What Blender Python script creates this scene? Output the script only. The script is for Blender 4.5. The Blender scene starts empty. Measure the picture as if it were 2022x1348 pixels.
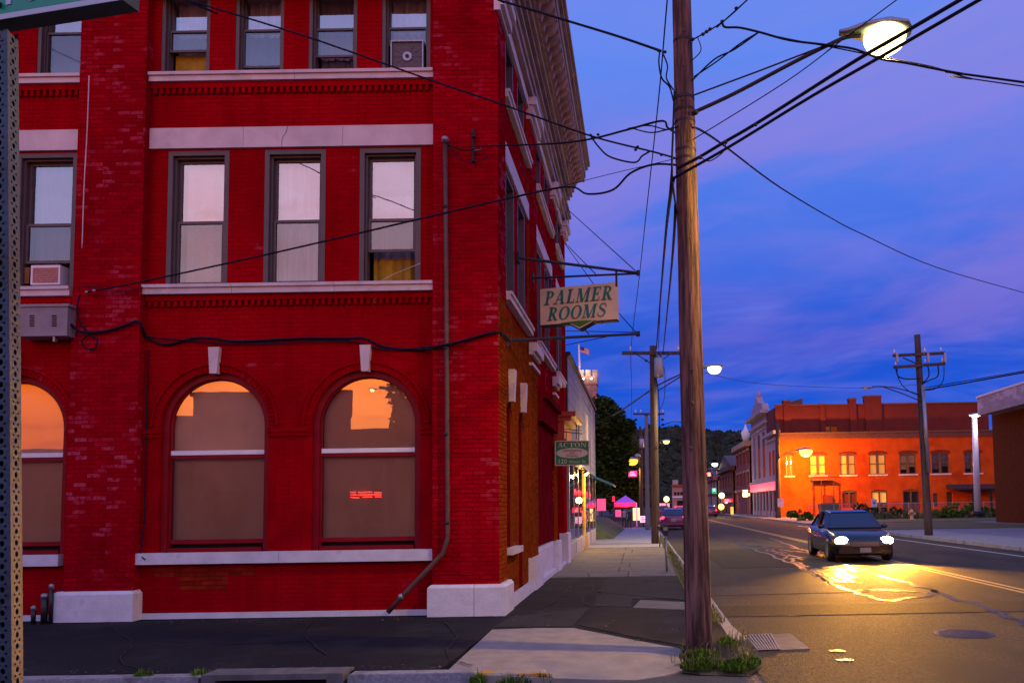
import bpy, bmesh, math, random
from mathutils import Vector, Matrix, noise
from mathutils.geometry import tessellate_polygon
S = bpy.context.scene
COL = S.collection
RND = random.Random(7)
R = math.radians

# ------------------------------------------------------------------ camera
F_, CX, CY, TH, RHO, CAMH = 1600.0, 1262.0, 888.0, math.atan(1600 / 23900), 0.015, 1.63
_r0 = Vector((1, 0, 0)); _u0 = Vector((0, -math.sin(TH), math.cos(TH))); FWD = Vector((0, math.cos(TH), math.sin(TH)))
RIGHT = _r0 * math.cos(RHO) - _u0 * math.sin(RHO)
UP = _r0 * math.sin(RHO) + _u0 * math.cos(RHO)
CAM = Vector((0, 0, CAMH))
cd = bpy.data.cameras.new('camera'); cam = bpy.data.objects.new('camera', cd); COL.objects.link(cam)
cd.sensor_width = 36; cd.lens = F_ / 2022 * 36
cd.shift_x = (1011 - CX) / 2022; cd.shift_y = (CY - 674) / 2022
cd.clip_start = 0.1; cd.clip_end = 3000
m = Matrix((RIGHT, UP, -FWD)).transposed().to_4x4(); m.translation = CAM
cam.matrix_world = m
S.camera = cam


def U(px, py, Y=None, Z=None, X=None):
    d = FWD + RIGHT * ((px - CX) / F_) - UP * ((py - CY) / F_)
    t = Y / d.y if Y is not None else ((Z - CAMH) / d.z if Z is not None else X / d.x)
    return CAM + d * t


# ------------------------------------------------------------------ light
S.view_settings.view_transform = 'Standard'
S.view_settings.look = 'None'
S.view_settings.exposure = 0.0
S.view_settings.gamma = 1.0
S.view_settings.use_curve_mapping = False
W = bpy.data.worlds.new('World'); S.world = W; W.use_nodes = True
nt = W.node_tree; nt.nodes.clear()
def N(tree, typ, **kw):
    n = tree.nodes.new(typ)
    for k, v in kw.items():
        setattr(n, k, v)
    return n
def ramp(tree, fac, stops, interp='LINEAR'):
    n = N(tree, 'ShaderNodeValToRGB'); cr = n.color_ramp; cr.interpolation = interp
    while len(cr.elements) < len(stops):
        cr.elements.new(0.5)
    for e, (p, c) in zip(cr.elements, stops):
        e.position = p; e.color = (*c, 1) if len(c) == 3 else c
    tree.links.new(fac, n.inputs[0]); return n.outputs[0]
def math_(tree, op, a, b=None, c=None, clamp=False):
    n = N(tree, 'ShaderNodeMath', operation=op); n.use_clamp = clamp
    for i, v in enumerate((a, b, c)):
        if v is None: continue
        if isinstance(v, (int, float)): n.inputs[i].default_value = v
        else: tree.links.new(v, n.inputs[i])
    return n.outputs[0]
def mixc(tree, fac, a, b, mode='MIX'):
    n = N(tree, 'ShaderNodeMix', data_type='RGBA', blend_type=mode)
    for i, v in ((0, fac), (6, a), (7, b)):
        if isinstance(v, (int, float)): n.inputs[i].default_value = v
        elif isinstance(v, tuple): n.inputs[i].default_value = (*v, 1)
        else: tree.links.new(v, n.inputs[i])
    return n.outputs[2]
SUN_EL, SUN_AZ = 9.0, 195.0      # afterglow: behind the camera, a little to the left
tc = N(nt, 'ShaderNodeTexCoord'); sep = N(nt, 'ShaderNodeSeparateXYZ'); nt.links.new(tc.outputs['Generated'], sep.inputs[0])
zc = math_(nt, 'MAXIMUM', sep.outputs[2], 0.0)
den = math_(nt, 'ADD', zc, 0.22)
comb = N(nt, 'ShaderNodeCombineXYZ')
nt.links.new(math_(nt, 'DIVIDE', sep.outputs[0], den), comb.inputs[0]); nt.links.new(math_(nt, 'DIVIDE', sep.outputs[1], den), comb.inputs[1])
def cloud(scale, detail, lo, hi, loc, sx=1.0, dist=0.5):
    m0 = N(nt, 'ShaderNodeMapping'); nt.links.new(comb.outputs[0], m0.inputs[0]); m0.inputs['Rotation'].default_value = (0, 0, R(24))
    mp = N(nt, 'ShaderNodeMapping'); nt.links.new(m0.outputs[0], mp.inputs[0]); mp.inputs['Location'].default_value = loc
    mp.inputs['Scale'].default_value = (sx, 1, 1)
    nz = N(nt, 'ShaderNodeTexNoise'); nt.links.new(mp.outputs[0], nz.inputs[0])
    nz.inputs['Scale'].default_value = scale; nz.inputs['Detail'].default_value = detail; nz.inputs['Distortion'].default_value = dist
    nz.inputs['Roughness'].default_value = 0.55
    mr = N(nt, 'ShaderNodeMapRange', interpolation_type='SMOOTHSTEP'); nt.links.new(nz.outputs[0], mr.inputs[0])
    mr.inputs[1].default_value = lo; mr.inputs[2].default_value = hi
    return mr.outputs[0]
c1 = cloud(1.8, 8, 0.42, 0.66, (3.1, 1.7, 0), 0.5, 0.8)
c2 = cloud(4.5, 7, 0.42, 0.72, (1.0, 5.2, 0), 0.5, 0.8)
east = ramp(nt, zc, [(0.0, (.03, .11, .55)), (.09, (.003, .092, .68)), (.19, (.014, .085, .64)), (.30, (.06, .16, .77)), (.5, (.11, .25, .88)), (1, (.14, .25, .85))])
lil = ramp(nt, zc, [(0.0, (.05, .10, .50)), (.10, (.04, .10, .64)), (.2, (.165, .145, .66)), (.38, (.23, .21, .74)), (.6, (.26, .27, .78)), (1, (.3, .28, .8))])
east = mixc(nt, math_(nt, 'MULTIPLY', c1, 0.9), east, lil)
east = mixc(nt, math_(nt, 'MULTIPLY', c2, 0.22), east, (.22, .23, .82))
west = ramp(nt, zc, [(0.0, (1.3, .20, .01)), (.09, (1.8, .28, .01)), (.15, (3.2, .58, .02)), (.170, (2.2, .50, .08)), (.20, (.80, .50, .62)), (.25, (.78, .74, 1.28)), (.5, (.62, .70, 1.45)), (1, (.25, .3, .9))])
wcl = ramp(nt, zc, [(0.0, (.9, .11, .01)), (.15, (1.5, .16, .02)), (.175, (.9, .2, .08)), (.22, (.55, .40, .68)), (.5, (.40, .42, .95)), (1, (.2, .25, .8))])
west = mixc(nt, math_(nt, 'MULTIPLY', c2, 0.7), west, wcl)
wf = N(nt, 'ShaderNodeMapRange', interpolation_type='SMOOTHSTEP'); nt.links.new(math_(nt, 'MULTIPLY', sep.outputs[1], -1.0), wf.inputs[0])
wf.inputs[1].default_value = -0.25; wf.inputs[2].default_value = 0.65
skyc = mixc(nt, wf.outputs[0], east, west)
nish = N(nt, 'ShaderNodeTexSky', sky_type='NISHITA'); nish.sun_disc = False
nish.sun_elevation = R(SUN_EL); nish.sun_rotation = R(SUN_AZ)
skyc = mixc(nt, 0.0006, skyc, nish.outputs[0], 'ADD')
bg = N(nt, 'ShaderNodeBackground'); nt.links.new(skyc, bg.inputs[0]); bg.inputs[1].default_value = 1.0
wo = N(nt, 'ShaderNodeOutputWorld'); nt.links.new(bg.outputs[0], wo.inputs[0])
sl = bpy.data.lights.new('sun', 'SUN'); so = bpy.data.objects.new('sun', sl); COL.objects.link(so)
sl.energy = 0.30; sl.angle = R(40); sl.color = (1.0, .40, .14)
so.rotation_euler = (R(90 - SUN_EL), 0, R(-14))

# ------------------------------------------------------------------ helpers
MATS = {}
def mat(name, col, rough=.7, var=.2, scale=6.0, bump=0.0, bscale=40.0, metal=0.0, spec=.5, island=0.0, col2=None, c2scale=1.5, c2lo=.5, c2hi=.65, emit=None, coat=0.0, stretch=(1, 1, 1)):
    if name in MATS: return MATS[name]
    M = bpy.data.materials.new(name); M.use_nodes = True; t = M.node_tree; t.nodes.clear()
    o = N(t, 'ShaderNodeOutputMaterial'); p = N(t, 'ShaderNodeBsdfPrincipled'); t.links.new(p.outputs[0], o.inputs[0])
    g = N(t, 'ShaderNodeNewGeometry'); mp = N(t, 'ShaderNodeMapping'); t.links.new(g.outputs['Position'], mp.inputs[0]); mp.inputs['Scale'].default_value = stretch
    nz = N(t, 'ShaderNodeTexNoise'); t.links.new(mp.outputs[0], nz.inputs[0]); nz.inputs['Scale'].default_value = scale; nz.inputs['Detail'].default_value = 6
    lo = tuple(c * (1 - var) for c in col); hi = tuple(min(1, c * (1 + var)) for c in col)
    c = ramp(t, nz.outputs[0], [(.3, lo), (.7, hi)])
    if col2:
        n2 = N(t, 'ShaderNodeTexNoise'); t.links.new(mp.outputs[0], n2.inputs[0]); n2.inputs['Scale'].default_value = c2scale; n2.inputs['Detail'].default_value = 8; n2.inputs['Roughness'].default_value = .65
        f = ramp(t, n2.outputs[0], [(c2lo, (0, 0, 0)), (c2hi, (1, 1, 1))])
        c = mixc(t, f, c, col2)
    if island:
        f = math_(t, 'MULTIPLY_ADD', g.outputs['Random Per Island'], 2 * island, 1 - island)
        c = mixc(t, 1.0, c, f, 'MULTIPLY')
    t.links.new(c, p.inputs['Base Color'])
    p.inputs['Roughness'].default_value = rough; p.inputs['Metallic'].default_value = metal
    p.inputs['Specular IOR Level'].default_value = spec; p.inputs['Coat Weight'].default_value = coat
    if bump:
        nb = N(t, 'ShaderNodeTexNoise'); t.links.new(mp.outputs[0], nb.inputs[0]); nb.inputs['Scale'].default_value = bscale; nb.inputs['Detail'].default_value = 5
        b = N(t, 'ShaderNodeBump'); b.inputs['Strength'].default_value = bump; b.inputs['Distance'].default_value = .02
        t.links.new(nb.outputs[0], b.inputs['Height']); t.links.new(b.outputs[0], p.inputs['Normal'])
    if emit:
        p.inputs['Emission Color'].default_value = (*emit[0], 1); p.inputs['Emission Strength'].default_value = emit[1]
    MATS[name] = M; return M
def glow(name, col, strength):
    return mat(name, tuple(min(1, c) for c in col), .4, 0, emit=(col, strength))
def glassmat(name, refl, tint=(1, 1, 1), rough=.01, wav=.0):
    M = bpy.data.materials.new(name); M.use_nodes = True; t = M.node_tree; t.nodes.clear()
    o = N(t, 'ShaderNodeOutputMaterial'); gl = N(t, 'ShaderNodeBsdfGlossy'); tr = N(t, 'ShaderNodeBsdfTransparent'); mx = N(t, 'ShaderNodeMixShader')
    gl.inputs['Roughness'].default_value = rough; tr.inputs[0].default_value = (*tint, 1)
    fr = N(t, 'ShaderNodeLayerWeight'); fr.inputs[0].default_value = .3
    f = math_(t, 'MULTIPLY_ADD', fr.outputs['Fresnel'], .75, refl, True)
    t.links.new(f, mx.inputs[0]); t.links.new(tr.outputs[0], mx.inputs[1]); t.links.new(gl.outputs[0], mx.inputs[2]); t.links.new(mx.outputs[0], o.inputs[0])
    if wav:
        g = N(t, 'ShaderNodeNewGeometry'); nb = N(t, 'ShaderNodeTexNoise'); t.links.new(g.outputs['Position'], nb.inputs[0]); nb.inputs['Scale'].default_value = 1.6
        b = N(t, 'ShaderNodeBump'); b.inputs['Strength'].default_value = wav; b.inputs['Distance'].default_value = .05
        t.links.new(nb.outputs[0], b.inputs['Height']); t.links.new(b.outputs[0], gl.inputs['Normal'])
    return M

def origin(p):
    v = Vector((0, 0, 0))
    while p is not None:
        v += p.location; p = p.parent
    return v
class MB:
    def __init__(s): s.v = []; s.f = []; s.smooth = False
    def add(s, vs, fs):
        b = len(s.v); s.v += [Vector(v) for v in vs]; s.f += [tuple(i + b for i in f) for f in fs]; return s
    def box(s, x0, x1, y0, y1, z0, z1):
        if x0 > x1: x0, x1 = x1, x0
        if y0 > y1: y0, y1 = y1, y0
        if z0 > z1: z0, z1 = z1, z0
        return s.add([(x0, y0, z0), (x1, y0, z0), (x1, y1, z0), (x0, y1, z0), (x0, y0, z1), (x1, y0, z1), (x1, y1, z1), (x0, y1, z1)],
                     [(3, 2, 1, 0), (4, 5, 6, 7), (0, 1, 5, 4), (1, 2, 6, 5), (2, 3, 7, 6), (3, 0, 4, 7)])
    def tbox(s, T, u0, u1, d0, d1, z0, z1):
        a = T(u0, d0, z0); b = T(u1, d1, z1); return s.box(a.x, b.x, a.y, b.y, a.z, b.z)
    def quad(s, a, b, c, d): return s.add([a, b, c, d], [(0, 1, 2, 3)])
    def prism(s, pts, vec):
        n = len(pts); vec = Vector(vec); P = [Vector(p) for p in pts]
        tri = tessellate_polygon([P])
        return s.add(P + [p + vec for p in P], [tuple(reversed(t)) for t in tri] + [tuple(i + n for i in t) for t in tri] + [(i, (i + 1) % n, (i + 1) % n + n, i + n) for i in range(n)])
    def tube(s, pts, r, n=8, cap=True):
        pts = [Vector(p) for p in pts]; rs = r if isinstance(r, (list, tuple)) else [r] * len(pts)
        base = len(s.v); up = None
        for i, p in enumerate(pts):
            t = (pts[min(i + 1, len(pts) - 1)] - pts[max(i - 1, 0)])
            if t.length < 1e-9: t = Vector((0, 0, 1))
            t.normalize()
            if up is None: up = Vector((0, 0, 1)) if abs(t.z) < .9 else Vector((1, 0, 0))
            a = t.cross(up)
            if a.length < 1e-4: a = t.cross(Vector((1, .3, 0)))
            a.normalize(); b = t.cross(a); up = -b if b.dot(up) < 0 else b
            for k in range(n):
                an = 2 * math.pi * k / n; s.v.append(p + (a * math.cos(an) + b * math.sin(an)) * rs[i])
        for i in range(len(pts) - 1):
            for k in range(n):
                s.f.append((base + i * n + k, base + i * n + (k + 1) % n, base + (i + 1) * n + (k + 1) % n, base + (i + 1) * n + k))
        if cap:
            s.f.append(tuple(base + k for k in reversed(range(n)))); e = base + (len(pts) - 1) * n; s.f.append(tuple(e + k for k in range(n)))
        return s
    def lathe(s, c, prof, n=16):
        base = len(s.v); c = Vector(c)
        for (r, z) in prof:
            for k in range(n):
                a = 2 * math.pi * k / n; s.v.append(c + Vector((r * math.cos(a), r * math.sin(a), z)))
        for i in range(len(prof) - 1):
            for k in range(n):
                s.f.append((base + i * n + k, base + i * n + (k + 1) % n, base + (i + 1) * n + (k + 1) % n, base + (i + 1) * n + k))
        s.f.append(tuple(base + k for k in reversed(range(n)))); e = base + (len(prof) - 1) * n; s.f.append(tuple(e + k for k in range(n)))
        return s
    def blob(s, c, rx, ry, rz, seg=8, rings=6, jit=0.0):
        base = len(s.v); c = Vector(c)
        for i in range(rings + 1):
            ph = math.pi * i / rings
            for k in range(seg):
                a = 2 * math.pi * k / seg; j = 1 + RND.uniform(-jit, jit)
                s.v.append(c + Vector((rx * math.sin(ph) * math.cos(a) * j, ry * math.sin(ph) * math.sin(a) * j, rz * math.cos(ph) * j)))
        for i in range(rings):
            for k in range(seg):
                s.f.append((base + i * seg + k, base + (i + 1) * seg + k, base + (i + 1) * seg + (k + 1) % seg, base + i * seg + (k + 1) % seg))
        return s
    def wall(s, T, outer, holes=(), depth=.2, d=0.0):
        polys = [[Vector((u, z, 0)) for u, z in outer]] + [[Vector((u, z, 0)) for u, z in h] for h in holes]
        flat = [p for q in polys for p in q]
        s.add([T(p.x, d, p.y) for p in flat], [tuple(t) for t in tessellate_polygon(polys)])
        for h in holes:
            n = len(h); s.add([T(u, d, z) for u, z in h] + [T(u, d - depth, z) for u, z in h], [(i, (i + 1) % n, (i + 1) % n + n, i + n) for i in range(n)])
        return s
    def mesh(s, name, org=Vector((0, 0, 0)), fix=True):
        me = bpy.data.meshes.new(name); me.from_pydata([v - org for v in s.v], [], s.f); me.validate()
        if fix:
            bm = bmesh.new(); bm.from_mesh(me); bmesh.ops.recalc_face_normals(bm, faces=bm.faces); bm.to_mesh(me); bm.free()
        return me
    def build(s, name, m, parent=None, smooth=False, label=None, kind=None, fix=True):
        me = s.mesh(name, origin(parent), fix); me.materials.append(m)
        if smooth: me.shade_smooth() if hasattr(me, 'shade_smooth') else None
        o = bpy.data.objects.new(name, me); COL.objects.link(o)
        if parent: o.parent = parent
        if label: o['label'] = label
        if kind: o['kind'] = kind
        return o
def tag(o, label, cat, group=None):
    o['label'] = label; o['category'] = cat
    if group: o['group'] = group
    return o
def thing(name, label, cat, loc, group=None):
    o = bpy.data.objects.new(name, None); COL.objects.link(o); o.location = loc; o.empty_display_size = .3
    return tag(o, label, cat, group)
def inst(name, me, parent, loc, rot=None, scale=None):
    o = bpy.data.objects.new(name, me); COL.objects.link(o); o.parent = parent
    o.location = Vector(loc) - origin(parent)
    if rot: o.rotation_euler = rot
    if scale: o.scale = scale
    return o
def copy_tree(o, parent=None):
    c = o.copy(); COL.objects.link(c); c.parent = parent
    for ch in list(o.children): copy_tree(ch, c)
    return c
def struct(name, mb, m, parent=None):
    o = mb.build(name, m, parent)
    if parent is None: o['kind'] = 'structure'
    return o
def lamp(name, loc, power, col, radius, parent, spot=None, rot=None):
    l = bpy.data.lights.new(name, 'SPOT' if spot else 'POINT'); l.energy = power; l.color = col; l.shadow_soft_size = radius
    if spot: l.spot_size = R(spot); l.spot_blend = .6
    o = bpy.data.objects.new(name, l); COL.objects.link(o); o.parent = parent; o.location = Vector(loc) - origin(parent)
    if rot: o.rotation_euler = rot
    return o
def catmull(pts, k=6):
    P = [Vector(p) for p in pts]; out = []
    for i in range(len(P) - 1):
        p0 = P[max(i - 1, 0)]; p1 = P[i]; p2 = P[i + 1]; p3 = P[min(i + 2, len(P) - 1)]
        for j in range(k):
            t = j / k
            out.append(.5 * ((2 * p1) + (p2 - p0) * t + (2 * p0 - 5 * p1 + 4 * p2 - p3) * t * t + (3 * p1 - p0 - 3 * p2 + p3) * t ** 3))
    out.append(P[-1]); return out
def arch(c, z, r, zb, n=28):
    """closed (u, z) outline of an arched opening, springing at z"""
    return [(c - r, zb)] + [(c - r * math.cos(math.pi * i / n), z + r * math.sin(math.pi * i / n)) for i in range(n + 1)] + [(c + r, zb)]
def rect(a, b, c, d): return [(a, c), (b, c), (b, d), (a, d)]

# ------------------------------------------------------------------ materials
def redbrick(name, base, worn, lo, hi, wl, mag=.16, rough=.55):
    M = bpy.data.materials.new(name); M.use_nodes = True; t = M.node_tree; t.nodes.clear()
    o = N(t, 'ShaderNodeOutputMaterial'); p = N(t, 'ShaderNodeBsdfPrincipled'); t.links.new(p.outputs[0], o.inputs[0])
    g = N(t, 'ShaderNodeNewGeometry'); oi = N(t, 'ShaderNodeObjectInfo')
    rnd = math_(t, 'FRACT', math_(t, 'ADD', g.outputs['Random Per Island'], oi.outputs['Random']))
    f = math_(t, 'MULTIPLY_ADD', rnd, 2 * mag, 1 - mag)
    n1 = N(t, 'ShaderNodeTexNoise'); t.links.new(g.outputs['Position'], n1.inputs[0]); n1.inputs['Scale'].default_value = .55; n1.inputs['Detail'].default_value = 4
    dirt = ramp(t, n1.outputs[0], [(.3, (.74, .74, .76)), (.7, (1.15, 1.1, 1.1))])
    ms = N(t, 'ShaderNodeMapping'); t.links.new(g.outputs['Position'], ms.inputs[0]); ms.inputs['Scale'].default_value = (3.2, 3.2, .28)
    n5 = N(t, 'ShaderNodeTexNoise'); t.links.new(ms.outputs[0], n5.inputs[0]); n5.inputs['Scale'].default_value = 1.3; n5.inputs['Detail'].default_value = 6
    dirt = mixc(t, 1.0, dirt, ramp(t, n5.outputs[0], [(.30, (.84, .84, .86)), (.5, (1, 1, 1)), (.75, (1.08, 1.2, 1.2))]), 'MULTIPLY')
    c = mixc(t, 1.0, base, f, 'MULTIPLY'); c = mixc(t, 1.0, c, dirt, 'MULTIPLY')
    mp = N(t, 'ShaderNodeMapping'); t.links.new(g.outputs['Position'], mp.inputs[0]); mp.inputs['Scale'].default_value = (1.6, 1.6, .8)
    n2 = N(t, 'ShaderNodeTexNoise'); t.links.new(mp.outputs[0], n2.inputs[0]); n2.inputs['Scale'].default_value = .8; n2.inputs['Detail'].default_value = 5
    n3 = N(t, 'ShaderNodeTexNoise'); t.links.new(g.outputs['Position'], n3.inputs[0]); n3.inputs['Scale'].default_value = 14; n3.inputs['Detail'].default_value = 4
    w = ramp(t, n2.outputs[0], [(lo, (0, 0, 0)), (hi, (1, 1, 1))])
    rr = ramp(t, rnd, [(wl, (0, 0, 0)), (min(wl + .2, 1), (1, 1, 1))])
    w = math_(t, 'MULTIPLY', math_(t, 'MULTIPLY', w, rr), ramp(t, n3.outputs[0], [(.35, (0, 0, 0)), (.6, (1, 1, 1))]))
    c = mixc(t, w, c, worn); t.links.new(c, p.inputs['Base Color']); p.inputs['Roughness'].default_value = rough + .15; p.inputs['Specular IOR Level'].default_value = 0
    b = N(t, 'ShaderNodeBump'); b.inputs['Strength'].default_value = .35; b.inputs['Distance'].default_value = .01
    n4 = N(t, 'ShaderNodeTexNoise'); t.links.new(g.outputs['Position'], n4.inputs[0]); n4.inputs['Scale'].default_value = 45; n4.inputs['Detail'].default_value = 4
    t.links.new(n4.outputs[0], b.inputs['Height']); t.links.new(b.outputs[0], p.inputs['Normal'])
    return M
M_RED = redbrick('red_painted_brick', (.33, .0010, .010), (.42, .055, .11), .50, .64, .55)
M_REDBAY = redbrick('red_painted_brick_bay', (.33, .0010, .007), (.45, .08, .14), .60, .72, .75, .06)
M_MORT = mat('red_painted_mortar', (.29, .001, .006), .8, .2, 3, spec=0)
M_ORB = redbrick('orange_lit_brick', (.26, .045, .006), (.32, .09, .03), .5, .7, .8, .2)  # warm lamp light on the street side put into the brick colour
M_ORMORT = mat('orange_lit_mortar', (.24, .05, .012), .8, .2, 5, spec=0)  # mortar tinted with the same warm light
M_DRED = mat('dark_red_paint', (.17, .005, .010), .6, .2, 3, spec=0)
M_STONE = mat('pale_limestone', (.62, .53, .55), .75, .12, 3, .15, 60, col2=(.42, .36, .36), c2scale=2.2, c2lo=.55, c2hi=.75)
M_PLINTH = mat('white_painted_stone', (.62, .58, .66), .7, .12, 4, .3, 30, col2=(.40, .38, .42), c2scale=4, c2lo=.58, c2hi=.75)
M_BROWN = mat('brown_window_paint', (.085, .065, .068), .5, .15, 5)
M_RFRAME = mat('red_window_paint', (.22, .002, .010), .5, .15, 4, spec=.15)
M_DARK = mat('dark_interior', (.012, .011, .014), .9, .2)
M_BLACK = mat('black_rubber', (.012, .012, .016), .5, .2)
M_WIRE = mat('black_cable', (.012, .012, .026), .7, .1, spec=.1)
M_STEEL = mat('dark_steel', (.035, .03, .04), .6, .2, 8, spec=.2)
M_GALV = mat('galvanised_steel', (.30, .32, .36), .45, .18, 20, metal=.6)
M_WHITE = mat('white_paint', (.75, .74, .76), .5, .06)
M_GLASS = glassmat('window_glass', .32, wav=.010)
M_GLASSU = glassmat('upper_sash_glass', .38, wav=.05)
M_SCREEN = glassmat('screened_glass', .17, (.62, .62, .68), .05)
M_SHOP = glassmat('shop_glass', .10)
M_ASPH = mat('sidewalk_asphalt', (.015, .015, .017), .9, .5, 40, .8, 90, spec=.2, col2=(.034, .032, .031), c2scale=1.2, c2lo=.5, c2hi=.7)
M_ASPH2 = mat('patched_asphalt', (.034, .033, .032), .9, .5, 40, .8, 90, spec=.2, col2=(.024, .024, .025), c2scale=1.6)
M_CONC = mat('sidewalk_concrete', (.32, .26, .21), .85, .15, 5, .4, 70, col2=(.22, .20, .20), c2scale=1.6, c2lo=.5, c2hi=.72)
M_CONC2 = mat('grey_concrete', (.14, .125, .115), .85, .25, 8, .4, 70, col2=(.09, .082, .08), c2scale=1.3)
M_KERB = mat('granite_kerb', (.30, .28, .29), .7, .25, 25, .5, 40, col2=(.16, .15, .15), c2scale=3)
M_KERBY = mat('yellow_patched_kerb', (.32, .28, .25), .75, .2, 10, .5, 30, col2=(.50, .24, .03), c2scale=4, c2lo=.45, c2hi=.55)  # yellow patches put the ramp end's yellow light into the stone
M_IRON = mat('cast_iron', (.06, .055, .055), .38, .25, 12, .3, 60, metal=.8)
M_GRASS = mat('grass_blade', (.075, .14, .014), .8, .4, 3, island=.5, spec=.1)
M_LEAF = mat('tree_leaf', (.030, .052, .008), .7, .35, 2, island=.5, spec=.1)
M_BARK = mat('bark', (.07, .05, .04), .9, .3, 6, .5, 20)
def roadmat():
    M = mat('road_asphalt', (.080, .066, .050), .78, .5, 30, 1.0, 90, spec=.05, col2=(.052, .047, .042), c2scale=.55, c2lo=.45, c2hi=.62, stretch=(1, .35, 1))
    return M
M_ROAD = roadmat()
M_TAR = mat('crack_sealant', (.018, .017, .017), .42, .2, 6, .5, 30)
M_YEL = mat('yellow_road_paint_lit_post', (.50, .36, .06), .6, .25, 8)
M_WLINE = mat('white_road_paint', (.55, .55, .55), .6, .3, 8)
def woodmat(name, c, c2):
    return mat(name, c, .8, .35, 3.0, .9, 16, col2=c2, c2scale=2.6, c2lo=.42, c2hi=.62, stretch=(6, 6, .45))
M_POLE = woodmat('weathered_pole_wood', (.050, .015, .010), (.25, .115, .09))
M_POLE2 = woodmat('dark_pole_wood', (.045, .028, .022), (.085, .058, .048))

# ------------------------------------------------------------------ ground, road, pavements
ZR = -.13
KX = 1.22            # near kerb of the street
KR = 12.9            # far kerb
KY = 8.15            # kerb of the cross street
Y0 = 12.3            # pilaster face of the brick building
YB = 12.46           # bay face
XS = -2.13           # side facade pilasters
g = MB(); g.quad((-1500, -300, ZR - .012), (1500, -300, ZR - .012), (1500, 1500, ZR - .012), (-1500, 1500, ZR - .012))
struct('ground', g, mat('earth', (.05, .05, .035), .95, .3, .2))
g = MB(); g.quad((KX - .02, KY - 12, ZR), (KR + .02, KY - 12, ZR), (KR + .02, 320, ZR), (KX - .02, 320, ZR))
road = struct('road', g, M_ROAD)
g = MB(); g.quad((-60, -4, ZR - .004), (60, -4, ZR - .004), (60, KY + .3, ZR - .004), (-60, KY + .3, ZR - .004))
struct('cross_street', g, mat('cross_street_asphalt', (.075, .075, .08), .75, .4, 30, .7, 100, spec=.3, col2=(.05, .05, .055), c2scale=.8))
# road markings
for dx in (0, .22):
    g = MB(); g.quad((7.12 + dx, 11.8, ZR + .004), (7.22 + dx, 11.8, ZR + .004), (7.22 + dx, 200, ZR + .004), (7.12 + dx, 200, ZR + .004)); g.build('yellow_line', M_YEL, road)
g = MB(); g.quad((11.6, 15, ZR + .004), (11.7, 15, ZR + .004), (11.7, 60, ZR + .004), (11.6, 60, ZR + .004)); g.build('edge_line', M_WLINE, road)
# asphalt patches and trench scars across the road (lighter, straight-edged repairs)
M_PATCH = mat('road_patch', (.056, .048, .038), .78, .5, 30, 1.0, 90, spec=.05)
M_PATCH2 = mat('pale_road_patch', (.10, .085, .066), .78, .5, 30, 1.0, 90, spec=.05)
for (ax, ay, bx, by, mm) in ((1.25, 12.7, 9.5, 14.0, M_PATCH), (1.25, 15.6, 4.4, 17.2, M_PATCH2), (5.2, 9.0, 9.2, 10.6, M_PATCH), (2.2, 22, 4.8, 31, M_PATCH)):
    g = MB(); g.prism([(ax, ay, ZR + .001), (bx, ay + .25, ZR + .001), (bx - .1, by + .15, ZR + .001), (ax, by, ZR + .001)], (0, 0, .004)); g.build('asphalt_patch', mm, road)
# crack sealing: wandering strips of tar
def seam(px, w=.06, jit=.05, amp=.18):
    pts = [U(x, y, Z=ZR) for x, y in px]; P = catmull(pts, 9); L = []; r = random.Random(int(px[0][0]))
    for i, p in enumerate(P):
        q = p + Vector((noise.noise((p.x * 1.3, p.y * 1.3, 3)) * amp + r.uniform(-jit, jit), noise.noise((p.x * 1.1, p.y * 1.1, 9)) * amp * 1.6 + r.uniform(-jit, jit), 0)); L.append(q)
    mb = MB()
    for i in range(len(L) - 1):
        a, b = L[i], L[i + 1]; d = (b - a); n = Vector((-d.y, d.x, 0)).normalized() * (w * r.uniform(.7, 1.3))
        z = ZR + .006
        mb.add([(a.x - n.x, a.y - n.y, z), (a.x + n.x, a.y + n.y, z), (b.x + n.x, b.y + n.y, z), (b.x - n.x, b.y - n.y, z)], [(0, 1, 2, 3)])
    return mb
for s_ in ([(1445, 1068), (1520, 1095), (1590, 1125), (1640, 1150), (1690, 1170), (1735, 1184), (1790, 1182), (1830, 1178), (1848, 1165)],
           [(1520, 1062), (1600, 1090), (1660, 1108), (1705, 1127), (1750, 1140), (1800, 1152), (1848, 1163)],
           [(1560, 1103), (1600, 1100), (1660, 1108)], [(1580, 1118), (1650, 1122), (1700, 1128)], [(1612, 1138), (1650, 1137), (1690, 1140), (1660, 1128)],
           [(1690, 1165), (1740, 1163), (1800, 1168), (1845, 1172)], [(1640, 1150), (1680, 1148), (1665, 1142)], [(1540, 1085), (1600, 1092), (1640, 1098)],
           [(1500, 1075), (1560, 1080), (1620, 1092)], [(1848, 1165), (1930, 1195), (2010, 1225), (2060, 1240)]):
    seam(s_).build('tar_seam', M_TAR, road)
for s_ in ([(1450, 1075), (1500, 1078), (1560, 1095), (1530, 1082), (1590, 1105)], [(1560, 1112), (1600, 1118), (1640, 1128), (1610, 1120), (1650, 1145), (1700, 1150)], [(1480, 1070), (1530, 1090), (1570, 1108), (1620, 1140), (1655, 1158)], [(1600, 1128), (1630, 1122), (1668, 1132), (1640, 1138), (1676, 1142)]):
    seam(s_, .05, .06, .3).build('tar_seam', M_TAR, road)
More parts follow.
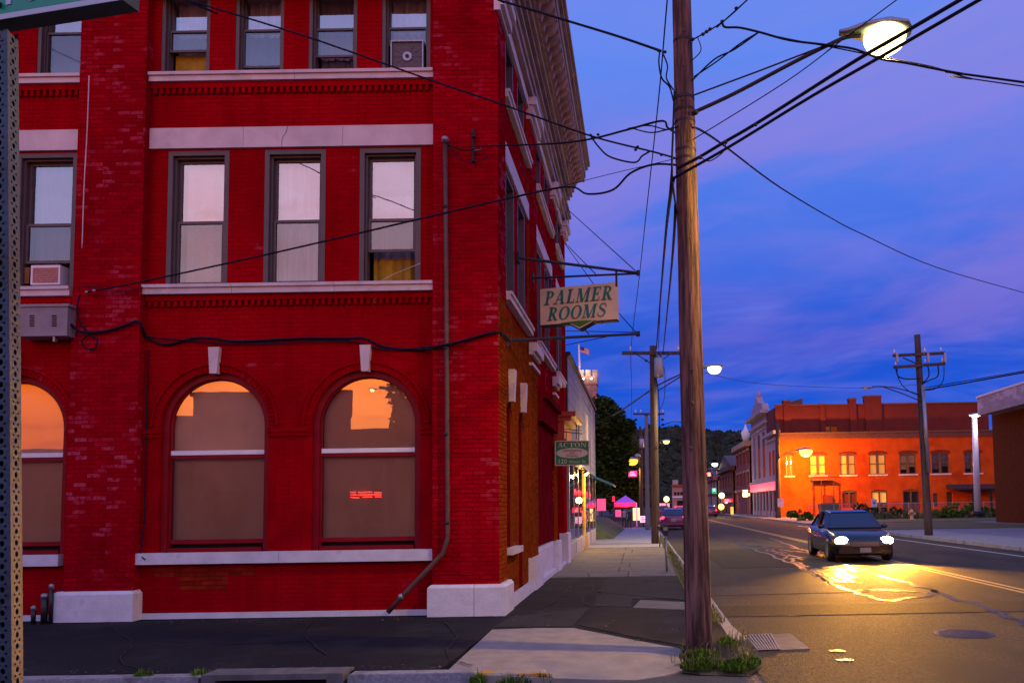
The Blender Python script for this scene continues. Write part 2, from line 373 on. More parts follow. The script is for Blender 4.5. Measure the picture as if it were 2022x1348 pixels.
# manhole and valve covers
def cover(name, px, py, r, label, sx=1.0):
    c = U(px, py, Z=ZR); o = thing(name, label, 'cover', (c.x, c.y, ZR))
    mb = MB(); mb.lathe((c.x, c.y, ZR), [(r * 1.12, .001), (r * 1.12, .003), (r * 1.02, .004), (r * 1.02, .002)], 28); mb.build('rim', M_IRON, o)
    mb = MB(); mb.lathe((c.x, c.y, ZR), [(r * .99, .0005), (r * .99, .0025)], 28)
    if r > .2:
        for i in range(-4, 5):
            w = math.sqrt(max(0, 1 - (i / 4.6) ** 2)) * r * .9
            mb.box(c.x - w, c.x + w, c.y + i * r / 4.8 - .02, c.y + i * r / 4.8 + .02, ZR + .0026, ZR + .006)
    else:
        mb.box(c.x - .02, c.x + .02, c.y - r * .6, c.y + r * .6, ZR + .0026, ZR + .005)
    mb.build('lid', M_IRON, o); return o
cover('manhole_cover', 1903, 1250, .34, 'large round iron manhole cover with cross ribs in the asphalt at the lower right')
cover('valve_cover', 1560, 1214, .11, 'small round valve cover shining in the road beside the kerb end')
cover('valve_cover', 1652, 1284, .09, 'small round valve cover in the road to the right of the storm grate')
cover('valve_cover', 1668, 1302, .09, 'tiny valve cover in the road closest to the viewer')
# storm drain with grate
A, B, C_, D_ = U(1468, 1256, Z=ZR), U(1560, 1250, Z=ZR), U(1600, 1281, Z=ZR), U(1495, 1285, Z=ZR)
drain = thing('storm_drain', 'storm drain with slanted iron bars in a concrete apron at the kerb end', 'drain', (A + C_) / 2)
mb = MB(); mb.prism([p + Vector((0, 0, .001)) for p in (A, B, C_, D_)], (0, 0, .006)); mb.build('apron', M_CONC2, drain)
E1, F1 = A.lerp(B, .58), D_.lerp(C_, .42)
A2, D2 = A.lerp(B, .05), D_.lerp(C_, .03)
mb = MB(); mb.prism([p + Vector((0, 0, .0075)) for p in (A2, E1, F1, D2)], (0, 0, .002)); mb.build('pit_shade', M_DARK, drain)  # flat dark sheet in place of the shade between the bars
for i in range(9):
    t = i / 8; p = A2.lerp(E1, t) + Vector((0, 0, .013)); q = D2.lerp(F1, t) + Vector((0, 0, .013)); n = Vector((.010, 0, 0))
    mb = MB(); mb.prism([p - n, p + n, q + n, q - n], (0, 0, .006)); mb.build('bar', mat('worn_iron', (.16, .16, .19), .5, .3, 8, metal=.5), drain)
for p, q in ((A2, E1), (D2, F1)):
    n = Vector((0, .02, 0)); mb = MB(); mb.prism([p - n + Vector((0, 0, .0102)), q - n + Vector((0, 0, .0102)), q + n + Vector((0, 0, .0102)), p + n + Vector((0, 0, .0102))], (0, 0, .007)); mb.build('rail', M_IRON, drain)

# pavement: one base sheet, slabs and patches on it
CRN = [(KX - .45, KY + .05), (KX - .15, KY + .35), (KX - .02, KY + .9)]
RIN = [tuple(U(x, y, Z=0)[:2]) for x, y in ((972, 1240), (1060, 1237), (1132, 1237), (1190, 1248), (1260, 1262), (1345, 1277))]
ROUT = [(.50, 8.72), (.22, 8.45), (-.06, 8.27), (-.5, 8.16), (-1.1, 8.10), (-1.97, 8.2)]
base_out = [(-40, KY + .18), (RIN[0][0] - .06, KY + .18)] + RIN + [(.56, 8.86), (.92, 8.70), (KX - .15, 9.05), (KX - .15, 120), (-12, 120), (-12, 12.9), (-40, 12.9)]
mb = MB(); mb.prism([(x, y, ZR) for x, y in base_out], (0, 0, .118)); walk = struct('sidewalk', mb, M_ASPH)
def slab(poly, m, name='slab', z=-.012, h=.012):
    mb = MB(); mb.prism([(x, y, z) for x, y in poly], (0, 0, h)); return mb.build(name, m, walk)
def pslab(px, m, h=.012, name='slab'):
    return slab([tuple(U(x, y, Z=0)[:2]) for x, y in px], m, name, h=h)
rp = [Vector((x, y, -.013)) for x, y in RIN] + [Vector((x, y, ZR + .004)) for x, y in ROUT]
mb = MB(); rp[-1].z = -.016; rp[-2].z = -.05; rp[-3].z = -.09; fl = [Vector((p.x, p.y, 0)) for p in rp]; nr = len(rp); mb.add(rp + [p - Vector((0, 0, .08)) for p in rp], [tuple(t) for t in tessellate_polygon([fl])] + [(i, (i + 1) % nr, (i + 1) % nr + nr, i + nr) for i in range(nr)]); mb.build('concrete_ramp', M_CONC, walk)
sv = [(.45, 8.95), (.56, 8.86), (.92, 8.70), (KX - .15, 9.05), (KX - .13, 9.9)]; sw = [(.42, 8.60), (.62, 8.46), (1.08, 8.36), (KX + .08, 8.85), (KX + .03, 9.8)]
mb = MB(); mb.add([(x, y, -.008) for x, y in sv] + [(x, y, ZR + .004) for x, y in sw], [(i, i + 1, i + 6, i + 5) for i in range(4)]); mb.build('soil', mat('corner_soil', (.06, .05, .03), .95, .4, 8, .8, 30), walk)
for (a, b) in (((1062, 1237), (1050, 1341)), ((1190, 1248), (1180, 1339))):      # tooled joints
    p, q = U(*a, Z=-.010), U(*b, Z=ZR + .0075); n = Vector((.006, 0, 0)); mb = MB(); mb.add([p - n, p + n, q + n, q - n], [(0, 1, 2, 3)]); mb.build('joint', M_ASPH, walk)
pslab([(1176, 1197), (1258, 1199), (1380, 1206), (1400, 1240), (1418, 1284), (1260, 1257), (1140, 1232)], M_ASPH, .008, 'asphalt_patch')
pslab([(1265, 1183), (1362, 1188), (1374, 1203), (1250, 1198)], M_CONC2, .010)
pslab([(1178, 1172), (1250, 1176), (1245, 1197), (1174, 1195)], M_ASPH2, .0075)
pslab([(1010, 1215), (1165, 1197), (1130, 1234), (975, 1236)], M_ASPH2, .0045, 'asphalt_patch')
pslab([(1195, 1143), (1330, 1150), (1355, 1184), (1180, 1168)], M_ASPH2, .0115)
yy = [14.2, 15.6, 17.2, 18.6, 20.0, 21.4, 22.8, 24.4, 26.0, 27.6, 29.4, 31.2]
for i in range(len(yy) - 1):
    a, b = yy[i] + .015, yy[i + 1] - .015
    if i < 3:
        slab([(-.7, a), (.95, a + .05), (.95, b + .05), (-.75, b)], M_ASPH2, h=.008 + .001 * i)
    else:
        mid = RND.choice((-.55, -.3)); mm = M_CONC2
        slab([(XS - .3, a), (mid - .012, a), (mid - .012, b), (XS - .3, b)], mm, h=.009); slab([(mid + .012, a), (.95, a), (.95, b), (mid + .012, b)], mm, h=.010)
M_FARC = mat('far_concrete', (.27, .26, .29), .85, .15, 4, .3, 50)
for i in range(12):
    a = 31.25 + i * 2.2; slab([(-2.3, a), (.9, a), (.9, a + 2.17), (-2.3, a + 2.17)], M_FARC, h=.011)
M_CRACK = mat('dark_crack', (.006, .006, .006), .9, .2)
def crack(px, w=.012):
    P = catmull([U(x, y, Z=.003) for x, y in px], 7); r = random.Random(int(px[0][1])); L = [p + Vector((r.uniform(-.025, .025), r.uniform(-.03, .03), 0)) for p in P]; mb = MB()
    for a, b in zip(L[:-1], L[1:]):
        d = b - a; n = Vector((-d.y, d.x, 0)).normalized() * w * r.uniform(.4, 1.2); mb.add([a - n, a + n, b + n, b - n], [(0, 1, 2, 3)])
    mb.build('crack', M_CRACK, walk)
for c_ in ([(1163, 1195), (1150, 1180), (1172, 1160), (1160, 1130)], [(620, 1216), (600, 1250), (640, 1290), (625, 1318)], [(200, 1228), (260, 1262), (240, 1300), (300, 1330)], [(860, 1216), (900, 1250), (880, 1290), (930, 1312)], [(1010, 1210), (1090, 1190), (1130, 1150)], [(300, 1262), (480, 1268), (700, 1258), (960, 1250)]): crack(c_)
mb = MB(); r_ = random.Random(4)
for _ in range(520):      # dead leaves and grit in the gutters and along the wall
    k = r_.random()
    if k < .35: x, y, z = r_.uniform(-10, XS), 12.2 - abs(r_.gauss(0, .12)), .002
    elif k < .6: x, y, z = r_.uniform(-10, -1.6), KY + .2 + abs(r_.gauss(0, .12)), .002
    elif k < .8: x, y, z = KX + .03 + abs(r_.gauss(0, .14)), r_.uniform(9.2, 26), ZR + .012
    else: x, y, z = r_.uniform(-2, .9), r_.uniform(8.9, 20), .004
    a = r_.uniform(0, 6.28); s_ = r_.uniform(.008, .028); d = Vector((math.cos(a), math.sin(a), r_.uniform(-.2, .3))) * s_; n = Vector((-math.sin(a), math.cos(a), 0)) * s_ * .5; p = Vector((x, y, z + .006)); mb.add([p - d, p + n, p + d, p - n], [(0, 1, 2, 3)])
lt = mb.build('dead_leaves', mat('dead_leaf', (.16, .11, .06), .8, .4, 3, island=.6), fix=False); lt['kind'] = 'stuff'; lt['label'] = 'scattered dead leaves and grit in the gutters and along the wall foot'; lt['category'] = 'litter'
# kerbs: stones one by one
def stone(poly, z0, z1, m, name='kerb_stone', parent=None, bev=.012):
    c = Vector((sum(p[0] for p in poly) / len(poly), sum(p[1] for p in poly) / len(poly), 0))
    n = len(poly); k = [(p[0] + (c.x - p[0]) * .0, p[1]) for p in poly]
    top = []
    for p in poly:
        d = Vector((c.x - p[0], c.y - p[1], 0)); d = d.normalized() * bev * 1.6; top.append((p[0] + d.x, p[1] + d.y))
    vs = [(x, y, z0) for x, y in poly] + [(x, y, z1 - bev) for x, y in poly] + [(x, y, z1) for x, y in top]
    fs = [tuple(range(2 * n, 3 * n)), tuple(reversed(range(n)))]
    for i in range(n):
        j = (i + 1) % n; fs += [(i, j, j + n, i + n), (i + n, j + n, j + 2 * n, i + 2 * n)]
    mb = MB(); mb.add(vs, fs); return mb.build(name, m, parent)
kerb = stone([(-40, KY), (-30.02, KY), (-30.02, KY + .17), (-40, KY + .17)], ZR - .01, 0, M_KERB, 'kerb'); kerb['kind'] = 'structure'
for xa, xb, dz, m_ in ((-30, -20, 0, M_KERB), (-20, -12, 0, M_KERB), (-12, -8.9, -.005, M_KERB), (-8.88, -6.6, -.012, M_KERBY), (-6.58, -4.38, -.006, M_KERB)):
    stone([(xa, KY), (xb - .02, KY), (xb - .02, KY + .17), (xa, KY + .17)], ZR - .01, dz, m_, parent=kerb)
stone([(-2.92, KY + .0), (-1.66, KY + .02), (-1.66, KY + .18), (-2.92, KY + .17)], ZR - .01, -.006, M_KERB, parent=kerb)
stone([(-1.64, KY + .03), (-1.2, KY + .01), (-.95, KY + .02), (-.98, KY + .2), (-1.64, KY + .2)], ZR - .01, -.02, M_KERBY, parent=kerb)
pts = [U(x, y, Z=-.02) for x, y in ((1476, 1262), (1420, 1213), (1396, 1215), (1440, 1263))]
stone([(p.x, p.y) for p in pts], ZR - .01, -.012, M_CONC, parent=kerb)
y = 11.2
while y < 75:
    stone([(KX, y), (KX, y + 1.78), (KX - .15, y + 1.78), (KX - .15, y)], ZR - .01, -.01 - RND.uniform(0, .012), M_KERB, parent=kerb); y += 1.8
# kerb inlet: a concrete box with a dark mouth
inlet = thing('kerb_inlet', 'concrete storm inlet with a wide dark mouth set in the kerb', 'drain', (-3.65, KY, ZR))
mb = MB(); mb.box(-4.36, -2.96, KY - .02, KY + .3, -.045, .012); mb.box(-4.36, -4.22, KY - .02, KY + .3, ZR - .01, -.0452); mb.box(-3.12, -2.96, KY - .02, KY + .3, ZR - .01, -.0452); mb.build('hood', M_CONC2, inlet)
mb = MB(); mb.box(-4.22, -3.12, KY + .1, KY + .28, ZR - .01, -.046); mb.build('mouth', M_DARK, inlet)

# right side of the street
mb = MB(); mb.prism([(KR, 14, ZR), (60, 14, ZR), (60, 130, ZR), (KR, 130, ZR)], (0, 0, .118)); lot = struct('parking_lot', mb, mat('pale_lot_paving', (.17, .16, .18), .8, .2, 3, .3, 60, col2=(.12, .115, .13), c2scale=.5))
mb = MB(); mb.prism([(KR, 14.02, -.0119), (16.2, 14.02, -.0119), (15.6, 44, -.0119), (KR, 44, -.0119)], (0, 0, .012)); mb.build('far_sidewalk', mat('far_sidewalk_concrete', (.24, .23, .21), .85, .15, 4, .3, 60), lot)
y = 14
while y < 120:
    stone([(KR - .12, y), (KR + .02, y), (KR + .02, y + 2.98), (KR - .12, y + 2.98)], ZR - .01, .004, M_KERB, parent=kerb); y += 3
M_LAWN = mat('lawn', (.055, .075, .02), .9, .4, 2.5, .5, 20)
for poly in ([(16.3, 33), (28, 33), (26, 38), (18, 38)], [(KR + .1, 46), (24, 46), (24, 60), (KR + .1, 58)], [(24.2, 61), (60, 61), (60, 88), (16, 88), (16, 61)]):
    mb = MB(); mb.prism([(x, y, -.0119) for x, y in poly], (0, 0, .03)); mb.build('lawn_patch', M_LAWN, lot)
# grass verge on the near kerb
mb = MB(); mb.prism([(.80, 11.3, -.012), (KX - .16, 11.3, -.012), (KX - .16, 60, -.012), (.92, 60, -.012)], (0, 0, .02)); mb.build('grass_verge', mat('verge_soil', (.08, .085, .02), .95, .4, 6, .5, 30), walk)
def blades(name, label, cells, hmin, hmax, m=M_GRASS, wd=.006, cat='grass'):
    mb = MB()
    for (c, rx, ry, n) in cells:
        for _ in range(n):
            a = RND.uniform(0, 6.283); r = math.sqrt(RND.random()); p = Vector((c[0] + rx * r * math.cos(a), c[1] + ry * r * math.sin(a), c[2]))
            h = RND.uniform(hmin, hmax) * (1.15 - .6 * r); b = RND.uniform(0, 6.283); lean = RND.uniform(.1, .8) * h; w = wd * RND.uniform(.6, 1.5)
            d = Vector((math.cos(b), math.sin(b), 0)); n_ = Vector((-d.y, d.x, 0)) * w
            q = p + d * lean * .35 + Vector((0, 0, h * .65)); e = p + d * lean + Vector((0, 0, h * RND.uniform(.7, 1)))
            mb.add([p - n_, p + n_, q + n_ * .8, q - n_ * .8, e], [(0, 1, 2, 3), (3, 2, 4)])
    o = mb.build(name, m, fix=False); o['kind'] = 'stuff'; o['label'] = label; o['category'] = cat; return o
pole_b = U(1380, 1276, Z=-.01)
blades('weeds', 'ragged green weeds round the foot of the near wooden pole', [((.62, 8.84, -.03), .22, .10, 420), ((.64, 8.62, -.09), .24, .12, 700), ((.98, 8.52, -.08), .2, .14, 700), ((1.12, 8.75, -.08), .14, .2, 400), ((pole_b.x + .36, pole_b.y + .22, -.03), .12, .3, 200)], .04, .16)
blades('weeds', 'straggly dry grass stalks rising from the corner soil beside the pole', [((.75, 8.7, -.05), .45, .28, 90), ((1.1, 9.3, -.03), .15, .6, 60)], .14, .36, mat('dry_stalk', (.20, .16, .045), .8, .4, 2, island=.5), .004)
blades('weeds', 'weeds sprouting from the yellow kerb end below the concrete ramp', [((-1.62, KY - .02, -.11), .09, .07, 180), ((-1.25, KY - .03, -.12), .2, .05, 160), ((-.96, KY, -.12), .1, .05, 60)], .04, .16)
blades('weeds', 'low weeds in the sidewalk joint by the perforated post', [((-6.85, KY + .3, -.02), .28, .1, 260), ((-7.4, KY + .2, -.02), .2, .06, 90), ((-5.0, KY + .1, -.02), .1, .07, 90), ((-4.45, KY + .12, -.03), .09, .07, 110)], .03, .12)
blades('weeds', 'thin line of grass along the edge of the concrete ramp', [((x, y, -.02), .05, .03, 9) for x, y in RIN[:1] + RIN[3:6]] + [((RIN[4][0] + .1, RIN[4][1] - .02, -.02), .25, .03, 30)], .015, .045)
blades('verge_grass', 'yellowing grass along the near kerb beyond the pole', [((1.0, 11.4 + .5 * i, 0), .15, .4, 110 if i < 14 else 40) for i in range(60)], .04, .16, mat('dry_grass', (.16, .15, .03), .7, .4, 2, island=.4))
# ------------------------------------------------------------------ the red brick corner building
ZT = 12.1
bld = thing('brick_building', 'three storey red painted brick corner building with arched ground floor windows and white stone bands', 'building', (XS, Y0, 0))
def Tf(u, d, z): return Vector((u, YB - d, z))            # front bays
def Tp(u, d, z): return Vector((u, Y0 - d, z))            # front pilasters
XB = XS - .05
def Ts(u, d, z): return Vector((XB + d, u, z))            # side bays
def Tq(u, d, z): return Vector((XS + d, u, z))            # side pilasters
BC, BL, BG = .0683, .205, .007
def brickwork(T, u0, u1, z0, z1, holes=(), rnd=.004, proud=.004, sink=.012):
    """running bond; holes are functions z -> (ua, ub) or None"""
    mb = MB(); r = random.Random(int(u0 * 97 + z0 * 31) & 0xffff); n = int((z1 - z0) / BC + .5)
    for j in range(n):
        za = z0 + j * BC; zb = za + BC - BG; zm = (za + zb) / 2; cuts = [h(zm) for h in holes]; cuts = sorted(c for c in cuts if c)
        spans = []; a = u0
        for c in cuts:
            if c[0] > a: spans.append((a, c[0]))
            a = max(a, c[1])
        if a < u1: spans.append((a, u1))
        off = (j % 2) * BL * .5
        for (a, b) in spans:
            k = math.floor((a - u0 - off) / BL); x = u0 + off + k * BL
            while x < b:
                p, q = max(x, a), min(x + BL - BG, b)
                if q - p > .02:
                    d = proud + r.uniform(-rnd, rnd) * .6; e = .003
                    mb.add([T(p, -sink, za), T(q, -sink, za), T(q, -sink, zb), T(p, -sink, zb), T(p + e, d, za + e), T(q - e, d, za + e), T(q - e, d, zb - e), T(p + e, d, zb - e)],
                           [(4, 5, 6, 7), (0, 1, 5, 4), (1, 2, 6, 5), (2, 3, 7, 6), (3, 0, 4, 7)])
                x += BL
    return mb
def hrect(a, b, c, d): return lambda z: (a, b) if c < z < d else None
def harch(c, zs, r, zb): return lambda z: None if z < zb or z > zs + r else ((c - r, c + r) if z < zs else (c - math.sqrt(r * r - (z - zs) ** 2), c + math.sqrt(r * r - (z - zs) ** 2)))
def part(mb, name, m, label=None, smooth=False, parent=None): return mb.build(name, m, parent or bld, smooth, label)
def stuffpart(mb, name, m, parent=None):
    o = mb.build(name, m, parent or bld, fix=False); o['kind'] = 'stuff'; return o

ARCHC = [-9.67, -6.55, -4.21]; ASP, AR, AZB = 2.93, .84, 1.0
W2C = [-11.2, -9.28, -6.885, -5.36, -3.86]; W2H, W2A, W2B = .48, 5.13, 7.3
W3C = [-10.6, -9.12, -7.14, -5.96, -4.79, -3.62]; W3H, W3A, W3B = .385, 8.54, 10.35
BAYS = [(-12.4, -8.70), (-7.65, -3.15)]; PILS = [(-13.4, -12.4), (-8.70, -7.65), (-3.15, XS)]
for (a, b) in BAYS:
    hs = [arch(c, ASP, AR, AZB) for c in ARCHC if a < c < b] + [rect(c - W2H, c + W2H, W2A, W2B) for c in W2C if a < c < b] + [rect(c - W3H, c + W3H, W3A, W3B) for c in W3C if a < c < b]
    fs = [harch(c, ASP, AR + .12, AZB) for c in ARCHC if a < c < b] + [hrect(c - W2H, c + W2H, W2A, W2B) for c in W2C if a < c < b] + [hrect(c - W3H, c + W3H, W3A, W3B) for c in W3C if a < c < b]
    fs += [hrect(a, b, .8, 1.0), hrect(a, b, 4.78, 5.13), hrect(a, b, 7.33, 7.66), hrect(a, b, 8.2, 8.54)]
    mb = MB(); mb.wall(Tf, rect(a - .01, b + .01, 0, ZT - .6), hs, .24, -.0022); part(mb, 'wall', M_MORT)
    stuffpart(brickwork(Tf, a, b, .09, 10.4, fs, .002, .0008), 'bricks', M_REDBAY)
for (a, b) in PILS:
    mb = MB(); mb.box(a + .003, b - .003 if b != XS else b - .004, Y0 + .001, Y0 + .7, 0, ZT - .6); part(mb, 'pilaster', M_MORT)
    top = 10.4
    if b == XS:       # 300 bricks of the corner pier, one by one
        bm_ = MB(); l = BL - BG; h = BC - BG; e = .004
        bm_.add([(0, 0, 0), (l, 0, 0), (l, 0, h), (0, 0, h), (e, -.02, e), (l - e, -.02, e), (l - e, -.02, h - e), (e, -.02, h - e)], [(4, 5, 6, 7), (0, 1, 5, 4), (1, 2, 6, 5), (2, 3, 7, 6), (3, 0, 4, 7)])
        bme = bm_.mesh('brick'); bme.materials.append(M_RED); n0 = 0; j = 0
        while n0 < 300:
            off = (j % 2) * BL * .5
            for k in range(5):
                x = a + .008 + k * BL + (off if k < 5 else 0)
                if x + l > b + .002: x = b - l
                if n0 < 300:
                    o = inst('brick', bme, bld, (x if not (off and k == 4) else x, Y0 + .014 + RND.uniform(-.003, .003), .47 + j * BC)); n0 += 1
                    if off and k == 4: o.scale.x = (b - (a + .008 + off + 4 * BL)) / l; o.location.x = a + .008 + off + 4 * BL - XS
            if off: 
                o = inst('brick', bme, bld, (a + .004, Y0 + .014, .47 + j * BC)); o.scale.x = (off - .005) / l
                n0 += 1
            j += 1
        stuffpart(brickwork(Tp, a, b, .47 + j * BC, top, (), .004, .004), 'bricks', M_RED)
    else:
        stuffpart(brickwork(Tp, a, b, .45, top, (), .004, .004), 'bricks', M_RED)
        # right return of the pilaster
        stuffpart(brickwork(lambda u, d, z, b=b: Vector((b + d - .004, u, z)), Y0 + .005, YB - .004, .45, top, (), .002, .002), 'bricks', M_RED)
# plinth blocks
def chamfer_block(x0, x1, y0, y1, z1, m, joints=()):
    xs = [x0] + list(joints) + [x1]
    for i in range(len(xs) - 1):
        a, b = xs[i] + (.004 if i else 0), xs[i + 1] - (.004 if i < len(xs) - 2 else 0); c = .045
        la = c if i == 0 else 0; lb = c if i == len(xs) - 2 else 0
        mb = MB(); mb.add([(a, y0, 0), (b, y0, 0), (b, y1, 0), (a, y1, 0), (a, y0, z1 - c), (b, y0, z1 - c), (b, y1, z1 - c), (a, y1, z1 - c), (a + la, y0 + c, z1), (b - lb, y0 + c, z1), (b - lb, y1, z1), (a + la, y1, z1)],
                          [(0, 1, 5, 4), (1, 2, 6, 5), (2, 3, 7, 6), (3, 0, 4, 7), (4, 5, 9, 8), (5, 6, 10, 9), (7, 4, 8, 11), (8, 9, 10, 11), (6, 7, 11, 10)])
        part(mb, 'plinth_block', m)
chamfer_block(-13.5, -12.35, Y0 - .08, YB + .1, .45, M_PLINTH)
chamfer_block(-8.82, -7.60, Y0 - .08, YB + .1, .45, M_PLINTH)
chamfer_block(-3.20, XS + .10, Y0 - .08, 13.05, .47, M_PLINTH, (-2.50,))
for a, b in BAYS:
    mb = MB(); mb.tbox(Tf, a, b, -.02, .022, 0, .088); part(mb, 'base_strip', M_PLINTH)
# exposed brick patch under the left arched window
mb = brickwork(lambda u, d, z: Tf(u, d + .003, z), -7.42, -5.9, .09 + BC * 5, .09 + BC * 10, (lambda z: None if z > .6 else (-7.42, -7.05), lambda z: None if z > .6 else (-6.3, -5.9)), .001, .001)
stuffpart(mb, 'bare_bricks', mat('bare_brick', (.22, .018, .007), .9, .25, 6, spec=0, island=.3))
# stone sills and lintels, stone by stone, with corbel course and dentils below
dent = MB(); dent.box(0, .05, -.055, .02, 0, .085); dme = dent.mesh('dentil'); dme.materials.append(M_REDBAY)
def stones(name, T, joints, z0, z1, d, m, lip=None):
    for i in range(len(joints) - 1):
        a, b = joints[i] + .003, joints[i + 1] - .003; mb = MB()
        if lip:
            mb.tbox(T, a, b, -.05, d, z0, z1 - lip); mb.tbox(T, a, b, -.05, d + .03, z1 - lip, z1)
        else: mb.tbox(T, a, b, -.05, d, z0, z1)
        part(mb, name, m)
for (a, b, j3, jl, j2, j1) in ((-12.4, -8.70, (-12.4, -10.6, -8.72), (-12.4, -10.5, -8.70), (-12.4, -10.3, -8.78), (-12.4, -10.4, -8.82)),
                               (-7.65, -3.15, (-7.66, -5.35, -3.16), (-7.65, -6.17, -4.60, -3.16), (-7.69, -6.27, -4.68, -3.15), (-7.67, -5.48, -3.15))):
    stones('sill_stone', Tf, j3, 8.40, 8.54, .10, M_STONE, .05)
    stones('lintel_stone', Tf, jl, 7.33, 7.66, .045, M_STONE)
    stones('sill_stone', Tf, j2, 4.985, 5.13, .12, M_STONE, .05)
    stones('sill_stone', Tf, j1, .83, 1.0, .12, M_PLINTH)
    for zt in (8.40, 4.985):
        mb = MB(); mb.tbox(Tf, a + .004, b - .004, -.02, .055, zt - .095, zt - .003); part(mb, 'corbel_course', M_REDBAY)
        x = a + .05
        while x < b - .06:
            inst('dentil', dme, bld, (x, YB, zt - .185)); x += .1
# cracked lintel seam
mb = MB(); mb.tube(catmull([Tf(-5.47, .047, 7.66), Tf(-5.5, .047, 7.55), Tf(-5.55, .047, 7.47), Tf(-5.56, .047, 7.335)], 4), .004, 4); part(mb, 'crack', M_BROWN)

def sashes(win, T, u0, u1, z0, z1, zm, dpt, fm, opn=None, lower=M_SCREEN, upper=M_GLASSU, curtain=None, cu=None, rail=.045, stile=.04, blinds=()):
    """two sash frames, panes and the curtain behind them, in the opening u0..u1"""
    def frame(a, b, c, d, dd, t=stile):
        mb = MB(); mb.tbox(T, a, a + t, dd, dd + .035, c, d); mb.tbox(T, b - t, b, dd, dd + .035, c, d); mb.tbox(T, a + t, b - t, dd, dd + .035, c, c + rail); mb.tbox(T, a + t, b - t, dd, dd + .035, d - rail, d)
        mb.build('sash', fm, win)
        mb = MB(); mb.quad(T(a + t, dd + .012, c + rail), T(b - t, dd + .012, c + rail), T(b - t, dd + .012, d - rail), T(a + t, dd + .012, d - rail)); return mb
    frame(u0, u1, zm - .005, z1, dpt).build('pane', upper, win)
    frame(u0, u1, opn or z0, zm + .04, dpt + .037).build('pane', lower, win)
    for (c, d, mm, dd) in blinds:
        mb = MB(); n = 14; vs = []; fs = []
        for i in range(n + 1):
            u = u0 + .03 + (u1 - u0 - .06) * i / n; w = dpt - dd + (.028 * math.sin(i * 2.1 + u0) + .02 * math.sin(i * .9 + z0)) * (1 if dd > .07 else 0)
            vs += [T(u, w, c), T(u, w, d)]
        fs = [(2 * i, 2 * i + 2, 2 * i + 3, 2 * i + 1) for i in range(n)]
        mb.add(vs, fs); mb.build('curtain' if dd > .07 else 'blind', mm, win)
    mb = MB(); mb.tbox(T, u0 - .02, u1 + .02, dpt - .62, dpt - .6, z0 - .02, z1 + .02); mb.build('dark_room', M_DARK, win)
def casing(name, T, u0, u1, z0, z1, t, din, dout, m, sill=True, label=None):
    mb = MB(); mb.tbox(T, u0, u0 + t, din, dout, z0, z1); mb.tbox(T, u1 - t, u1, din, dout, z0, z1); mb.tbox(T, u0 + t, u1 - t, din, dout, z1 - t, z1)
    t2 = t * .45; mb.tbox(T, u0 + t, u0 + t + t2, din, dout - .06, z0, z1 - t); mb.tbox(T, u1 - t - t2, u1 - t, din, dout - .06, z0, z1 - t); mb.tbox(T, u0 + t + t2, u1 - t - t2, din, dout - .06, z1 - t - t2, z1 - t)
    if sill: mb.tbox(T, u0 + t, u1 - t, din, dout - .02, z0, z0 + .04)
    return part(mb, name, m, label)
def curtmat(name, c, c2, sc=6, st=(1, 1, 1)): return mat(name, c, .9, .12, 5, col2=c2, c2scale=sc, c2lo=.45, c2hi=.6, stretch=st)
CU_LACE = curtmat('lace_curtain', (.72, .62, .62), (.80, .50, .34), 5); CU_WHITE = curtmat('white_curtain', (.66, .64, .76), (.42, .40, .54), 3, (4, 4, .4))
_t = CU_LACE.node_tree; _p = [n for n in _t.nodes if n.type == 'BSDF_PRINCIPLED'][0]; _src = _p.inputs['Base Color'].links[0].from_socket
_g = N(_t, 'ShaderNodeNewGeometry'); _m = N(_t, 'ShaderNodeMapping'); _t.links.new(_g.outputs['Position'], _m.inputs[0]); _m.inputs['Scale'].default_value = (9, 0, 7)
_v = N(_t, 'ShaderNodeTexVoronoi'); _t.links.new(_m.outputs[0], _v.inputs[0]); _v.inputs['Randomness'].default_value = .35
_t.links.new(mixc(_t, ramp(_t, _v.outputs['Color'], [(.35, (0, 0, 0)), (.6, (1, 1, 1))]), _src, (.80, .50, .32)), _p.inputs['Base Color'])
CU_YEL = curtmat('yellow_blind', (.42, .26, .01), (.30, .18, .01), 3); CU_BLUE = curtmat('blue_curtain', (.16, .14, .34), (.12, .11, .28), 4)
CU_DARK = curtmat('dim_curtain', (.20, .18, .22), (.12, .10, .12), 3, (4, 4, .5)); CU_TAN = mat('tan_blind', (.85, .44, .26), .85, .08, 1.2, col2=(.74, .37, .21), c2scale=.8)
CU_MAUVE = curtmat('mauve_curtain', (.34, .26, .40), (.26, .19, .32), 3, (4, 4, .4))
# second floor
W2 = {-11.2: [(5.2, 7.2, CU_DARK, .1)], -9.28: [(5.6, 7.2, CU_MAUVE, .1)], -6.885: [(5.2, 7.2, CU_LACE, .1)], -5.36: [(5.2, 7.2, CU_WHITE, .1)], -3.86: [(6.70, 7.2, CU_MAUVE, .06), (6.64, 6.70, CU_DARK, .05), (6.2, 7.2, CU_WHITE, .1), (5.6, 6.3, CU_DARK, .12), (5.2, 5.62, CU_YEL, .13)]}
for c in W2C:
    w = casing('window', Tf, c - W2H, c + W2H, W2A, W2B, .072, -.20, .0, M_BROWN)
    sashes(w, Tf, c - W2H + .105, c + W2H - .105, W2A + .045, W2B - .105, 6.16, -.17, M_BROWN, opn={-9.28: 5.56, -3.86: 5.66}.get(c), blinds=W2[c])
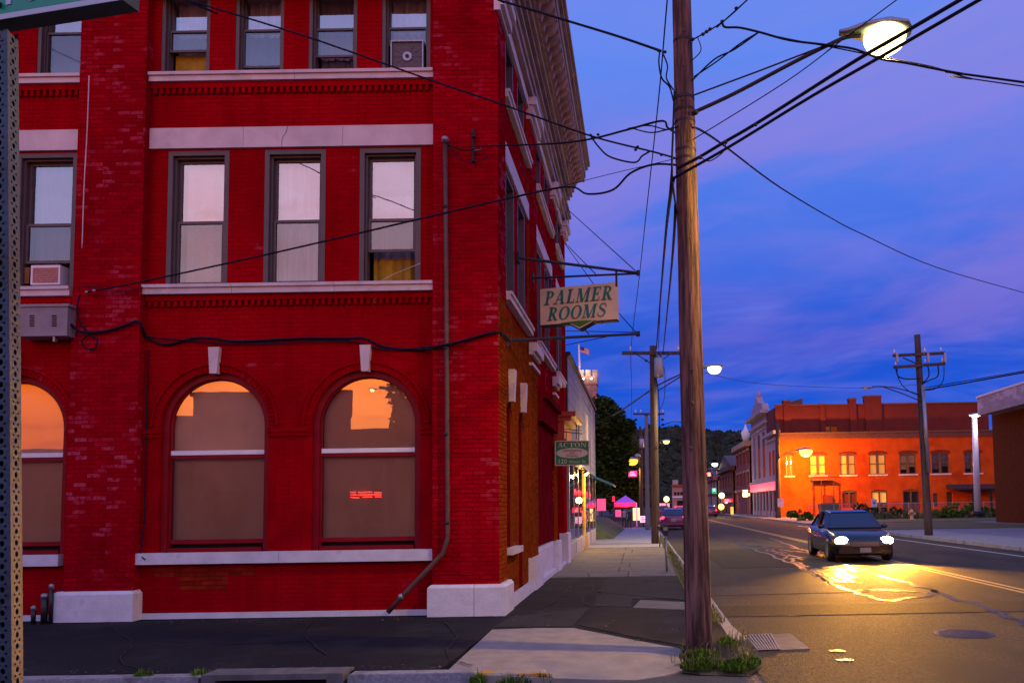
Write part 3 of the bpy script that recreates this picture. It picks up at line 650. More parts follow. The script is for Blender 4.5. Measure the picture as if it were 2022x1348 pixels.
# third floor
W3 = {-10.6: [(8.6, 10.2, CU_DARK, .1)], -9.12: [(8.6, 10.2, CU_BLUE, .05)], -7.14: [(9.2, 10.2, CU_WHITE, .1), (8.98, 9.3, CU_DARK, .1), (8.58, 8.99, CU_YEL, .05)], -5.96: [(8.72, 9.3, CU_BLUE, .1), (9.3, 10.2, CU_WHITE, .1)], -4.79: [(8.9, 10.2, CU_MAUVE, .1), (8.58, 8.95, CU_DARK, .14)], -3.62: [(9.0, 10.2, CU_WHITE, .1)]}
for c in W3C:
    w = casing('window', Tf, c - W3H, c + W3H, W3A, W3B, .055, -.22, -.01, M_BROWN)
    sashes(w, Tf, c - W3H + .078, c + W3H - .078, W3A + .02, W3B - .08, 9.30, -.17, M_BROWN, opn={-7.14: 8.98, -5.96: 8.70, -4.79: 8.86, -3.62: 9.03}.get(c), blinds=W3[c], stile=.022, rail=.035)
    mb = MB(); 
# arched ground-floor windows
def ring(T, c, zs, r0, r1, d0, d1, zb, n=28):
    o_ = [(c - r1, zb)] + [(c - r1 * math.cos(math.pi * i / n), zs + r1 * math.sin(math.pi * i / n)) for i in range(n + 1)] + [(c + r1, zb)]
    i_ = [(c - r0, zb)] + [(c - r0 * math.cos(math.pi * i / n), zs + r0 * math.sin(math.pi * i / n)) for i in range(n + 1)] + [(c + r0, zb)]
    k = len(o_); mb = MB(); vs = [T(u, d1, z) for u, z in o_] + [T(u, d1, z) for u, z in i_] + [T(u, d0, z) for u, z in o_] + [T(u, d0, z) for u, z in i_]
    fs = []
    for i in range(k - 1):
        fs += [(i, i + 1, k + i + 1, k + i), (k + i, k + i + 1, 3 * k + i + 1, 3 * k + i), (2 * k + i, 2 * k + i + 1, i + 1, i)]
    mb.add(vs, fs); return mb
for c in ARCHC:
    mb = ring(Tf, c, ASP, .745, AR - .003, -.2, -.06, AZB); mb2 = ring(Tf, c, ASP, .725, .748, -.2, -.10, AZB); mb.add(mb2.v, mb2.f)
    mb.tbox(Tf, c - .725, c + .725, -.2, -.05, AZB, AZB + .06); w = part(mb, 'window', M_RFRAME)
    mb = MB(); mb.tbox(Tf, c - .724, c + .724, -.16, -.11, AZB + .125, AZB + .19); mb.build('bottom_rail', M_RFRAME, w); mb = MB(); mb.tbox(Tf, c - .724, c + .724, -.16, -.11, 2.44, 2.495); mb.build('sash_rail', M_RFRAME, w)
    mb = MB(); mb.tbox(Tf, c - .724, c + .724, -.159, -.10, 2.496, 2.565); mb.build('meeting_rail', M_WHITE, w)
    mb = MB(); n = 28; P = [(c + .73, 2.565)] + [(c + .73 * math.cos(math.pi * i / n), ASP + .73 * math.sin(math.pi * i / n)) for i in range(n + 1)] + [(c - .73, 2.565)]
    mb.add([Tf(u, -.135, z) for u, z in P], [tuple(range(len(P)))]); mb.build('pane', M_GLASS, w)
    mb = MB(); mb.quad(Tf(c - .724, -.14, AZB + .19), Tf(c + .724, -.14, AZB + .19), Tf(c + .724, -.14, 2.44), Tf(c - .724, -.14, 2.44)); mb.build('pane', M_GLASS, w)
    mb = MB(); n = 28; P = [(c + .74, AZB + .16)] + [(c + .74 * math.cos(math.pi * i / n), ASP + .74 * math.sin(math.pi * i / n)) for i in range(n + 1)] + [(c - .74, AZB + .16)]
    mb.add([Tf(u, -.21, z) for u, z in P], [tuple(range(len(P)))]); mb.build('blind', CU_TAN, w)
    mb = MB(); mb.tbox(Tf, c - .72, c + .72, -.24, -.2, AZB + .06, AZB + .125); mb.build('dark_gap', M_DARK, w)
    # ring of rowlock bricks and the raised hood course
    mb = MB(); nb = 42; r0, r1 = AR + .004, AR + .108
    for i in range(nb):
        a0, a1 = math.pi * (i + .06) / nb, math.pi * (i + .94) / nb; d = .006 + RND.uniform(-.002, .003)
        q = [(c - r * math.cos(a), ASP + r * math.sin(a)) for r, a in ((r0, a0), (r0, a1), (r1, a1), (r1, a0))]
        mb.add([Tf(u, d, z) for u, z in q] + [Tf(u, -.02, z) for u, z in q], [(0, 1, 2, 3), (0, 1, 5, 4), (1, 2, 6, 5), (2, 3, 7, 6), (3, 0, 4, 7)])
    stuffpart(mb, 'arch_bricks', M_REDBAY)
    part(ring(Tf, c, ASP, AR + .110, AR + .150, -.02, .035, ASP), 'hood_mould', M_REDBAY)
    mb = MB(); mb.prism([Tf(c - .055, .085, ASP + AR - .03), Tf(c + .055, .085, ASP + AR - .03), Tf(c + .085, .085, ASP + AR + .38), Tf(c - .085, .085, ASP + AR + .38)], (0, .1, 0)); part(mb, 'keystone', M_STONE)
edges = [(-12.4, -9.67 - AR), (-9.67 + AR, -8.705), (-7.645, -6.55 - AR), (-6.55 + AR, -4.21 - AR), (-4.21 + AR, -3.155)]
for a, b in edges:
    for z0, z1, d in ((2.76, 2.815, .03), (2.825, 2.885, .045)):
        mb = MB(); mb.tbox(Tf, a + .003, b - .003, -.02, d, z0, z1); part(mb, 'impost_course', M_REDBAY)

# ---- street side
SPIL = [(12.3, 13.0), (15.9, 17.0), (20.2, 21.0), (23.0, 23.7)]
SBAY = [(13.0, 15.9), (17.0, 20.2), (21.0, 23.0)]
YE = 23.7
h0 = [arch(13.62, 3.05, .36, .95), arch(14.98, 3.0, .38, .16)] + [rect(c - .46, c + .46, 5.13, 7.3) for c in (13.75, 15.1)] + [rect(c - .42, c + .42, 8.54, 9.6) for c in (13.75, 15.1)]
f0 = [harch(13.62, 3.05, .36, .95), harch(14.98, 3.0, .38, .16)] + [hrect(c - .46, c + .46, 5.13, 7.3) for c in (13.75, 15.1)] + [hrect(c - .42, c + .42, 8.54, 9.6) for c in (13.75, 15.1)]
mb = MB(); mb.wall(Ts, rect(13.0, 15.9, 0, ZT - .6), h0, .24, -.004); part(mb, 'wall', M_ORMORT)
stuffpart(brickwork(Ts, 13.0, 15.9, .2, 4.9, f0, .003, .001), 'bricks', M_ORB)
stuffpart(brickwork(Ts, 13.0, 15.9, 4.9, 9.9, f0, .003, .001), 'bricks', M_RED)
for (a, b), wl in (((17.0, 20.2), (17.75, 19.35)), ((21.0, 23.0), (21.6, 22.5))):
    hs = [rect(c - .45, c + .45, 5.13, 7.3) for c in wl] + [rect(c - .42, c + .42, 8.54, 9.6) for c in wl]
    fs = [hrect(c - .45, c + .45, 5.13, 7.3) for c in wl] + [hrect(c - .42, c + .42, 8.54, 9.6) for c in wl]
    mb = MB(); mb.wall(Ts, rect(a, b, 4.0, ZT - .6), hs, .24, -.004); part(mb, 'wall', M_MORT)
    stuffpart(brickwork(Ts, a, b, 4.05, 9.9, fs, .003, .001), 'bricks', M_RED)
for i, (a, b) in enumerate(SPIL):
    if i:
        mb = MB(); mb.box(XB - .3, XS - .004, a + .003, b - .003, 0, ZT - .6); part(mb, 'pilaster', M_ORMORT if i == 1 else M_MORT)
    z = .47; 
    stuffpart(brickwork(Tq, a, b, .47, 4.9, (), .004, .003), 'bricks', M_ORB if i < 3 else M_RED)
    stuffpart(brickwork(Tq, a, b, 4.9, 9.45, (), .004, .003), 'bricks', M_RED)
    if i:
        mb = MB(); mb.box(XB - .1, XS + .10, a - .06, b + .06, 0, (.62, .62, .75, .85)[i]); part(mb, 'plinth_block', M_PLINTH)
        for sgn, yy_ in ((-1, a), (1, b)):   # returns of the pilasters
            stuffpart(brickwork(lambda u, d, z, yy_=yy_, sgn=sgn: Vector((u, yy_ + sgn * (d - .002), z)), XB + .004, XS - .004, .65, 9.4, (), .002, .001), 'bricks', M_RED if sgn > 0 else M_ORB if i == 1 else M_RED)
    # capital
    for (z0, z1, d) in ((9.42, 9.5, .05), (9.503, 9.68, .11), (9.683, 9.84, .17)):
        mb = MB(); mb.box(XS - .05, XS + d, a - d * .6 if i else a - .05, b + d * .6, z0, z1); part(mb, 'capital', M_STONE)
    if i in (1, 2):
        for (z0, z1, d) in ((4.62, 4.68, .07), (4.683, 4.86, .14), (4.40, 4.46, .06)):
            mb = MB(); mb.box(XS - .02, XS + d, a - .04, b + .04, z0, z1); part(mb, 'impost_block', M_STONE)
for (a, b) in SBAY:
    stones('lintel_stone', Ts, (a, (a + b) / 2, b), 7.33, 7.66, .045, M_STONE)
    stones('sill_stone', Ts, (a, (a + b) / 2, b), 4.985, 5.13, .12, M_STONE, .05)
    stones('sill_stone', Ts, (a, b), 8.40, 8.54, .10, M_STONE, .05)
    stones('lintel_stone', Ts, (a, b), 9.62, 9.84, .06, M_STONE)
stones('base_stone', Ts, (13.05, 14.5, 15.84), 0, .16, .12, M_PLINTH)
stones('sill_stone', Ts, (13.05, 14.2), .85, .95, .14, M_STONE)
for c in (13.75, 15.1, 17.75, 19.35, 21.6, 22.5):
    hw = .46 if c < 16 else .45
    w = casing('window', Ts, c - hw, c + hw, 5.13, 7.3, .07, -.2, 0, M_BROWN); sashes(w, Ts, c - hw + .1, c + hw - .1, 5.18, 7.2, 6.16, -.17, M_BROWN, blinds=[(5.8, 7.15, CU_DARK, .1)])
    w = casing('window', Ts, c - .42, c + .42, 8.54, 9.6, .06, -.2, 0, M_BROWN); sashes(w, Ts, c - .33, c + .33, 8.56, 9.53, 9.1, -.17, M_BROWN, blinds=[(8.6, 9.5, CU_DARK, .1)])
for c, zs, r, zb in ((13.62, 3.05, .36, .95), (14.98, 3.0, .38, .16)):
    mb = ring(Ts, c, zs, r - .07, r - .003, -.2, -.05, zb); w = part(mb, 'window' if zb > .5 else 'side_door', M_DRED)
    n = 16; rr = r - .06; P = [(c + rr, zb)] + [(c + rr * math.cos(math.pi * i / n), zs + rr * math.sin(math.pi * i / n)) for i in range(n + 1)] + [(c - rr, zb)]
    mb = MB(); mb.add([Ts(u, -.15, z) for u, z in P], [tuple(range(len(P)))]); mb.build('pane' if zb > .5 else 'door_leaf', M_SHOP if zb > .5 else M_DRED, w)
    mb = MB(); mb.add([Ts(u, -.225, z) for u, z in P], [tuple(range(len(P)))]); mb.build('dark_room', M_DARK, w)
    mb = MB(); mb.prism([Ts(c - .07, .09, zs + r - .02), Ts(c + .07, .09, zs + r - .02), Ts(c + .11, .11, zs + r + .52), Ts(c - .11, .11, zs + r + .52)], (-.12, 0, 0)); part(mb, 'keystone', M_STONE)
    if zb > .5:
        mb = MB(); mb.tbox(Ts, c - .3, c + .3, -.17, -.1, 2.2, 2.28); mb.build('sash', M_DRED, w)
# shopfront bay of dark red boards on a white base, then the recessed entrance under a red entablature
mb = MB(); mb.tbox(Ts, 17.0, 20.2, -.3, -.02, 0, 4.0); part(mb, 'shopfront', M_DRED)
for k in range(13):
    u = 17.02 + k * .243; mb = MB(); mb.tbox(Ts, u, u + .233, -.02, .012 + .006 * (k % 2), .78, 3.4); part(mb, 'board', M_DRED)
mb = MB(); mb.tbox(Ts, 17.1, 20.1, -.02, .03, .1, .76); part(mb, 'base_panel', M_PLINTH)
for k in range(9):
    u = 17.2 + k * .33; mb = MB(); mb.tbox(Ts, u, u + .26, .03, .05, .2, .68); part(mb, 'panel', M_PLINTH)
mb = MB(); mb.tbox(Ts, 17.0, 20.2, -.02, .12, 0, .1); part(mb, 'base_stone', M_PLINTH)
mb = MB(); mb.tbox(Ts, 17.0, 20.2, -.02, .16, 3.42, 3.9); mb.tbox(Ts, 17.0, 20.2, -.02, .26, 3.9, 4.03); part(mb, 'shop_cornice', M_DRED)
mb = MB(); mb.tbox(Ts, 21.0, 23.0, -.9, -.6, .1, 3.2); part(mb, 'entrance_door', M_DRED)
for (u, a, b) in ((21.15, .3, 1.1), (21.15, 1.25, 2.3), (22.05, .3, 1.1), (22.05, 1.25, 2.3)):
    mb = MB(); mb.tbox(Ts, u, u + .75, -.6, -.58, a, b); part(mb, 'door_panel', M_DRED)
mb = MB(); mb.tbox(Ts, 21.0, 23.0, -.9, .1, 0, .1); part(mb, 'doorstep', M_PLINTH)
M_RENT = mat('red_entablature_paint', (.38, .035, .018), .5, .2, 4)
mb = MB(); mb.tbox(Ts, 20.85, 23.15, -.2, .30, 3.25, 3.35); mb.tbox(Ts, 20.9, 23.1, -.2, .25, 3.353, 3.80); mb.tbox(Ts, 20.85, 23.2, -.2, .42, 3.803, 3.92); mb.tbox(Ts, 20.8, 23.25, -.2, .55, 3.923, 4.05); part(mb, 'door_entablature', M_RENT)
# cornice round both faces, built from moulding steps with brackets under the soffit
STEPS = [(9.86, 10.02, .10), (10.023, 10.17, .14), (10.173, 10.24, .20), (10.243, 10.75, .09), (10.753, 10.86, .17), (10.863, 11.0, .24), (11.40, 11.52, .60), (11.523, 11.78, .63), (11.783, 11.9, .70), (11.903, 12.02, .76)]
M_CORN = mat('cornice_paint', (.34, .23, .20), .65, .2, 3, .2, 30, col2=(.25, .17, .15), c2scale=2)
for (z0, z1, d) in STEPS:
    mb = MB(); mb.prism([(-13.5, Y0 - d, z0), (XS + d, Y0 - d, z0), (XS + d, YE + d * .5, z0), (XS - .4, YE + d * .5, z0), (XS - .4, Y0 + .5, z0), (-13.5, Y0 + .5, z0)], (0, 0, z1 - z0)); part(mb, 'cornice_moulding', M_CORN)
mb = MB(); mb.prism([(-13.5, Y0 - .3, 11.003), (XS + .3, Y0 - .3, 11.003), (XS + .3, YE + .1, 11.003), (XS - .4, YE + .1, 11.003), (XS - .4, Y0 + .5, 11.003), (-13.5, Y0 + .5, 11.003)], (0, 0, .394)); part(mb, 'frieze', M_CORN)
br = MB(); br.prism([(0, 0, .36), (.29, 0, .36), (.29, 0, .24), (.20, 0, .16), (.10, 0, .12), (.06, 0, .0), (0, 0, 0)], (0, .15, 0)); bme = br.mesh('bracket'); bme.materials.append(M_CORN)
y = 12.2
while y < YE: inst('bracket', bme, bld, (XS + .3, y, 11.035)); y += .36
x = XS - .1
while x > -13: inst('bracket', bme, bld, (x, Y0 - .3, 11.035), (0, 0, R(-90))); x -= .36
mb = MB(); mb.box(-13.4, XS - .42, Y0 + .52, YE, 11.4, 11.7); part(mb, 'roof', mat('roof_tar', (.03, .03, .03), .9, .2))
mb = MB(); mb.box(-13.4, XB - .32, YE - .3, YE, 0, 11.39); mb.box(-13.4, -13.1, Y0 + .75, YE - .31, 0, 11.39); part(mb, 'back_wall', M_MORT)
# ------------------------------------------------------------------ poles, lamps and wires
def pole(name, label, px0, py0, px1, py1, Y, r0, r1, m, cat='utility pole', n=18, group=None):
    b = U(px0, py0, Y=Y); t = U(px1, py1, Y=Y)
    o = thing(name, label, cat, (b.x, b.y, b.z), group)
    K = 70 if n > 20 else 14; P = [b.lerp(t, i / K) for i in range(K + 1)]; P[0].z -= .1
    mb = MB(); mb.tube(P, [r0 + (r1 - r0) * i / K for i in range(K + 1)], 44 if n > 20 else n)
    if n > 20:
        for i, v in enumerate(mb.v):
            c = P[i // 44]; d = Vector((v.x - c.x, v.y - c.y, 0)).normalized(); q = noise.noise((d.x * 6, d.y * 6, v.z * .55)); q2 = noise.noise((d.x * 2, d.y * 2, v.z * .35 + 9)); mb.v[i] = v + d * (-.016 * max(0, q - .12) ** .7 - .006 * q2)
    mb.build('shaft', m, o, True)
    return o, b, t
YP = 9.2
np_, nb_, nt_ = pole('utility_pole', 'tall weathered brown wooden utility pole nearest the viewer at the street corner', 1380, 1277, 1339, -270, YP, .152, .099, M_POLE, n=28)
def onpole(py): 
    return nb_.lerp(nt_, (1277 - py) / 1547)
def prad(py): return .152 + (.099 - .152) * (1277 - py) / 1547
# knots, gaffs and bolts
for py, dx, r in ((88, .1, .022), (160, -.1, .016), (228, -.2, .018), (278, .55, .02), (500, .1, .014), (757, .0, .018), (820, -.05, .02), (905, -.3, .02), (1183, .35, .010), (1000, .2, .008), (590, .3, .008), (390, -.6, .012)):
    c = onpole(py); rr = prad(py); a = R(-90) + dx
    p = c + Vector((math.cos(a) * rr * .96, math.sin(a) * rr * .96, 0)); mb = MB(); mb.blob(p, r, r * .6, r * 1.3, 8, 5); mb.build('knot', M_BARK if py < 1100 else M_WHITE, np_, True)
for i in range(26):      # drying checks in the wood: thin dark splinters let into the face
    py = 60 + i * 85 + RND.uniform(-20, 20); a = R(-90) + RND.uniform(-1.1, 1.1); L = RND.uniform(60, 190); c0, c1 = onpole(py), onpole(py + L)
    q = lambda c, pp, s_: c + Vector((math.cos(a) * (prad(pp) + s_), math.sin(a) * (prad(pp) + s_), 0)); mb = MB(); mb.tube([q(c0, py, -.004), q((c0 + c1) / 2, py + L / 2, .0005), q(c1, py + L, -.004)], [.001, .006, .001], 5); mb.build('check', M_BARK, np_)
for py in (101, 242, 322, 340, 265, 218):
    c = onpole(py); mb = MB(); mb.lathe((c.x, c.y, c.z - .015), [(prad(py) + .004, 0), (prad(py) + .004, .03)], 24); mb.build('strap', M_STEEL, np_)
def wire(pts, r, label, m=M_WIRE, cat='cable', group='overhead wires at the corner pole', name='overhead_wire', k=6, n=6):
    P = [U(x, y, Y=Y) for x, y, Y in pts]
    out = lambda q: q[0] > 2022 or q[1] < 0 or q[0] < 0
    if out(pts[-1]): P.append(P[-1] + (P[-1] - P[-2]).normalized() * 9)      # the line goes on past the picture
    if out(pts[0]): P.insert(0, P[0] + (P[0] - P[1]).normalized() * 9)
    mb = MB(); mb.tube(catmull(P, k) if len(P) > 2 else P, r, n)
    return tag(mb.build(name, m, None, True), label, cat, group)
def fit(parent, pts, r=.03, name='clamp', m=M_STEEL):
    for x, y, Y in pts:
        p = U(x, y, Y=Y); mb = MB(); mb.blob(p, r, r, r * .8, 8, 5); mb.build(name, m, parent, True)
w = wire([(930, -25, 11.5), (985, 0, 11.1), (1040, 17, 10.8), (1135, 46, 10.3), (1220, 72, 9.8), (1305, 101, 9.25)], .016, 'thick cable sloping from the top of the pole up over the cornice')
fit(w, [(1300, 100, 9.25), (1313, 103, 9.2)], .022)
wire([(1303, 100, 9.25), (1301, 125, 9.2), (1307, 155, 9.15), (1322, 172, 9.1), (1330, 200, 9.08)], .010, 'short loop of cable hanging left of the pole below its topmost clamp')
wire([(1308, 104, 9.2), (1318, 130, 9.15), (1316, 155, 9.1), (1330, 178, 9.08)], .009, 'inner short loop of cable beside the pole top')
w = wire([(330, -18, 9.6), (370, 0, 9.6), (600, 71, 9.5), (860, 162, 9.4), (985, 204, 9.35), (1165, 268, 9.3), (1290, 300, 9.2), (1335, 313, 9.1)], .0105, 'long wire dropping from the top left across the brick front to the pole')
fit(w, [(1166, 267, 9.3), (1181, 266, 9.3), (1259, 290, 9.22), (1255, 296, 9.22), (1281, 299, 9.2), (1306, 306, 9.15)], .02)
wire([(1166, 268, 9.3), (1182, 290, 9.3), (1205, 310, 9.28), (1252, 321, 9.25), (1268, 308, 9.22), (1282, 300, 9.2)], .010, 'slack drip loop hanging under the long wire left of the pole', M_WIRE)
w = wire([(942, 289, 12.1), (970, 288, 11.9), (1090, 284, 10.9), (1165, 275, 10.2), (1240, 256, 9.6), (1306, 239, 9.25), (1318, 252, 9.15), (1333, 262, 9.05)], .0125, 'service cable from the iron bracket on the corner pier to the pole')
wire([(1240, 254, 9.6), (1280, 248, 9.4), (1320, 256, 9.2), (1336, 238, 9.05)], .008, 'upper strand of the split service cable at the pole')
wire([(1250, 254, 9.6), (1285, 262, 9.4), (1318, 256, 9.2), (1340, 250, 9.05)], .008, 'lower strand of the split service cable at the pole')
w = wire([(170, 577, 12.2), (300, 552, 11.9), (560, 495, 11.2), (860, 425, 10.5), (990, 395, 10.2), (1118, 369, 9.8), (1160, 383, 9.6), (1210, 375, 9.45), (1245, 342, 9.3), (1290, 325, 9.2), (1338, 326, 9.05)], .0125, 'long black cable slanting across the arched front from the left pilaster up to the pole')
wire([(1118, 366, 9.8), (1200, 345, 9.5), (1340, 312, 9.05)], .004, 'thin straight messenger wire above the slack cable bend')
fit(w, [(172, 577, 12.2), (186, 574, 12.15)], .03, 'anchor', M_GALV)
w = wire([(1362, 82, 9.1), (1425, 45, 8.9), (1478, -2, 8.7), (1520, -40, 8.6)], .008, 'insulated wire rising right from the top of the pole out of the picture')
fit(w, [(1368, 78, 9.08), (1388, 68, 9.02), (1395, 63, 9.0), (1402, 58, 8.97), (1426, 43, 8.9), (1454, 17, 8.8)], .024, 'insulator')
wire([(1426, 45, 8.9), (1432, 54, 8.88), (1460, 55, 8.85), (1500, 64, 8.8), (1560, 80, 8.75), (1640, 90, 8.7), (1690, 98, 8.65), (1740, 117, 8.6), (1790, 125, 8.55), (1900, 146, 8.5), (2030, 164, 8.4)], .013, 'twisted service drop running right past the lit street lamp')
wire([(1500, 65, 8.82), (1560, 78, 8.77), (1650, 95, 8.72), (1740, 113, 8.62), (1840, 132, 8.56), (1920, 156, 8.5), (2030, 172, 8.4)], .007, 'thin strand twisted round the service drop to the right')
wire([(1366, 160, 9.08), (1410, 118, 9.0), (1450, 98, 8.9), (1497, 65, 8.8)], .009, 'curved lead climbing from the pole to the twisted service drop')
wire([(1370, 152, 9.08), (1415, 122, 9.0), (1462, 86, 8.9), (1500, 63, 8.8)], .008, 'second curved lead beside the first from the pole to the service drop')
wire([(1366, 120, 9.08), (1384, 100, 9.05), (1378, 75, 9.05)], .006, 'small hanging loop right of the pole under the insulators')
wire([(1368, 276, 9.08), (1550, 163, 8.6), (1665, 78, 8.3), (1775, -3, 8.0)], .006, 'thin wire passing left of the lit lamp head to the upper right')
wa = wire([(1338, 332, 9.0), (1378, 312, 8.9), (1430, 281, 8.7), (1500, 240, 8.4), (1680, 126, 7.6), (1790, 62, 7.2), (1910, -8, 6.8)], .018, 'upper of two heavy cables crossing the street past the lamp')
fit(wa, [(1383, 311, 8.85), (1433, 281, 8.68), (1492, 246, 8.42)], .026)
wb = wire([(1330, 352, 8.98), (1440, 290, 8.62), (1600, 192, 7.9), (1740, 112, 7.3), (1955, -12, 6.5)], .016, 'lower of two heavy cables crossing the street past the lamp')
wire([(1385, 312, 8.85), (1402, 318, 8.8), (1428, 300, 8.72), (1433, 283, 8.68)], .006, 'short jumper loop joining the two heavy cables')
wire([(1368, 252, 9.1), (1385, 258, 9.6), (1430, 288, 11), (1540, 370, 15), (1640, 430, 20), (1700, 461, 22), (1850, 528, 27), (2040, 583, 33)], .014, 'lone wire sagging from the pole down to the right across the open sky')
wire([(1330, 352, 8.98), (1322, 400, 10), (1314, 470, 14), (1304, 590, 22), (1296, 690, 33.6)], .022, 'heavy cable leading from the near pole down to the second pole')
wire([(1327, 330, 8.98), (1319, 420, 12), (1306, 560, 22), (1300, 690, 33.6)], .012, 'thinner line beside the heavy cable toward the second pole')
wire([(1334, 405, 9.0), (1330, 480, 10.5), (1321, 580, 17), (1309, 700, 33.6)], .018, 'dark lead dropping close along the left side of the near pole')
wire([(1332, 180, 9.0), (1329, 260, 9.02), (1327, 340, 9.03), (1334, 405, 9.0)], .014, 'riser cable clipped to the left flank of the near pole')
wire([(1318, -5, 12), (1300, 200, 15), (1275, 430, 21), (1262, 550, 26), (1246, 690, 33.7), (1247, 760, 42), (1247, 848, 74)], .012, 'single high wire running down the street left of all the poles')
for px, py, L in ((1332, 110, 1), (1330, 235, 1), (1336, 305, 1)): pass
# bracket arm and lamp head on the near pole
lampT = thing('street_lamp', 'glaring cobra head street lamp on the long arm of the near pole', 'street lamp', U(1372, 222, Y=YP - .1))
P = [U(x, y, Y=Y) for x, y, Y in ((1368, 223, 9.12), (1450, 185, 9.0), (1560, 127, 8.85), (1640, 87, 8.75), (1672, 74, 8.72), (1700, 71, 8.7))]
mb = MB(); mb.tube(catmull(P, 6), .022, 10); mb.build('arm', M_STEEL, lampT, True)
mb = MB(); mb.tube([U(1368, 189, Y=9.1), U(1500, 140, Y=8.92), U(1625, 92, Y=8.77)], .010, 8); mb.build('brace', M_STEEL, lampT)
hd = U(1742, 66, Y=8.66); ax = (U(1790, 68, Y=8.62) - U(1700, 71, Y=8.7)).normalized()
def cobra(parent, c, ax, L, w, lens_m, power, col, body=M_GALV, rad=.12, cone=164):
    side = Vector((-ax.y, ax.x, 0)).normalized()
    mb = MB(); st = [(-.75, .09, .06), (-.6, .13, .09), (-.3, .36, .15), (.1, .46, .20), (.42, .38, .14), (.5, .15, .06)]; n = 12; base = []
    for (t, ww, hh) in st:
        for k in range(n):
            a = 2 * math.pi * k / n; v = math.sin(a) * hh * w; 
            base.append(c + ax * (t * L) + side * (math.cos(a) * ww * w) + Vector((0, 0, max(v, -.02) + .02)))
    fs = [(i * n + k, i * n + (k + 1) % n, (i + 1) * n + (k + 1) % n, (i + 1) * n + k) for i in range(len(st) - 1) for k in range(n)] + [tuple(range(n)), tuple(reversed(range((len(st) - 1) * n, len(st) * n)))]
    mb.add(base, fs); mb.build('housing', body, parent, True)
    lc = c + ax * .04 * L + Vector((0, 0, -.005)); mb = MB(); rr = w * .46
    prof = [(rr * .9, .02), (rr, -rr * .12), (rr * .98, -rr * .35), (rr * .82, -rr * .68), (rr * .48, -rr * .92), (.01, -rr)]; mb.lathe(lc, prof, 20); mb.build('lens', lens_m, parent, True)
    lamp('lamp_light', lc + Vector((0, 0, -rr - .05)), power, col, rad, parent, spot=cone)
L_WARM = glow('lit_lens_pale_yellow', (1.0, .93, .30), 5)
L_GRN = glow('lit_lens_green_white', (.92, 1.0, .55), 4)
L_SOD = glow('lit_lens_sodium', (1.0, .52, .08), 4)
cobra(lampT, hd, ax, .62, .50, L_WARM, 1600, (1.0, .62, .10), rad=.1, cone=176)
fit(lampT, [(1373, 222, 9.1)], .04, 'arm_clamp')

# second pole down the street, with crossarm, transformer and lamp arm
def crossarm(o, px0, py0, px1, py1, Y, h=.11, ins=(), w=.1, dY=-.16, m=M_POLE2):
    a, b = U(px0, py0, Y=Y + dY), U(px1, py1, Y=Y + dY); mb = MB(); mb.prism([a + Vector((0, -w / 2, -h / 2)), b + Vector((0, -w / 2, -h / 2)), b + Vector((0, -w / 2, h / 2)), a + Vector((0, -w / 2, h / 2))], (0, w, 0)); mb.build('crossarm', m, o)
    for t in ins:
        p = a.lerp(b, t) + Vector((0, 0, h / 2)); mb = MB(); mb.lathe(p, [(.02, 0), (.02, .06), (.06, .07), (.035, .10), (.055, .12), (.03, .16), (.045, .18), (.02, .22)], 10); mb.build('insulator', M_WHITE, o, True)
def can(o, px0, py0, px1, py1, Y):
    a, b = U(px0, py0, Y=Y), U(px1, py1, Y=Y); r = abs(b.x - a.x) / 2; c = (a + b) / 2; hh = abs(a.z - b.z)
    mb = MB(); mb.lathe((c.x, Y, c.z - hh / 2), [(r * .9, 0), (r, .04), (r, hh * .93), (r * .85, hh)], 18); mb.build('transformer', M_GALV, o, True)
    for s_ in (-.4, .4):
        mb = MB(); mb.lathe((c.x + s_ * r, Y, c.z + hh / 2), [(.04, 0), (.06, .06), (.03, .1), (.05, .16), (.02, .24)], 8); mb.build('bushing', M_BROWN, o, True)
p2, b2, t2 = pole('utility_pole', 'second wooden utility pole down the sidewalk, carrying a grey transformer can', 1295, 1074, 1289, 683, 33.9, .19, .14, M_POLE2)
crossarm(p2, 1228, 697, 1352, 697, 33.9, .14, (.14, .9))
for x0, y0, x1, y1 in ((1258, 700, 1286, 718), (1322, 700, 1292, 722)):
    mb = MB(); mb.tube([U(x0, y0, Y=33.7), U(x1, y1, Y=33.7)], .022, 6); mb.build('brace', M_STEEL, p2)
can(p2, 1291, 706, 1311, 744, 33.6)
for px, py in ((1276, 712), (1303, 875)): fit(p2, [(px, py, 33.7)], .07, 'fuse_cutout')
l2 = thing('street_lamp', 'white green street lamp shining beside the near pole, reaching from the second pole', 'street lamp', U(1297, 760, Y=33.9))
P = [U(x, y, Y=33.7) for x, y in ((1296, 762), (1330, 745), (1370, 729), (1397, 726))]; mb = MB(); mb.tube(catmull(P, 5), .03, 8); mb.build('arm', M_STEEL, l2, True)
cobra(l2, U(1409, 725, Y=33.6), Vector((1, -.05, 0)).normalized(), .8, .62, L_GRN, 3000, (1, .72, .30), cone=172)
p3, b3, t3 = pole('utility_pole', 'pale grey utility pole just left behind the second pole', 1279, 1046, 1276, 815, 52, .16, .11, mat('grey_pole_wood', (.20, .18, .19), .85, .25, 3, .6, 14, stretch=(6, 6, .4)))
crossarm(p3, 1250, 817, 1312, 817, 52, .12, (.08, .25, .8, .95))
fit(p3, [(1256, 828, 51.8), (1308, 828, 51.8), (1309, 838, 51.8)], .1, 'fuse_cutout')
p4, b4, t4 = pole('utility_pole', 'farthest brown utility pole on the left, with small transformer', 1267, 1032, 1264, 842, 76, .2, .14, M_POLE2)
crossarm(p4, 1240, 849, 1290, 849, 76, .12, (.1, .9)); can(p4, 1262, 866, 1272, 884, 75.7); fit(p4, [(1259, 900, 75.6)], .3, 'junction_box', M_GALV)
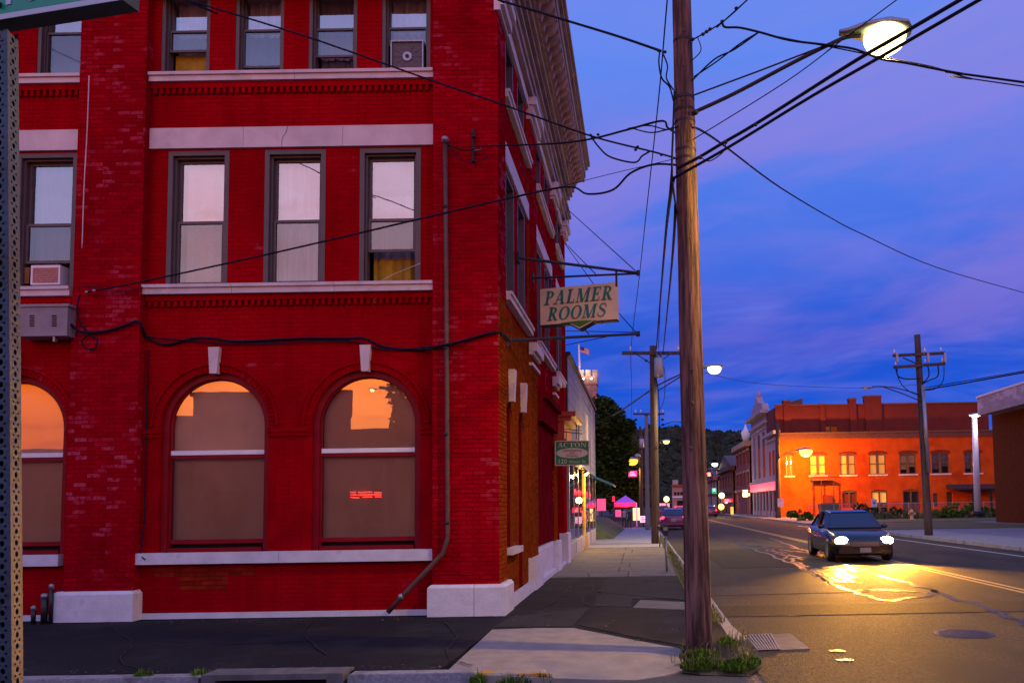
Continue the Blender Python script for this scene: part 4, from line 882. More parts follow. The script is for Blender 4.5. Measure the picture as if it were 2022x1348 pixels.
l4 = thing('street_lamp', 'orange sodium street lamp glowing in front of the dark tree', 'street lamp', U(1266, 918, Y=76))
mb = MB(); mb.tube([U(1266, 922, Y=75.8), U(1258, 912, Y=75.8), U(1250, 909, Y=75.8)], .05, 6); mb.build('arm', M_STEEL, l4)
cobra(l4, U(1249, 907, Y=75.8), Vector((-1, 0, 0)), .9, 1.2, glow('lit_lens_orange', (1, .42, .04), 2.6), 900, (1, .5, .12))
l5 = thing('street_lamp', 'small yellow green street lamp against the dark hill right of the second pole', 'street lamp', U(1300, 868, Y=80))
mb = MB(); mb.tube([U(1266, 872, Y=80), U(1300, 864, Y=80), U(1312, 868, Y=80)], .05, 6); mb.build('arm', M_STEEL, l5)
cobra(l5, U(1315, 870, Y=80), Vector((1, 0, 0)), .8, .7, glow('lit_lens_lime', (.80, 1.0, .18), 2.2), 300, (.9, 1, .4))
wire([(1288, 768, 33.8), (1262, 786, 33), (1230, 808, 32), (1205, 822, 31)], .03, 'thick service cable from the second pole down left into the trees', group='wires down the street')
wire([(1300, 771, 33.8), (1325, 755, 32), (1352, 738, 31)], .022, 'service cable from the second pole up right behind the near pole', group='wires down the street')
wire([(1296, 746, 33.8), (1301, 790, 36), (1302, 880, 45), (1292, 905, 52)], .02, 'drooping lead down the right side of the second pole', group='wires down the street')
wire([(1301, 842, 52), (1330, 832, 48), (1360, 836, 44)], .02, 'faint sagging wire over the hill behind the near pole', group='wires down the street')
wire([(1302, 700, 33.9), (1313, 740, 36), (1308, 800, 44), (1284, 818, 52)], .015, 'thin wire from the transformer pole to the grey pole', group='wires down the street')

# pole across the street with two crossarms and an unlit lamp
p6, b6, t6 = pole('utility_pole', 'wooden utility pole across the street with double crossarms and looped leads', 1834, 1056, 1811, 661, 37.8, .19, .14, M_POLE2)
crossarm(p6, 1763, 702, 1865, 697, 37.8, .13, (.03, .62, .93)); crossarm(p6, 1764, 725, 1866, 718, 37.8, .13, (.05, .62, .95))
mb = MB(); mb.tube([U(1783, 706, Y=37.6), U(1810, 718, Y=37.6)], .03, 6); mb.build('brace', M_STEEL, p6)
for px in (1768, 1829, 1862):
    mb = MB(); mb.box(*(lambda p: (p.x - .05, p.x + .05, p.y - .3, p.y - .2, p.z - .12, p.z + .32))(U(px, 712, Y=37.8))); mb.build('fuse_cutout', M_GALV, p6)
P = [U(1822, 760, Y=37.55), U(1834, 932, Y=37.52)]; mb = MB(); mb.tube(P, .085, 10); mb.build('riser_conduit', M_GALV, p6, True)
for pts, r in ((((1771, 727), (1773, 742), (1790, 748), (1818, 747)), .03), (((1832, 722), (1834, 742), (1822, 756)), .03), (((1852, 720), (1852, 742), (1836, 750), (1822, 757)), .03), (((1864, 722), (1862, 752), (1845, 768), (1824, 770)), .02), (((1768, 727), (1778, 755), (1795, 772), (1815, 780)), .02)):
    mb = MB(); mb.tube(catmull([U(x, y, Y=37.5) for x, y in pts], 5), r, 6); mb.build('lead', M_WIRE, p6, True)
l6 = thing('street_lamp', 'unlit silver cobra head lamp on a curved arm of the pole across the street', 'street lamp', U(1815, 790, Y=37.8))
for pts in (((1818, 780), (1780, 768), (1745, 763), (1722, 763)), ((1818, 792), (1785, 778), (1745, 764))):
    mb = MB(); mb.tube(catmull([U(x, y, Y=37.6) for x, y in pts], 5), .025, 8); mb.build('arm', M_STEEL, l6, True)
c = U(1712, 765, Y=37.6); mb = MB(); mb.blob(c, .28, .14, .06, 14, 8); mb.build('housing', M_GALV, l6, True); mb = MB(); mb.blob(c + Vector((-.05, 0, -.04)), .16, .1, .05, 12, 6); mb.build('lens', M_WHITE, l6, True)
wire([(1822, 770, 37.7), (1900, 757, 35), (1960, 746, 33), (2040, 732, 31)], .03, 'double heavy line from the pole across the street out to the right', group='wires across the street')
wire([(1822, 766, 37.7), (1900, 753, 35), (1960, 743, 33), (2040, 729, 31)], .02, 'upper thinner line of the pair going right from the far pole', group='wires across the street')
wire([(1390, 735, 60), (1500, 757, 70), (1700, 766, 80), (1822, 758, 85)], .02, 'hair-thin wire over the roofs of the long orange building', group='wires across the street')

# tall white lamp post by the modern building
lp = thing('lamp_post', 'tall white tapered lamp post with a lit flat head near the modern corner building', 'street lamp', U(1931, 1012, Y=64))
b, t = U(1931, 1016, Y=64), U(1924, 824, Y=64); mb = MB(); mb.tube([b, t], [.26, .2], 14); mb.build('shaft', M_WHITE, lp, True)
mb = MB(); mb.lathe(b - Vector((0, 0, .1)), [(.45, 0), (.45, .35), (.3, .4)], 14); mb.build('base', M_STEEL, lp, True)
c = U(1926, 819, Y=64); mb = MB(); mb.lathe((c.x, c.y, c.z), [(.2, -.1), (.5, .0), (.52, .08), (.3, .14)], 16); mb.build('head', M_GALV, lp, True)
mb = MB(); mb.lathe((c.x, c.y, c.z), [(.1, -.2), (.42, -.06), (.47, -.005)], 16); mb.build('lens', glow('lit_lens_white', (1, .92, .9), 3), lp, True)
lamp('lamp_light', c + Vector((0, -.9, -.6)), 90, (1, .85, .8), .2, lp)
# sodium lamp in front of the orange wall and its pole
p7, b7, t7 = pole('lamp_pole', 'plain dark lamp pole standing before the left end of the orange building', 1537, 1020, 1535, 834, 84.6, .3, .2, M_POLE2, 'lamp pole')
sg = U(1541, 992, Y=84.2); mb = MB(); mb.box(sg.x - .3, sg.x + .3, 84.15, 84.2, sg.z - .45, sg.z + .45); mb.build('notice_plate', mat('pale_notice', (.6, .45, .5), .5, .3, 2), p7)
l7 = thing('street_lamp', 'bright orange sodium lamp glaring in front of the long orange building', 'street lamp', U(1540, 880, Y=84.2))
mb = MB(); mb.tube(catmull([U(1536, 905, Y=84.4), U(1556, 893, Y=84.3), U(1578, 888, Y=84.2)], 5), .06, 8); mb.build('arm', M_STEEL, l7, True)
cobra(l7, U(1590, 888, Y=84.2), Vector((1, 0, 0)), 1.3, 1.5, L_SOD, 15000, (1, .32, .02), rad=.4, cone=None)

# ------------------------------------------------------------------ fixtures on the brick building
def onwall(px, py, Y): return U(px, py, Y=Y)
# conduit with weatherhead
cnd = thing('conduit_pipe', 'brown conduit running down the corner pier with a weatherhead on top and a slanted foot', 'pipe', U(882, 1210, Y=Y0 - .08))
P = [U(x, y, Y=Y0 - .07) for x, y in ((879, 278), (881, 500), (883, 800), (884, 1000), (884, 1060), (876, 1090), (850, 1118), (800, 1170), (766, 1208))]
mb = MB(); mb.tube(P, .036, 12); mb.build('tube', mat('rusty_brown_pipe', (.10, .045, .035), .55, .3, 6), cnd, True)
p = U(879, 276, Y=Y0 - .1); mb = MB(); mb.blob(p, .06, .08, .055, 12, 8); mb.build('weatherhead', M_GALV, cnd, True)
for py in (412, 690, 860, 1035):
    p = U(883 - (1035 - py) * .006, py, Y=Y0 - .07); mb = MB(); mb.lathe((p.x, p.y, p.z), [(.042, 0), (.042, .05)], 12); mb.build('coupling', M_STEEL, cnd, True)
p = U(792, 1177, Y=Y0 - .07); mb = MB(); mb.blob(p, .05, .05, .05, 10, 6); mb.build('joint', M_GALV, cnd, True)
wire([(880, 282, 12.15), (895, 290, 12.12), (915, 296, 12.1), (935, 295, 12.1)], .012, 'short black lead from the weatherhead to the iron bracket', group='cables on the brick front')
wire([(884, 286, 12.15), (905, 312, 12.12), (935, 322, 12.1), (965, 308, 12.1)], .008, 'thin slack lead hanging under the iron bracket', group='cables on the brick front')
brk = thing('wire_bracket', 'black iron wire bracket with three spools on the corner pier', 'bracket', U(935, 295, Y=Y0 - .06))
mb = MB(); mb.box(*(lambda a, b: (a.x - .015, a.x + .015, Y0 - .06, Y0 - .01, b.z, a.z))(U(935, 258, Y=Y0), U(935, 322, Y=Y0))); mb.build('rod', M_STEEL, brk)
for py in (268, 292, 316):
    p = U(935, py, Y=Y0 - .12); mb = MB(); mb.lathe((p.x, p.y, p.z - .03), [(.035, 0), (.02, .02), (.02, .045), (.035, .06)], 10); mb.build('spool', M_STEEL, brk, True)
mb = MB(); mb.tube([U(935, 297, Y=Y0 - .12), U(948, 296, Y=Y0 - .15), U(950, 289, Y=Y0 - .18), U(968, 287, Y=Y0 - .3)], .008, 6); mb.build('dead_end', M_GALV, brk)
# cables on the front
cf = [(140, 640, 12.2), (160, 655, 12.22), (200, 655, 12.25), (240, 645, 12.25), (270, 634, 12.25), (280, 645, 12.27), (292, 668, 12.42), (330, 680, 12.42), (380, 668, 12.42), (420, 668, 12.36), (470, 674, 12.42), (590, 668, 12.42), (680, 668, 12.42), (720, 668, 12.36), (760, 685, 12.42), (830, 690, 12.42), (880, 683, 12.2), (930, 668, 12.26), (980, 656, 12.26), (996, 662, 12.6), (1008, 674, 13.2)]
wire(cf, .021, 'thick sagging cable strung along the brick front above the arched windows', group='cables on the brick front', name='wall_cable', k=4)
wire([(x, y + (5 if 300 < x < 860 else -3), Y - .02) for x, y, Y in cf[6:-1:2]], .011, 'thin cable lashed beside the thick one above the arches', group='cables on the brick front', name='wall_cable', k=5)
wire([(158, 580, 12.2), (152, 610, 12.2), (160, 640, 12.22), (180, 662, 12.25), (192, 672, 12.24), (186, 688, 12.24), (168, 686, 12.24), (162, 672, 12.24), (176, 660, 12.24)], .012, 'coil of black cable hanging on the left pilaster beside the meter box', group='cables on the brick front', name='wall_cable')
wire([(160, 565, 12.2), (200, 568, 12.22), (250, 575, 12.24), (282, 566, 12.24)], .006, 'faint thin cable across the left pilaster below the sill', group='cables on the brick front', name='wall_cable')
wire([(176, 150, 12.2), (172, 260, 12.22), (166, 370, 12.22), (162, 490, 12.24)], .008, 'pale thin wire hanging down the left edge of the pilaster', M_STONE, group='cables on the brick front', name='wall_cable')
wire([(292, 690, 12.42), (290, 800, 12.42), (286, 980, 12.42), (284, 1040, 12.42), (278, 1090, 12.38), (286, 1104, 12.3)], .010, 'dark wire running down the shadowed corner beside the left arched window', group='cables on the brick front', name='wall_cable')
wire([(726, 572, 12.3), (770, 545, 12.32), (830, 520, 12.3)], .004, 'thin twig-like wire across the foot of the right middle window', M_STONE, group='cables on the brick front', name='wall_cable')
# meter box, air conditioners, fan, stub pipes
def bx(o, name, m, x0, y0, x1, y1, Ya, Yb):
    a, b = U(x0, y1, Y=Ya), U(x1, y0, Y=Ya); mb = MB(); mb.box(a.x, b.x, Ya, Yb, a.z, b.z); return mb.build(name, m, o)
mt = thing('meter_cabinet', 'grey louvred metal cabinet on the wall under the left window sill', 'cabinet', U(88, 664, Y=12.2))
bx(mt, 'box', mat('grey_cabinet_paint', (.22, .20, .23), .5, .15, 4), 28, 602, 134, 664, 12.12, 12.45)
bx(mt, 'lid', mat('grey_cabinet_paint', (.22, .20, .23), .5, .15, 4), 26, 599, 136, 606, 12.10, 12.45)
for xx in (58, 102):
    for k in range(6): bx(mt, 'louvre', M_DARK, xx, 622 + k * 4, xx + 9, 624 + k * 4, 12.112, 12.13)
bx(mt, 'latch', M_GALV, 104, 664, 108, 674, 12.14, 12.2)
ac = thing('air_conditioner', 'small window air conditioner with a pinkish grille in the left second floor window', 'air conditioner', U(90, 562, Y=12.4))
bx(ac, 'case', M_WHITE, 60, 523, 119, 562, 12.40, 12.62); bx(ac, 'grille', mat('copper_fins', (.42, .14, .11), .5, .3, 30), 64, 528, 114, 558, 12.39, 12.399)
for k in range(7): bx(ac, 'slat', M_STONE, 64, 529 + k * 4.3, 114, 530 + k * 4.3, 12.382, 12.39)
bx(ac, 'side_panel', mat('wood_filler_panel', (.22, .09, .02), .7, .3, 5), 40, 528, 58, 560, 12.56, 12.58)
fan = thing('window_fan', 'square grey box fan with a round hub in the top right window', 'fan', U(803, 142, Y=12.55))
a, b = U(771, 142, Y=12.5), U(836, 79, Y=12.5)
mb = MB()
for q in ((a.x, b.x, a.z, a.z + .02), (a.x, b.x, b.z - .02, b.z), (a.x, a.x + .02, a.z + .02, b.z - .02), (b.x - .02, b.x, a.z + .02, b.z - .02)): mb.box(q[0], q[1], 12.50, 12.66, q[2], q[3])
mb.build('rim', M_GALV, fan); mb = MB(); mb.box(a.x + .021, b.x - .021, 12.53, 12.56, a.z + .021, b.z - .021); mb.build('guard', mat('fan_guard', (.09, .075, .085), .6, .3, 40), fan)
c = (a + b) / 2; mb = MB(); n = 20
for rr, dz in ((.075, .02), (.03, .03)):
    mb = MB(); mb.add([(c.x + rr * math.cos(2 * math.pi * k / n), 12.53 - dz, c.z + rr * math.sin(2 * math.pi * k / n)) for k in range(n)] + [(c.x + rr * math.cos(2 * math.pi * k / n), 12.535, c.z + rr * math.sin(2 * math.pi * k / n)) for k in range(n)], [tuple(range(n))] + [(k, (k + 1) % n, (k + 1) % n + n, k + n) for k in range(n)]); mb.build('hub' if rr > .05 else 'badge', M_GALV if rr > .05 else M_STEEL, fan)
for k in range(12):
    an = 2 * math.pi * k / 12; mb = MB(); mb.tube([(c.x + .08 * math.cos(an), 12.525, c.z + .08 * math.sin(an)), (c.x + .225 * math.cos(an), 12.525, c.z + .225 * math.sin(an))], .003, 4); mb.build('spoke', M_GALV, fan)
for (px, py0, py1, r, lab) in ((66, 1218, 1200, .032, 'shortest black stub pipe by the perforated post at the wall foot'), (87, 1221, 1176, .045, 'stout black stub pipe at the wall foot, middle of three'), (100, 1219, 1157, .03, 'tallest slim black pipe at the wall foot beside the white plinth')):
    a, b = U(px, py0, Y=12.2), U(px, py1, Y=12.2); t = thing('vent_pipe', lab, 'pipe', (a.x, 12.2, 0), 'stub pipes at the wall foot'); mb = MB(); mb.tube([(a.x, 12.2, -.01), (a.x, 12.2, b.z)], r, 12); mb.build('tube', M_BLACK, t, True)
    mb = MB(); mb.lathe((a.x, 12.2, b.z), [(r * 1.15, -.03), (r * 1.15, .02), (r * .6, .04)], 12); mb.build('cap', M_GALV, t, True)

# ------------------------------------------------------------------ lettering
def ringpoly(cx, cy, rx, ry, ix, iy, a0, a1, n=16):
    o = [(cx + rx * math.cos(R(a0 + (a1 - a0) * i / n)), cy + ry * math.sin(R(a0 + (a1 - a0) * i / n))) for i in range(n + 1)]
    q = [(cx + ix * math.cos(R(a0 + (a1 - a0) * i / n)), cy + iy * math.sin(R(a0 + (a1 - a0) * i / n))) for i in range(n + 1)]
    return [[o[i], o[i + 1], q[i + 1], q[i]] for i in range(n)]
def bar(x0, y0, x1, y1, t): return [[(x0 - t / 2, y0), (x0 + t / 2, y0), (x1 + t / 2, y1), (x1 - t / 2, y1)]]
def bx2(a, b, c, d): return [[(a, b), (c, b), (c, d), (a, d)]]
def scurve():
    P = [(.62, .80), (.52, .95), (.36, .98), (.2, .93), (.13, .78), (.2, .64), (.36, .54), (.53, .43), (.62, .27), (.54, .09), (.36, .02), (.18, .06), (.08, .24)]
    Wd = [.03, .05, .06, .08, .11, .14, .16, .15, .12, .09, .06, .05, .03]; out = []; L = []; Q = []
    for i, (x, y) in enumerate(P):
        x0, y0 = P[max(i - 1, 0)]; x1, y1 = P[min(i + 1, len(P) - 1)]; d = math.hypot(x1 - x0, y1 - y0); nx, ny = -(y1 - y0) / d, (x1 - x0) / d
        L.append((x + nx * Wd[i] / 2, y + ny * Wd[i] / 2)); Q.append((x - nx * Wd[i] / 2, y - ny * Wd[i] / 2))
    return [[L[i], L[i + 1], Q[i + 1], Q[i]] for i in range(len(P) - 1)] + bx2(.60, .66, .64, .86) + bx2(.06, .14, .10, .34)
GL = {'P': (.7, bar(.24, .0, .24, 1, .19) + bx2(.04, 0, .46, .05) + bx2(.04, .95, .3, 1) + ringpoly(.32, .735, .36, .265, .19, .215, -90, 90)),
      'R': (.82, bar(.24, .0, .24, 1, .19) + bx2(.04, 0, .44, .05) + bx2(.04, .95, .3, 1) + ringpoly(.32, .75, .36, .25, .19, .2, -90, 90) + bar(.42, .5, .70, 0, .2) + bx2(.6, 0, .86, .05)),
      'A': (.88, bar(.16, 0, .46, 1, .07) + bar(.70, 0, .47, 1, .2) + bx2(.25, .3, .6, .36) + bx2(.02, 0, .3, .05) + bx2(.55, 0, .88, .05)),
      'L': (.70, bar(.24, 0, .24, 1, .19) + bx2(.04, 0, .66, .06) + bx2(.04, .95, .44, 1) + bx2(.61, .0, .66, .28)),
      'M': (1.08, bar(.16, 0, .16, 1, .06) + bar(.22, 1, .52, 0, .19) + bar(.82, 1, .55, 0, .07) + bar(.88, 0, .88, 1, .18) + bx2(.03, 0, .30, .05) + bx2(.72, 0, 1.05, .05) + bx2(.04, .95, .2, 1) + bx2(.8, .95, 1.05, 1)),
      'E': (.74, bar(.24, 0, .24, 1, .19) + bx2(.04, 0, .68, .06) + bx2(.04, .94, .66, 1) + bx2(.3, .48, .54, .54) + bx2(.63, 0, .68, .26) + bx2(.61, .76, .66, 1) + bx2(.51, .38, .55, .64)),
      'O': (.88, ringpoly(.44, .5, .42, .51, .23, .46, 0, 360, 28)), 'S': (.70, scurve()),
      'C': (.80, ringpoly(.44, .5, .42, .51, .24, .45, 50, 310, 24) + bx2(.66, .66, .71, .98)),
      'T': (.78, bar(.39, 0, .39, 1, .19) + bx2(.03, .93, .75, 1) + bx2(.22, 0, .56, .05) + bx2(.03, .7, .08, 1) + bx2(.70, .7, .75, 1)),
      'N': (.92, bar(.15, 0, .15, 1, .07) + bar(.2, 1, .76, 0, .2) + bar(.78, 0, .78, 1, .07) + bx2(.02, 0, .29, .05) + bx2(.02, .95, .3, 1) + bx2(.65, .95, .92, 1))}
def letters(parent, text, m, base, eu, ev, en, h, width, shear=0.0, th=.006):
    tot = sum(GL[ch][0] + .06 for ch in text); s_ = width / tot; x = 0
    for ch in text:
        wd, polys = GL[ch]; mb = MB()
        for pl in polys:
            pts = [base + eu * ((x + px + shear * py * h / s_) * s_) + ev * (py * h) + en * .001 for px, py in pl]
            n = len(pts); q = [p + en * th for p in pts]; mb.add(pts + q, [tuple(range(n, 2 * n))] + [(i, (i + 1) % n, (i + 1) % n + n, i + n) for i in range(n)])
        mb.build('letter', m, parent); x += wd + .06
def text_obj(parent, body, m, loc, size, eu, ev, name='lettering', align='CENTER'):
    cu = bpy.data.curves.new(name, 'FONT'); cu.body = body; cu.size = size; cu.align_x = align; cu.extrude = .002; cu.resolution_u = 2
    t = bpy.data.objects.new('tmp', cu); COL.objects.link(t); dg = bpy.context.evaluated_depsgraph_get(); me = bpy.data.meshes.new_from_object(t.evaluated_get(dg)); bpy.data.objects.remove(t); bpy.data.curves.remove(cu)
    en = eu.cross(ev); M4 = Matrix((eu, ev, en)).transposed().to_4x4(); M4.translation = Vector(loc) - origin(parent); me.transform(M4); me.materials.clear(); me.materials.append(m)
    o = bpy.data.objects.new(name, me); COL.objects.link(o); o.parent = parent; return o

# hanging sign over the pavement
BLs, BRs, TLs, TRs = U(1067, 642, Y=16.3), U(1218, 637, Y=15.85), U(1065, 571, Y=16.3), U(1218, 559, Y=15.85)
eu = Vector((BRs.x - BLs.x, BRs.y - BLs.y, 0)).normalized(); ev = Vector((0, 0, 1)); en = Vector((eu.y, -eu.x, 0)); Ws = (BRs - BLs).length
M_SIGN = mat('cream_sign_face', (.86, .70, .42), .5, .1, 3, col2=(.74, .58, .34), c2scale=1.2); M_SGRN = mat('dark_green_letter', (.004, .26, .19), .5, .1); M_SHAD = mat('letter_shadow_outline', (.46, .30, .24), .6, .1)
sign = thing('hanging_sign', 'cream hanging sign with green italic letters PALMER ROOMS over the sidewalk', 'sign', (BLs.x, BLs.y, BLs.z))
z0, z1 = BLs.z, TLs.z
def sp(u, z, d=0): return Vector((BLs.x, BLs.y, 0)) + eu * (u * Ws) + Vector((0, 0, z)) + en * d
vdrop = .135; prof = [(0, z0), (.38, z0), (.52, z0 - vdrop), (.70, z0), (1, z0), (1, z1), (0, z1)]
mb = MB(); mb.prism([sp(u, z) for u, z in prof], -en * .14); mb.build('panel', M_SIGN, sign)
mb = MB()
for i in range(5):
    (ua, za), (ub, zb) = prof[i], prof[i + 1]
    if i in (0, 1, 2, 3): mb.prism([sp(ua, za - .004, .006), sp(ub, zb - .004, .006), sp(ub, zb - .03, .006), sp(ua, za - .03, .006)], -en * .16)
mb.build('trim', M_STEEL, sign)
mb = MB(); mb.prism([sp(.24, z0 + .012, .003), sp(.42, z0 - .02, .003), sp(.52, z0 - vdrop + .03, .003), sp(.66, z0 - .005, .003), sp(.74, z0 + .012, .003), sp(.5, z0 + .03, .003)], -en * .002); mb.build('green_wedge', mat('bright_green_paint', (.06, .22, .02), .5, .1), sign)
for dx, dz, mm, d in ((-.006, -.014, M_SHAD, .002), (0, 0, M_SGRN, .006)):
    letters(sign, 'PALMER', mm, sp(.045, z0 + .41, d) + eu * dx + ev * dz, eu, ev, en, .275, Ws * .90, .22, .004)
    letters(sign, 'ROOMS', mm, sp(.085, z0 + .08, d) + eu * dx + ev * dz, eu, ev, en, .265, Ws * .78, .22, .004)
hook = U(1217, 545, Y=15.86); mb = MB(); mb.box(hook.x - .02, hook.x + .02, hook.y - .02, hook.y + .05, TRs.z - .06, hook.z + .1); mb.build('hanger', M_STEEL, sign)
mb = MB(); h2 = sp(.12, z1, -.07); mb.box(h2.x - .02, h2.x + .02, h2.y - .02, h2.y + .02, z1 - .01, U(1085, 550, Y=16.2).z); mb.build('hanger', M_STEEL, sign)
arms = thing('sign_bracket', 'black iron arms and guy wires that hold the cream hanging sign', 'bracket', (XS, 15.5, 5.3))
tip = U(1262, 539, Y=16.0); tip2 = U(1262, 659, Y=16.0)
for a, b, r in ((U(1024, 509, X=XS), tip, .028), (U(1052, 549, X=XS + .02), tip + Vector((0, .03, .0)), .022), (U(1000, 672, X=XB + .02), tip2, .026)):
    mb = MB(); mb.tube([a, b], r, 8); mb.build('arm', M_STEEL, arms)
    mb = MB(); mb.box(a.x - .02, a.x + .02, a.y - .08, a.y + .08, a.z - .1, a.z + .1); mb.build('wall_plate', M_STEEL, arms)
for c in (tip, tip2):
    mb = MB(); mb.lathe((c.x - .02, c.y, c.z - .05), [(.04, 0), (.04, .1)], 10); mb.build('collar', M_STEEL, arms)
for pts in (((1118, 411, 23.4), (1254, 534, 16)), ((1116, 480, 23.4), (1176, 541, 16)), ((1116, 482, 23.4), (1180, 572, 18), (1255, 655, 16)), ((1090, 560, 20), (1130, 620, 17), (1163, 660, 16)), ((1118, 653, 23), (1254, 656, 16)), ((1118, 681, 23), (1200, 664, 16))):
    mb = MB(); mb.tube([U(x, y, Y=Y) for x, y, Y in pts], .010, 6); mb.build('guy_wire', M_WIRE, arms)
# green shop sign
AX0, AX1 = U(1097, 918, Y=20), U(1163, 914, Y=20); az1 = U(1097, 871, Y=20).z; az0 = AX0.z
M_AGRN = mat('green_sign_paint', (.003, .22, .08), .45, .1); M_ACRM = mat('cream_sign_paint', (.58, .52, .46), .5, .08)
ac_ = thing('shop_sign', 'small green and white sign reading ACTON Upholstering and Drapery 120 Water St.', 'sign', (AX0.x, 20, az0))
w_ = AX1.x - AX0.x; hh = az1 - az0; E1 = Vector((1, 0, 0)); E3 = Vector((0, 0, 1)); EN = Vector((0, -1, 0))
mb = MB(); mb.box(AX0.x, AX1.x, 20, 20.06, az0, az1); mb.build('panel', M_AGRN, ac_)
mb = MB()
for q in ((AX0.x - .01, AX1.x + .01, az0 - .012, az0 + .008), (AX0.x - .01, AX1.x + .01, az1 - .008, az1 + .012), (AX0.x - .012, AX0.x + .008, az0 + .008, az1 - .008), (AX1.x - .008, AX1.x + .012, az0 + .008, az1 - .008)): mb.box(q[0], q[1], 19.985, 20.07, q[2], q[3])
mb.build('frame', M_ACRM, ac_)
n = 32; cz = az0 + hh * .50; mb = MB(); mb.prism([(AX0.x + w_ / 2 + w_ * .475 * math.cos(2 * math.pi * k / n), 19.998, cz + hh * .215 * math.sin(2 * math.pi * k / n)) for k in range(n)], (0, -.004, 0)); mb.build('oval', M_ACRM, ac_)
letters(ac_, 'ACTON', M_ACRM, Vector((AX0.x + w_ * .06, 19.998, az0 + hh * .75)), E1, E3, EN, hh * .19, w_ * .88, 0, .004)
M_INK = mat('sign_ink', (.05, .05, .04), .6, .05)
for s_, dz, sz in (('Upholstering', .565, .105), ('and', .455, .10), ('Drapery', .345, .10)): text_obj(ac_, s_, M_INK, (AX0.x + w_ * .5, 19.991, az0 + hh * dz), hh * sz * 1.45, E1, E3)
text_obj(ac_, '120', M_ACRM, (AX0.x + w_ * .06, 19.994, az0 + hh * .07), hh * .27, E1, E3, align='LEFT'); text_obj(ac_, 'Water St.', M_ACRM, (AX0.x + w_ * .66, 19.994, az0 + hh * .075), hh * .185, E1, E3)
for px in (1118, 1138, 1143):
    mb = MB(); p = U(px, 868, Y=20.03); mb.tube([p, U(px, 838 if px > 1120 else 850, Y=20.03)], .012, 6); mb.build('hanger', M_STEEL, ac_)
mb = MB(); mb.tube([U(1112, 852, Y=20.03), U(1150, 856, Y=20.03)], .012, 6); mb.tube([U(1112, 846, Y=20.03), U(1150, 850, Y=20.03)], .008, 6); mb.build('crossbar', M_STEEL, ac_)
# perforated sign post with street name blade, close to the viewer
pc = U(20, 700, Y=1.8); ca, sa = math.cos(R(-13.4)), math.sin(R(-13.4)); el = Vector((-ca, sa, 0)) ; er = Vector((sa, ca, 0)); ft = .050
el = Vector((-ca, -sa, 0)); er = Vector((-sa * -1, ca, 0)) if False else Vector((sa, ca, 0))
post = thing('sign_post', 'perforated square steel post at the left edge close to the viewer', 'post', (pc.x, pc.y, ZR))
ztop = U(20, 40, Y=1.8).z
def perf(name, e, nrm):
    mb = MB(); step = .0254; zz = pc.z - .0254 * 30; rr = .0066; n = 10
    def P(u, z): return Vector((pc.x, pc.y, 0)) + e * u + Vector((0, 0, z))
    z = zz
    while z < ztop - step:
        sq = []; ci = []
        for k in range(n):
            a = 2 * math.pi * k / n; c_, s_ = math.cos(a), math.sin(a); f = 1 / max(abs(c_), abs(s_)); sq.append((ft / 2 + c_ * f * step / 2, z + step / 2 + s_ * f * step / 2)); ci.append((ft / 2 + c_ * rr, z + step / 2 + s_ * rr))
        V = [P(*q) for q in sq] + [P(*q) for q in ci] + [P(*q) - nrm * .004 for q in ci]
        mb.add(V, [(k, (k + 1) % n, (k + 1) % n + n, k + n) for k in range(n)] + [(k + n, (k + 1) % n + n, (k + 1) % n + 2 * n, k + 2 * n) for k in range(n)])
        s2 = (ft - step) / 2
        mb.add([P(0, z), P(s2, z), P(s2, z + step), P(0, z + step), P(ft - s2, z), P(ft, z), P(ft, z + step), P(ft - s2, z + step)], [(0, 1, 2, 3), (4, 5, 6, 7)]); z += step
    mb.add([P(0, ZR), P(ft, ZR), P(ft, zz), P(0, zz)], [(0, 1, 2, 3)])
    mb.build(name, M_PAINT, post)
M_PAINT = mat('dull_green_post_paint', (.055, .085, .115), .5, .3, 14, .25, 60, spec=.3, col2=(.03, .04, .042), c2scale=7, c2lo=.5, c2hi=.7)
perf('front_face', el, -er); perf('side_face', er, -el)
for e, o_, nm in ((er, el, 'back_face'), (el, er, 'back_face')):
    q = Vector((pc.x, pc.y, 0)) + o_ * ft; mb = MB(); mb.quad(q + Vector((0, 0, ZR)), q + e * ft + Vector((0, 0, ZR)), q + e * ft + Vector((0, 0, ztop)), q + Vector((0, 0, ztop))); mb.build(nm, M_DARK, post)
post.rotation_euler = (0, R(-2.5), 0); post.location.x += .091
zb = ztop + .012
sA, sB = U(0, 40, Z=zb), U(228, 3, Z=zb); se = Vector((sB.x - sA.x, sB.y - sA.y, 0)).normalized(); sn = Vector((se.y, -se.x, 0))
if sn.y > 0: sn = -sn
blade = thing('street_sign', 'green street name sign with a white border on top of the perforated post', 'sign', (sA.x, sA.y, zb))
s0 = sA - se * .45; s1 = sB + se * .02
mb = MB(); mb.prism([s0, s1, s1 + Vector((0, 0, .2)), s0 + Vector((0, 0, .2))], -sn * .045); mb.build('blade', mat('sign_edge_dark', (.015, .03, .03), .5, .2), blade)
mb = MB(); f_ = sn * .001
mb.prism([s0 + f_, s1 - se * .01 + f_, s1 - se * .01 + f_ + Vector((0, 0, .013)), s0 + f_ + Vector((0, 0, .013))], sn * .001); mb.build('border', mat('white_reflective', (.6, .6, .66), .4, .05), blade)
mb = MB(); mb.prism([s0 + f_ + Vector((0, 0, .0135)), s1 - se * .01 + f_ + Vector((0, 0, .0135)), s1 - se * .01 + f_ + Vector((0, 0, .2)), s0 + f_ + Vector((0, 0, .2))], sn * .001); mb.build('face', mat('green_reflective', (.004, .34, .17), .4, .08), blade)
lb = [U(15, 8, Z=zb + .033), U(52, 0, Z=zb + .033)]
for i, (x0, wd, hh_) in enumerate(((.085 - .055, .0, 0),)): pass
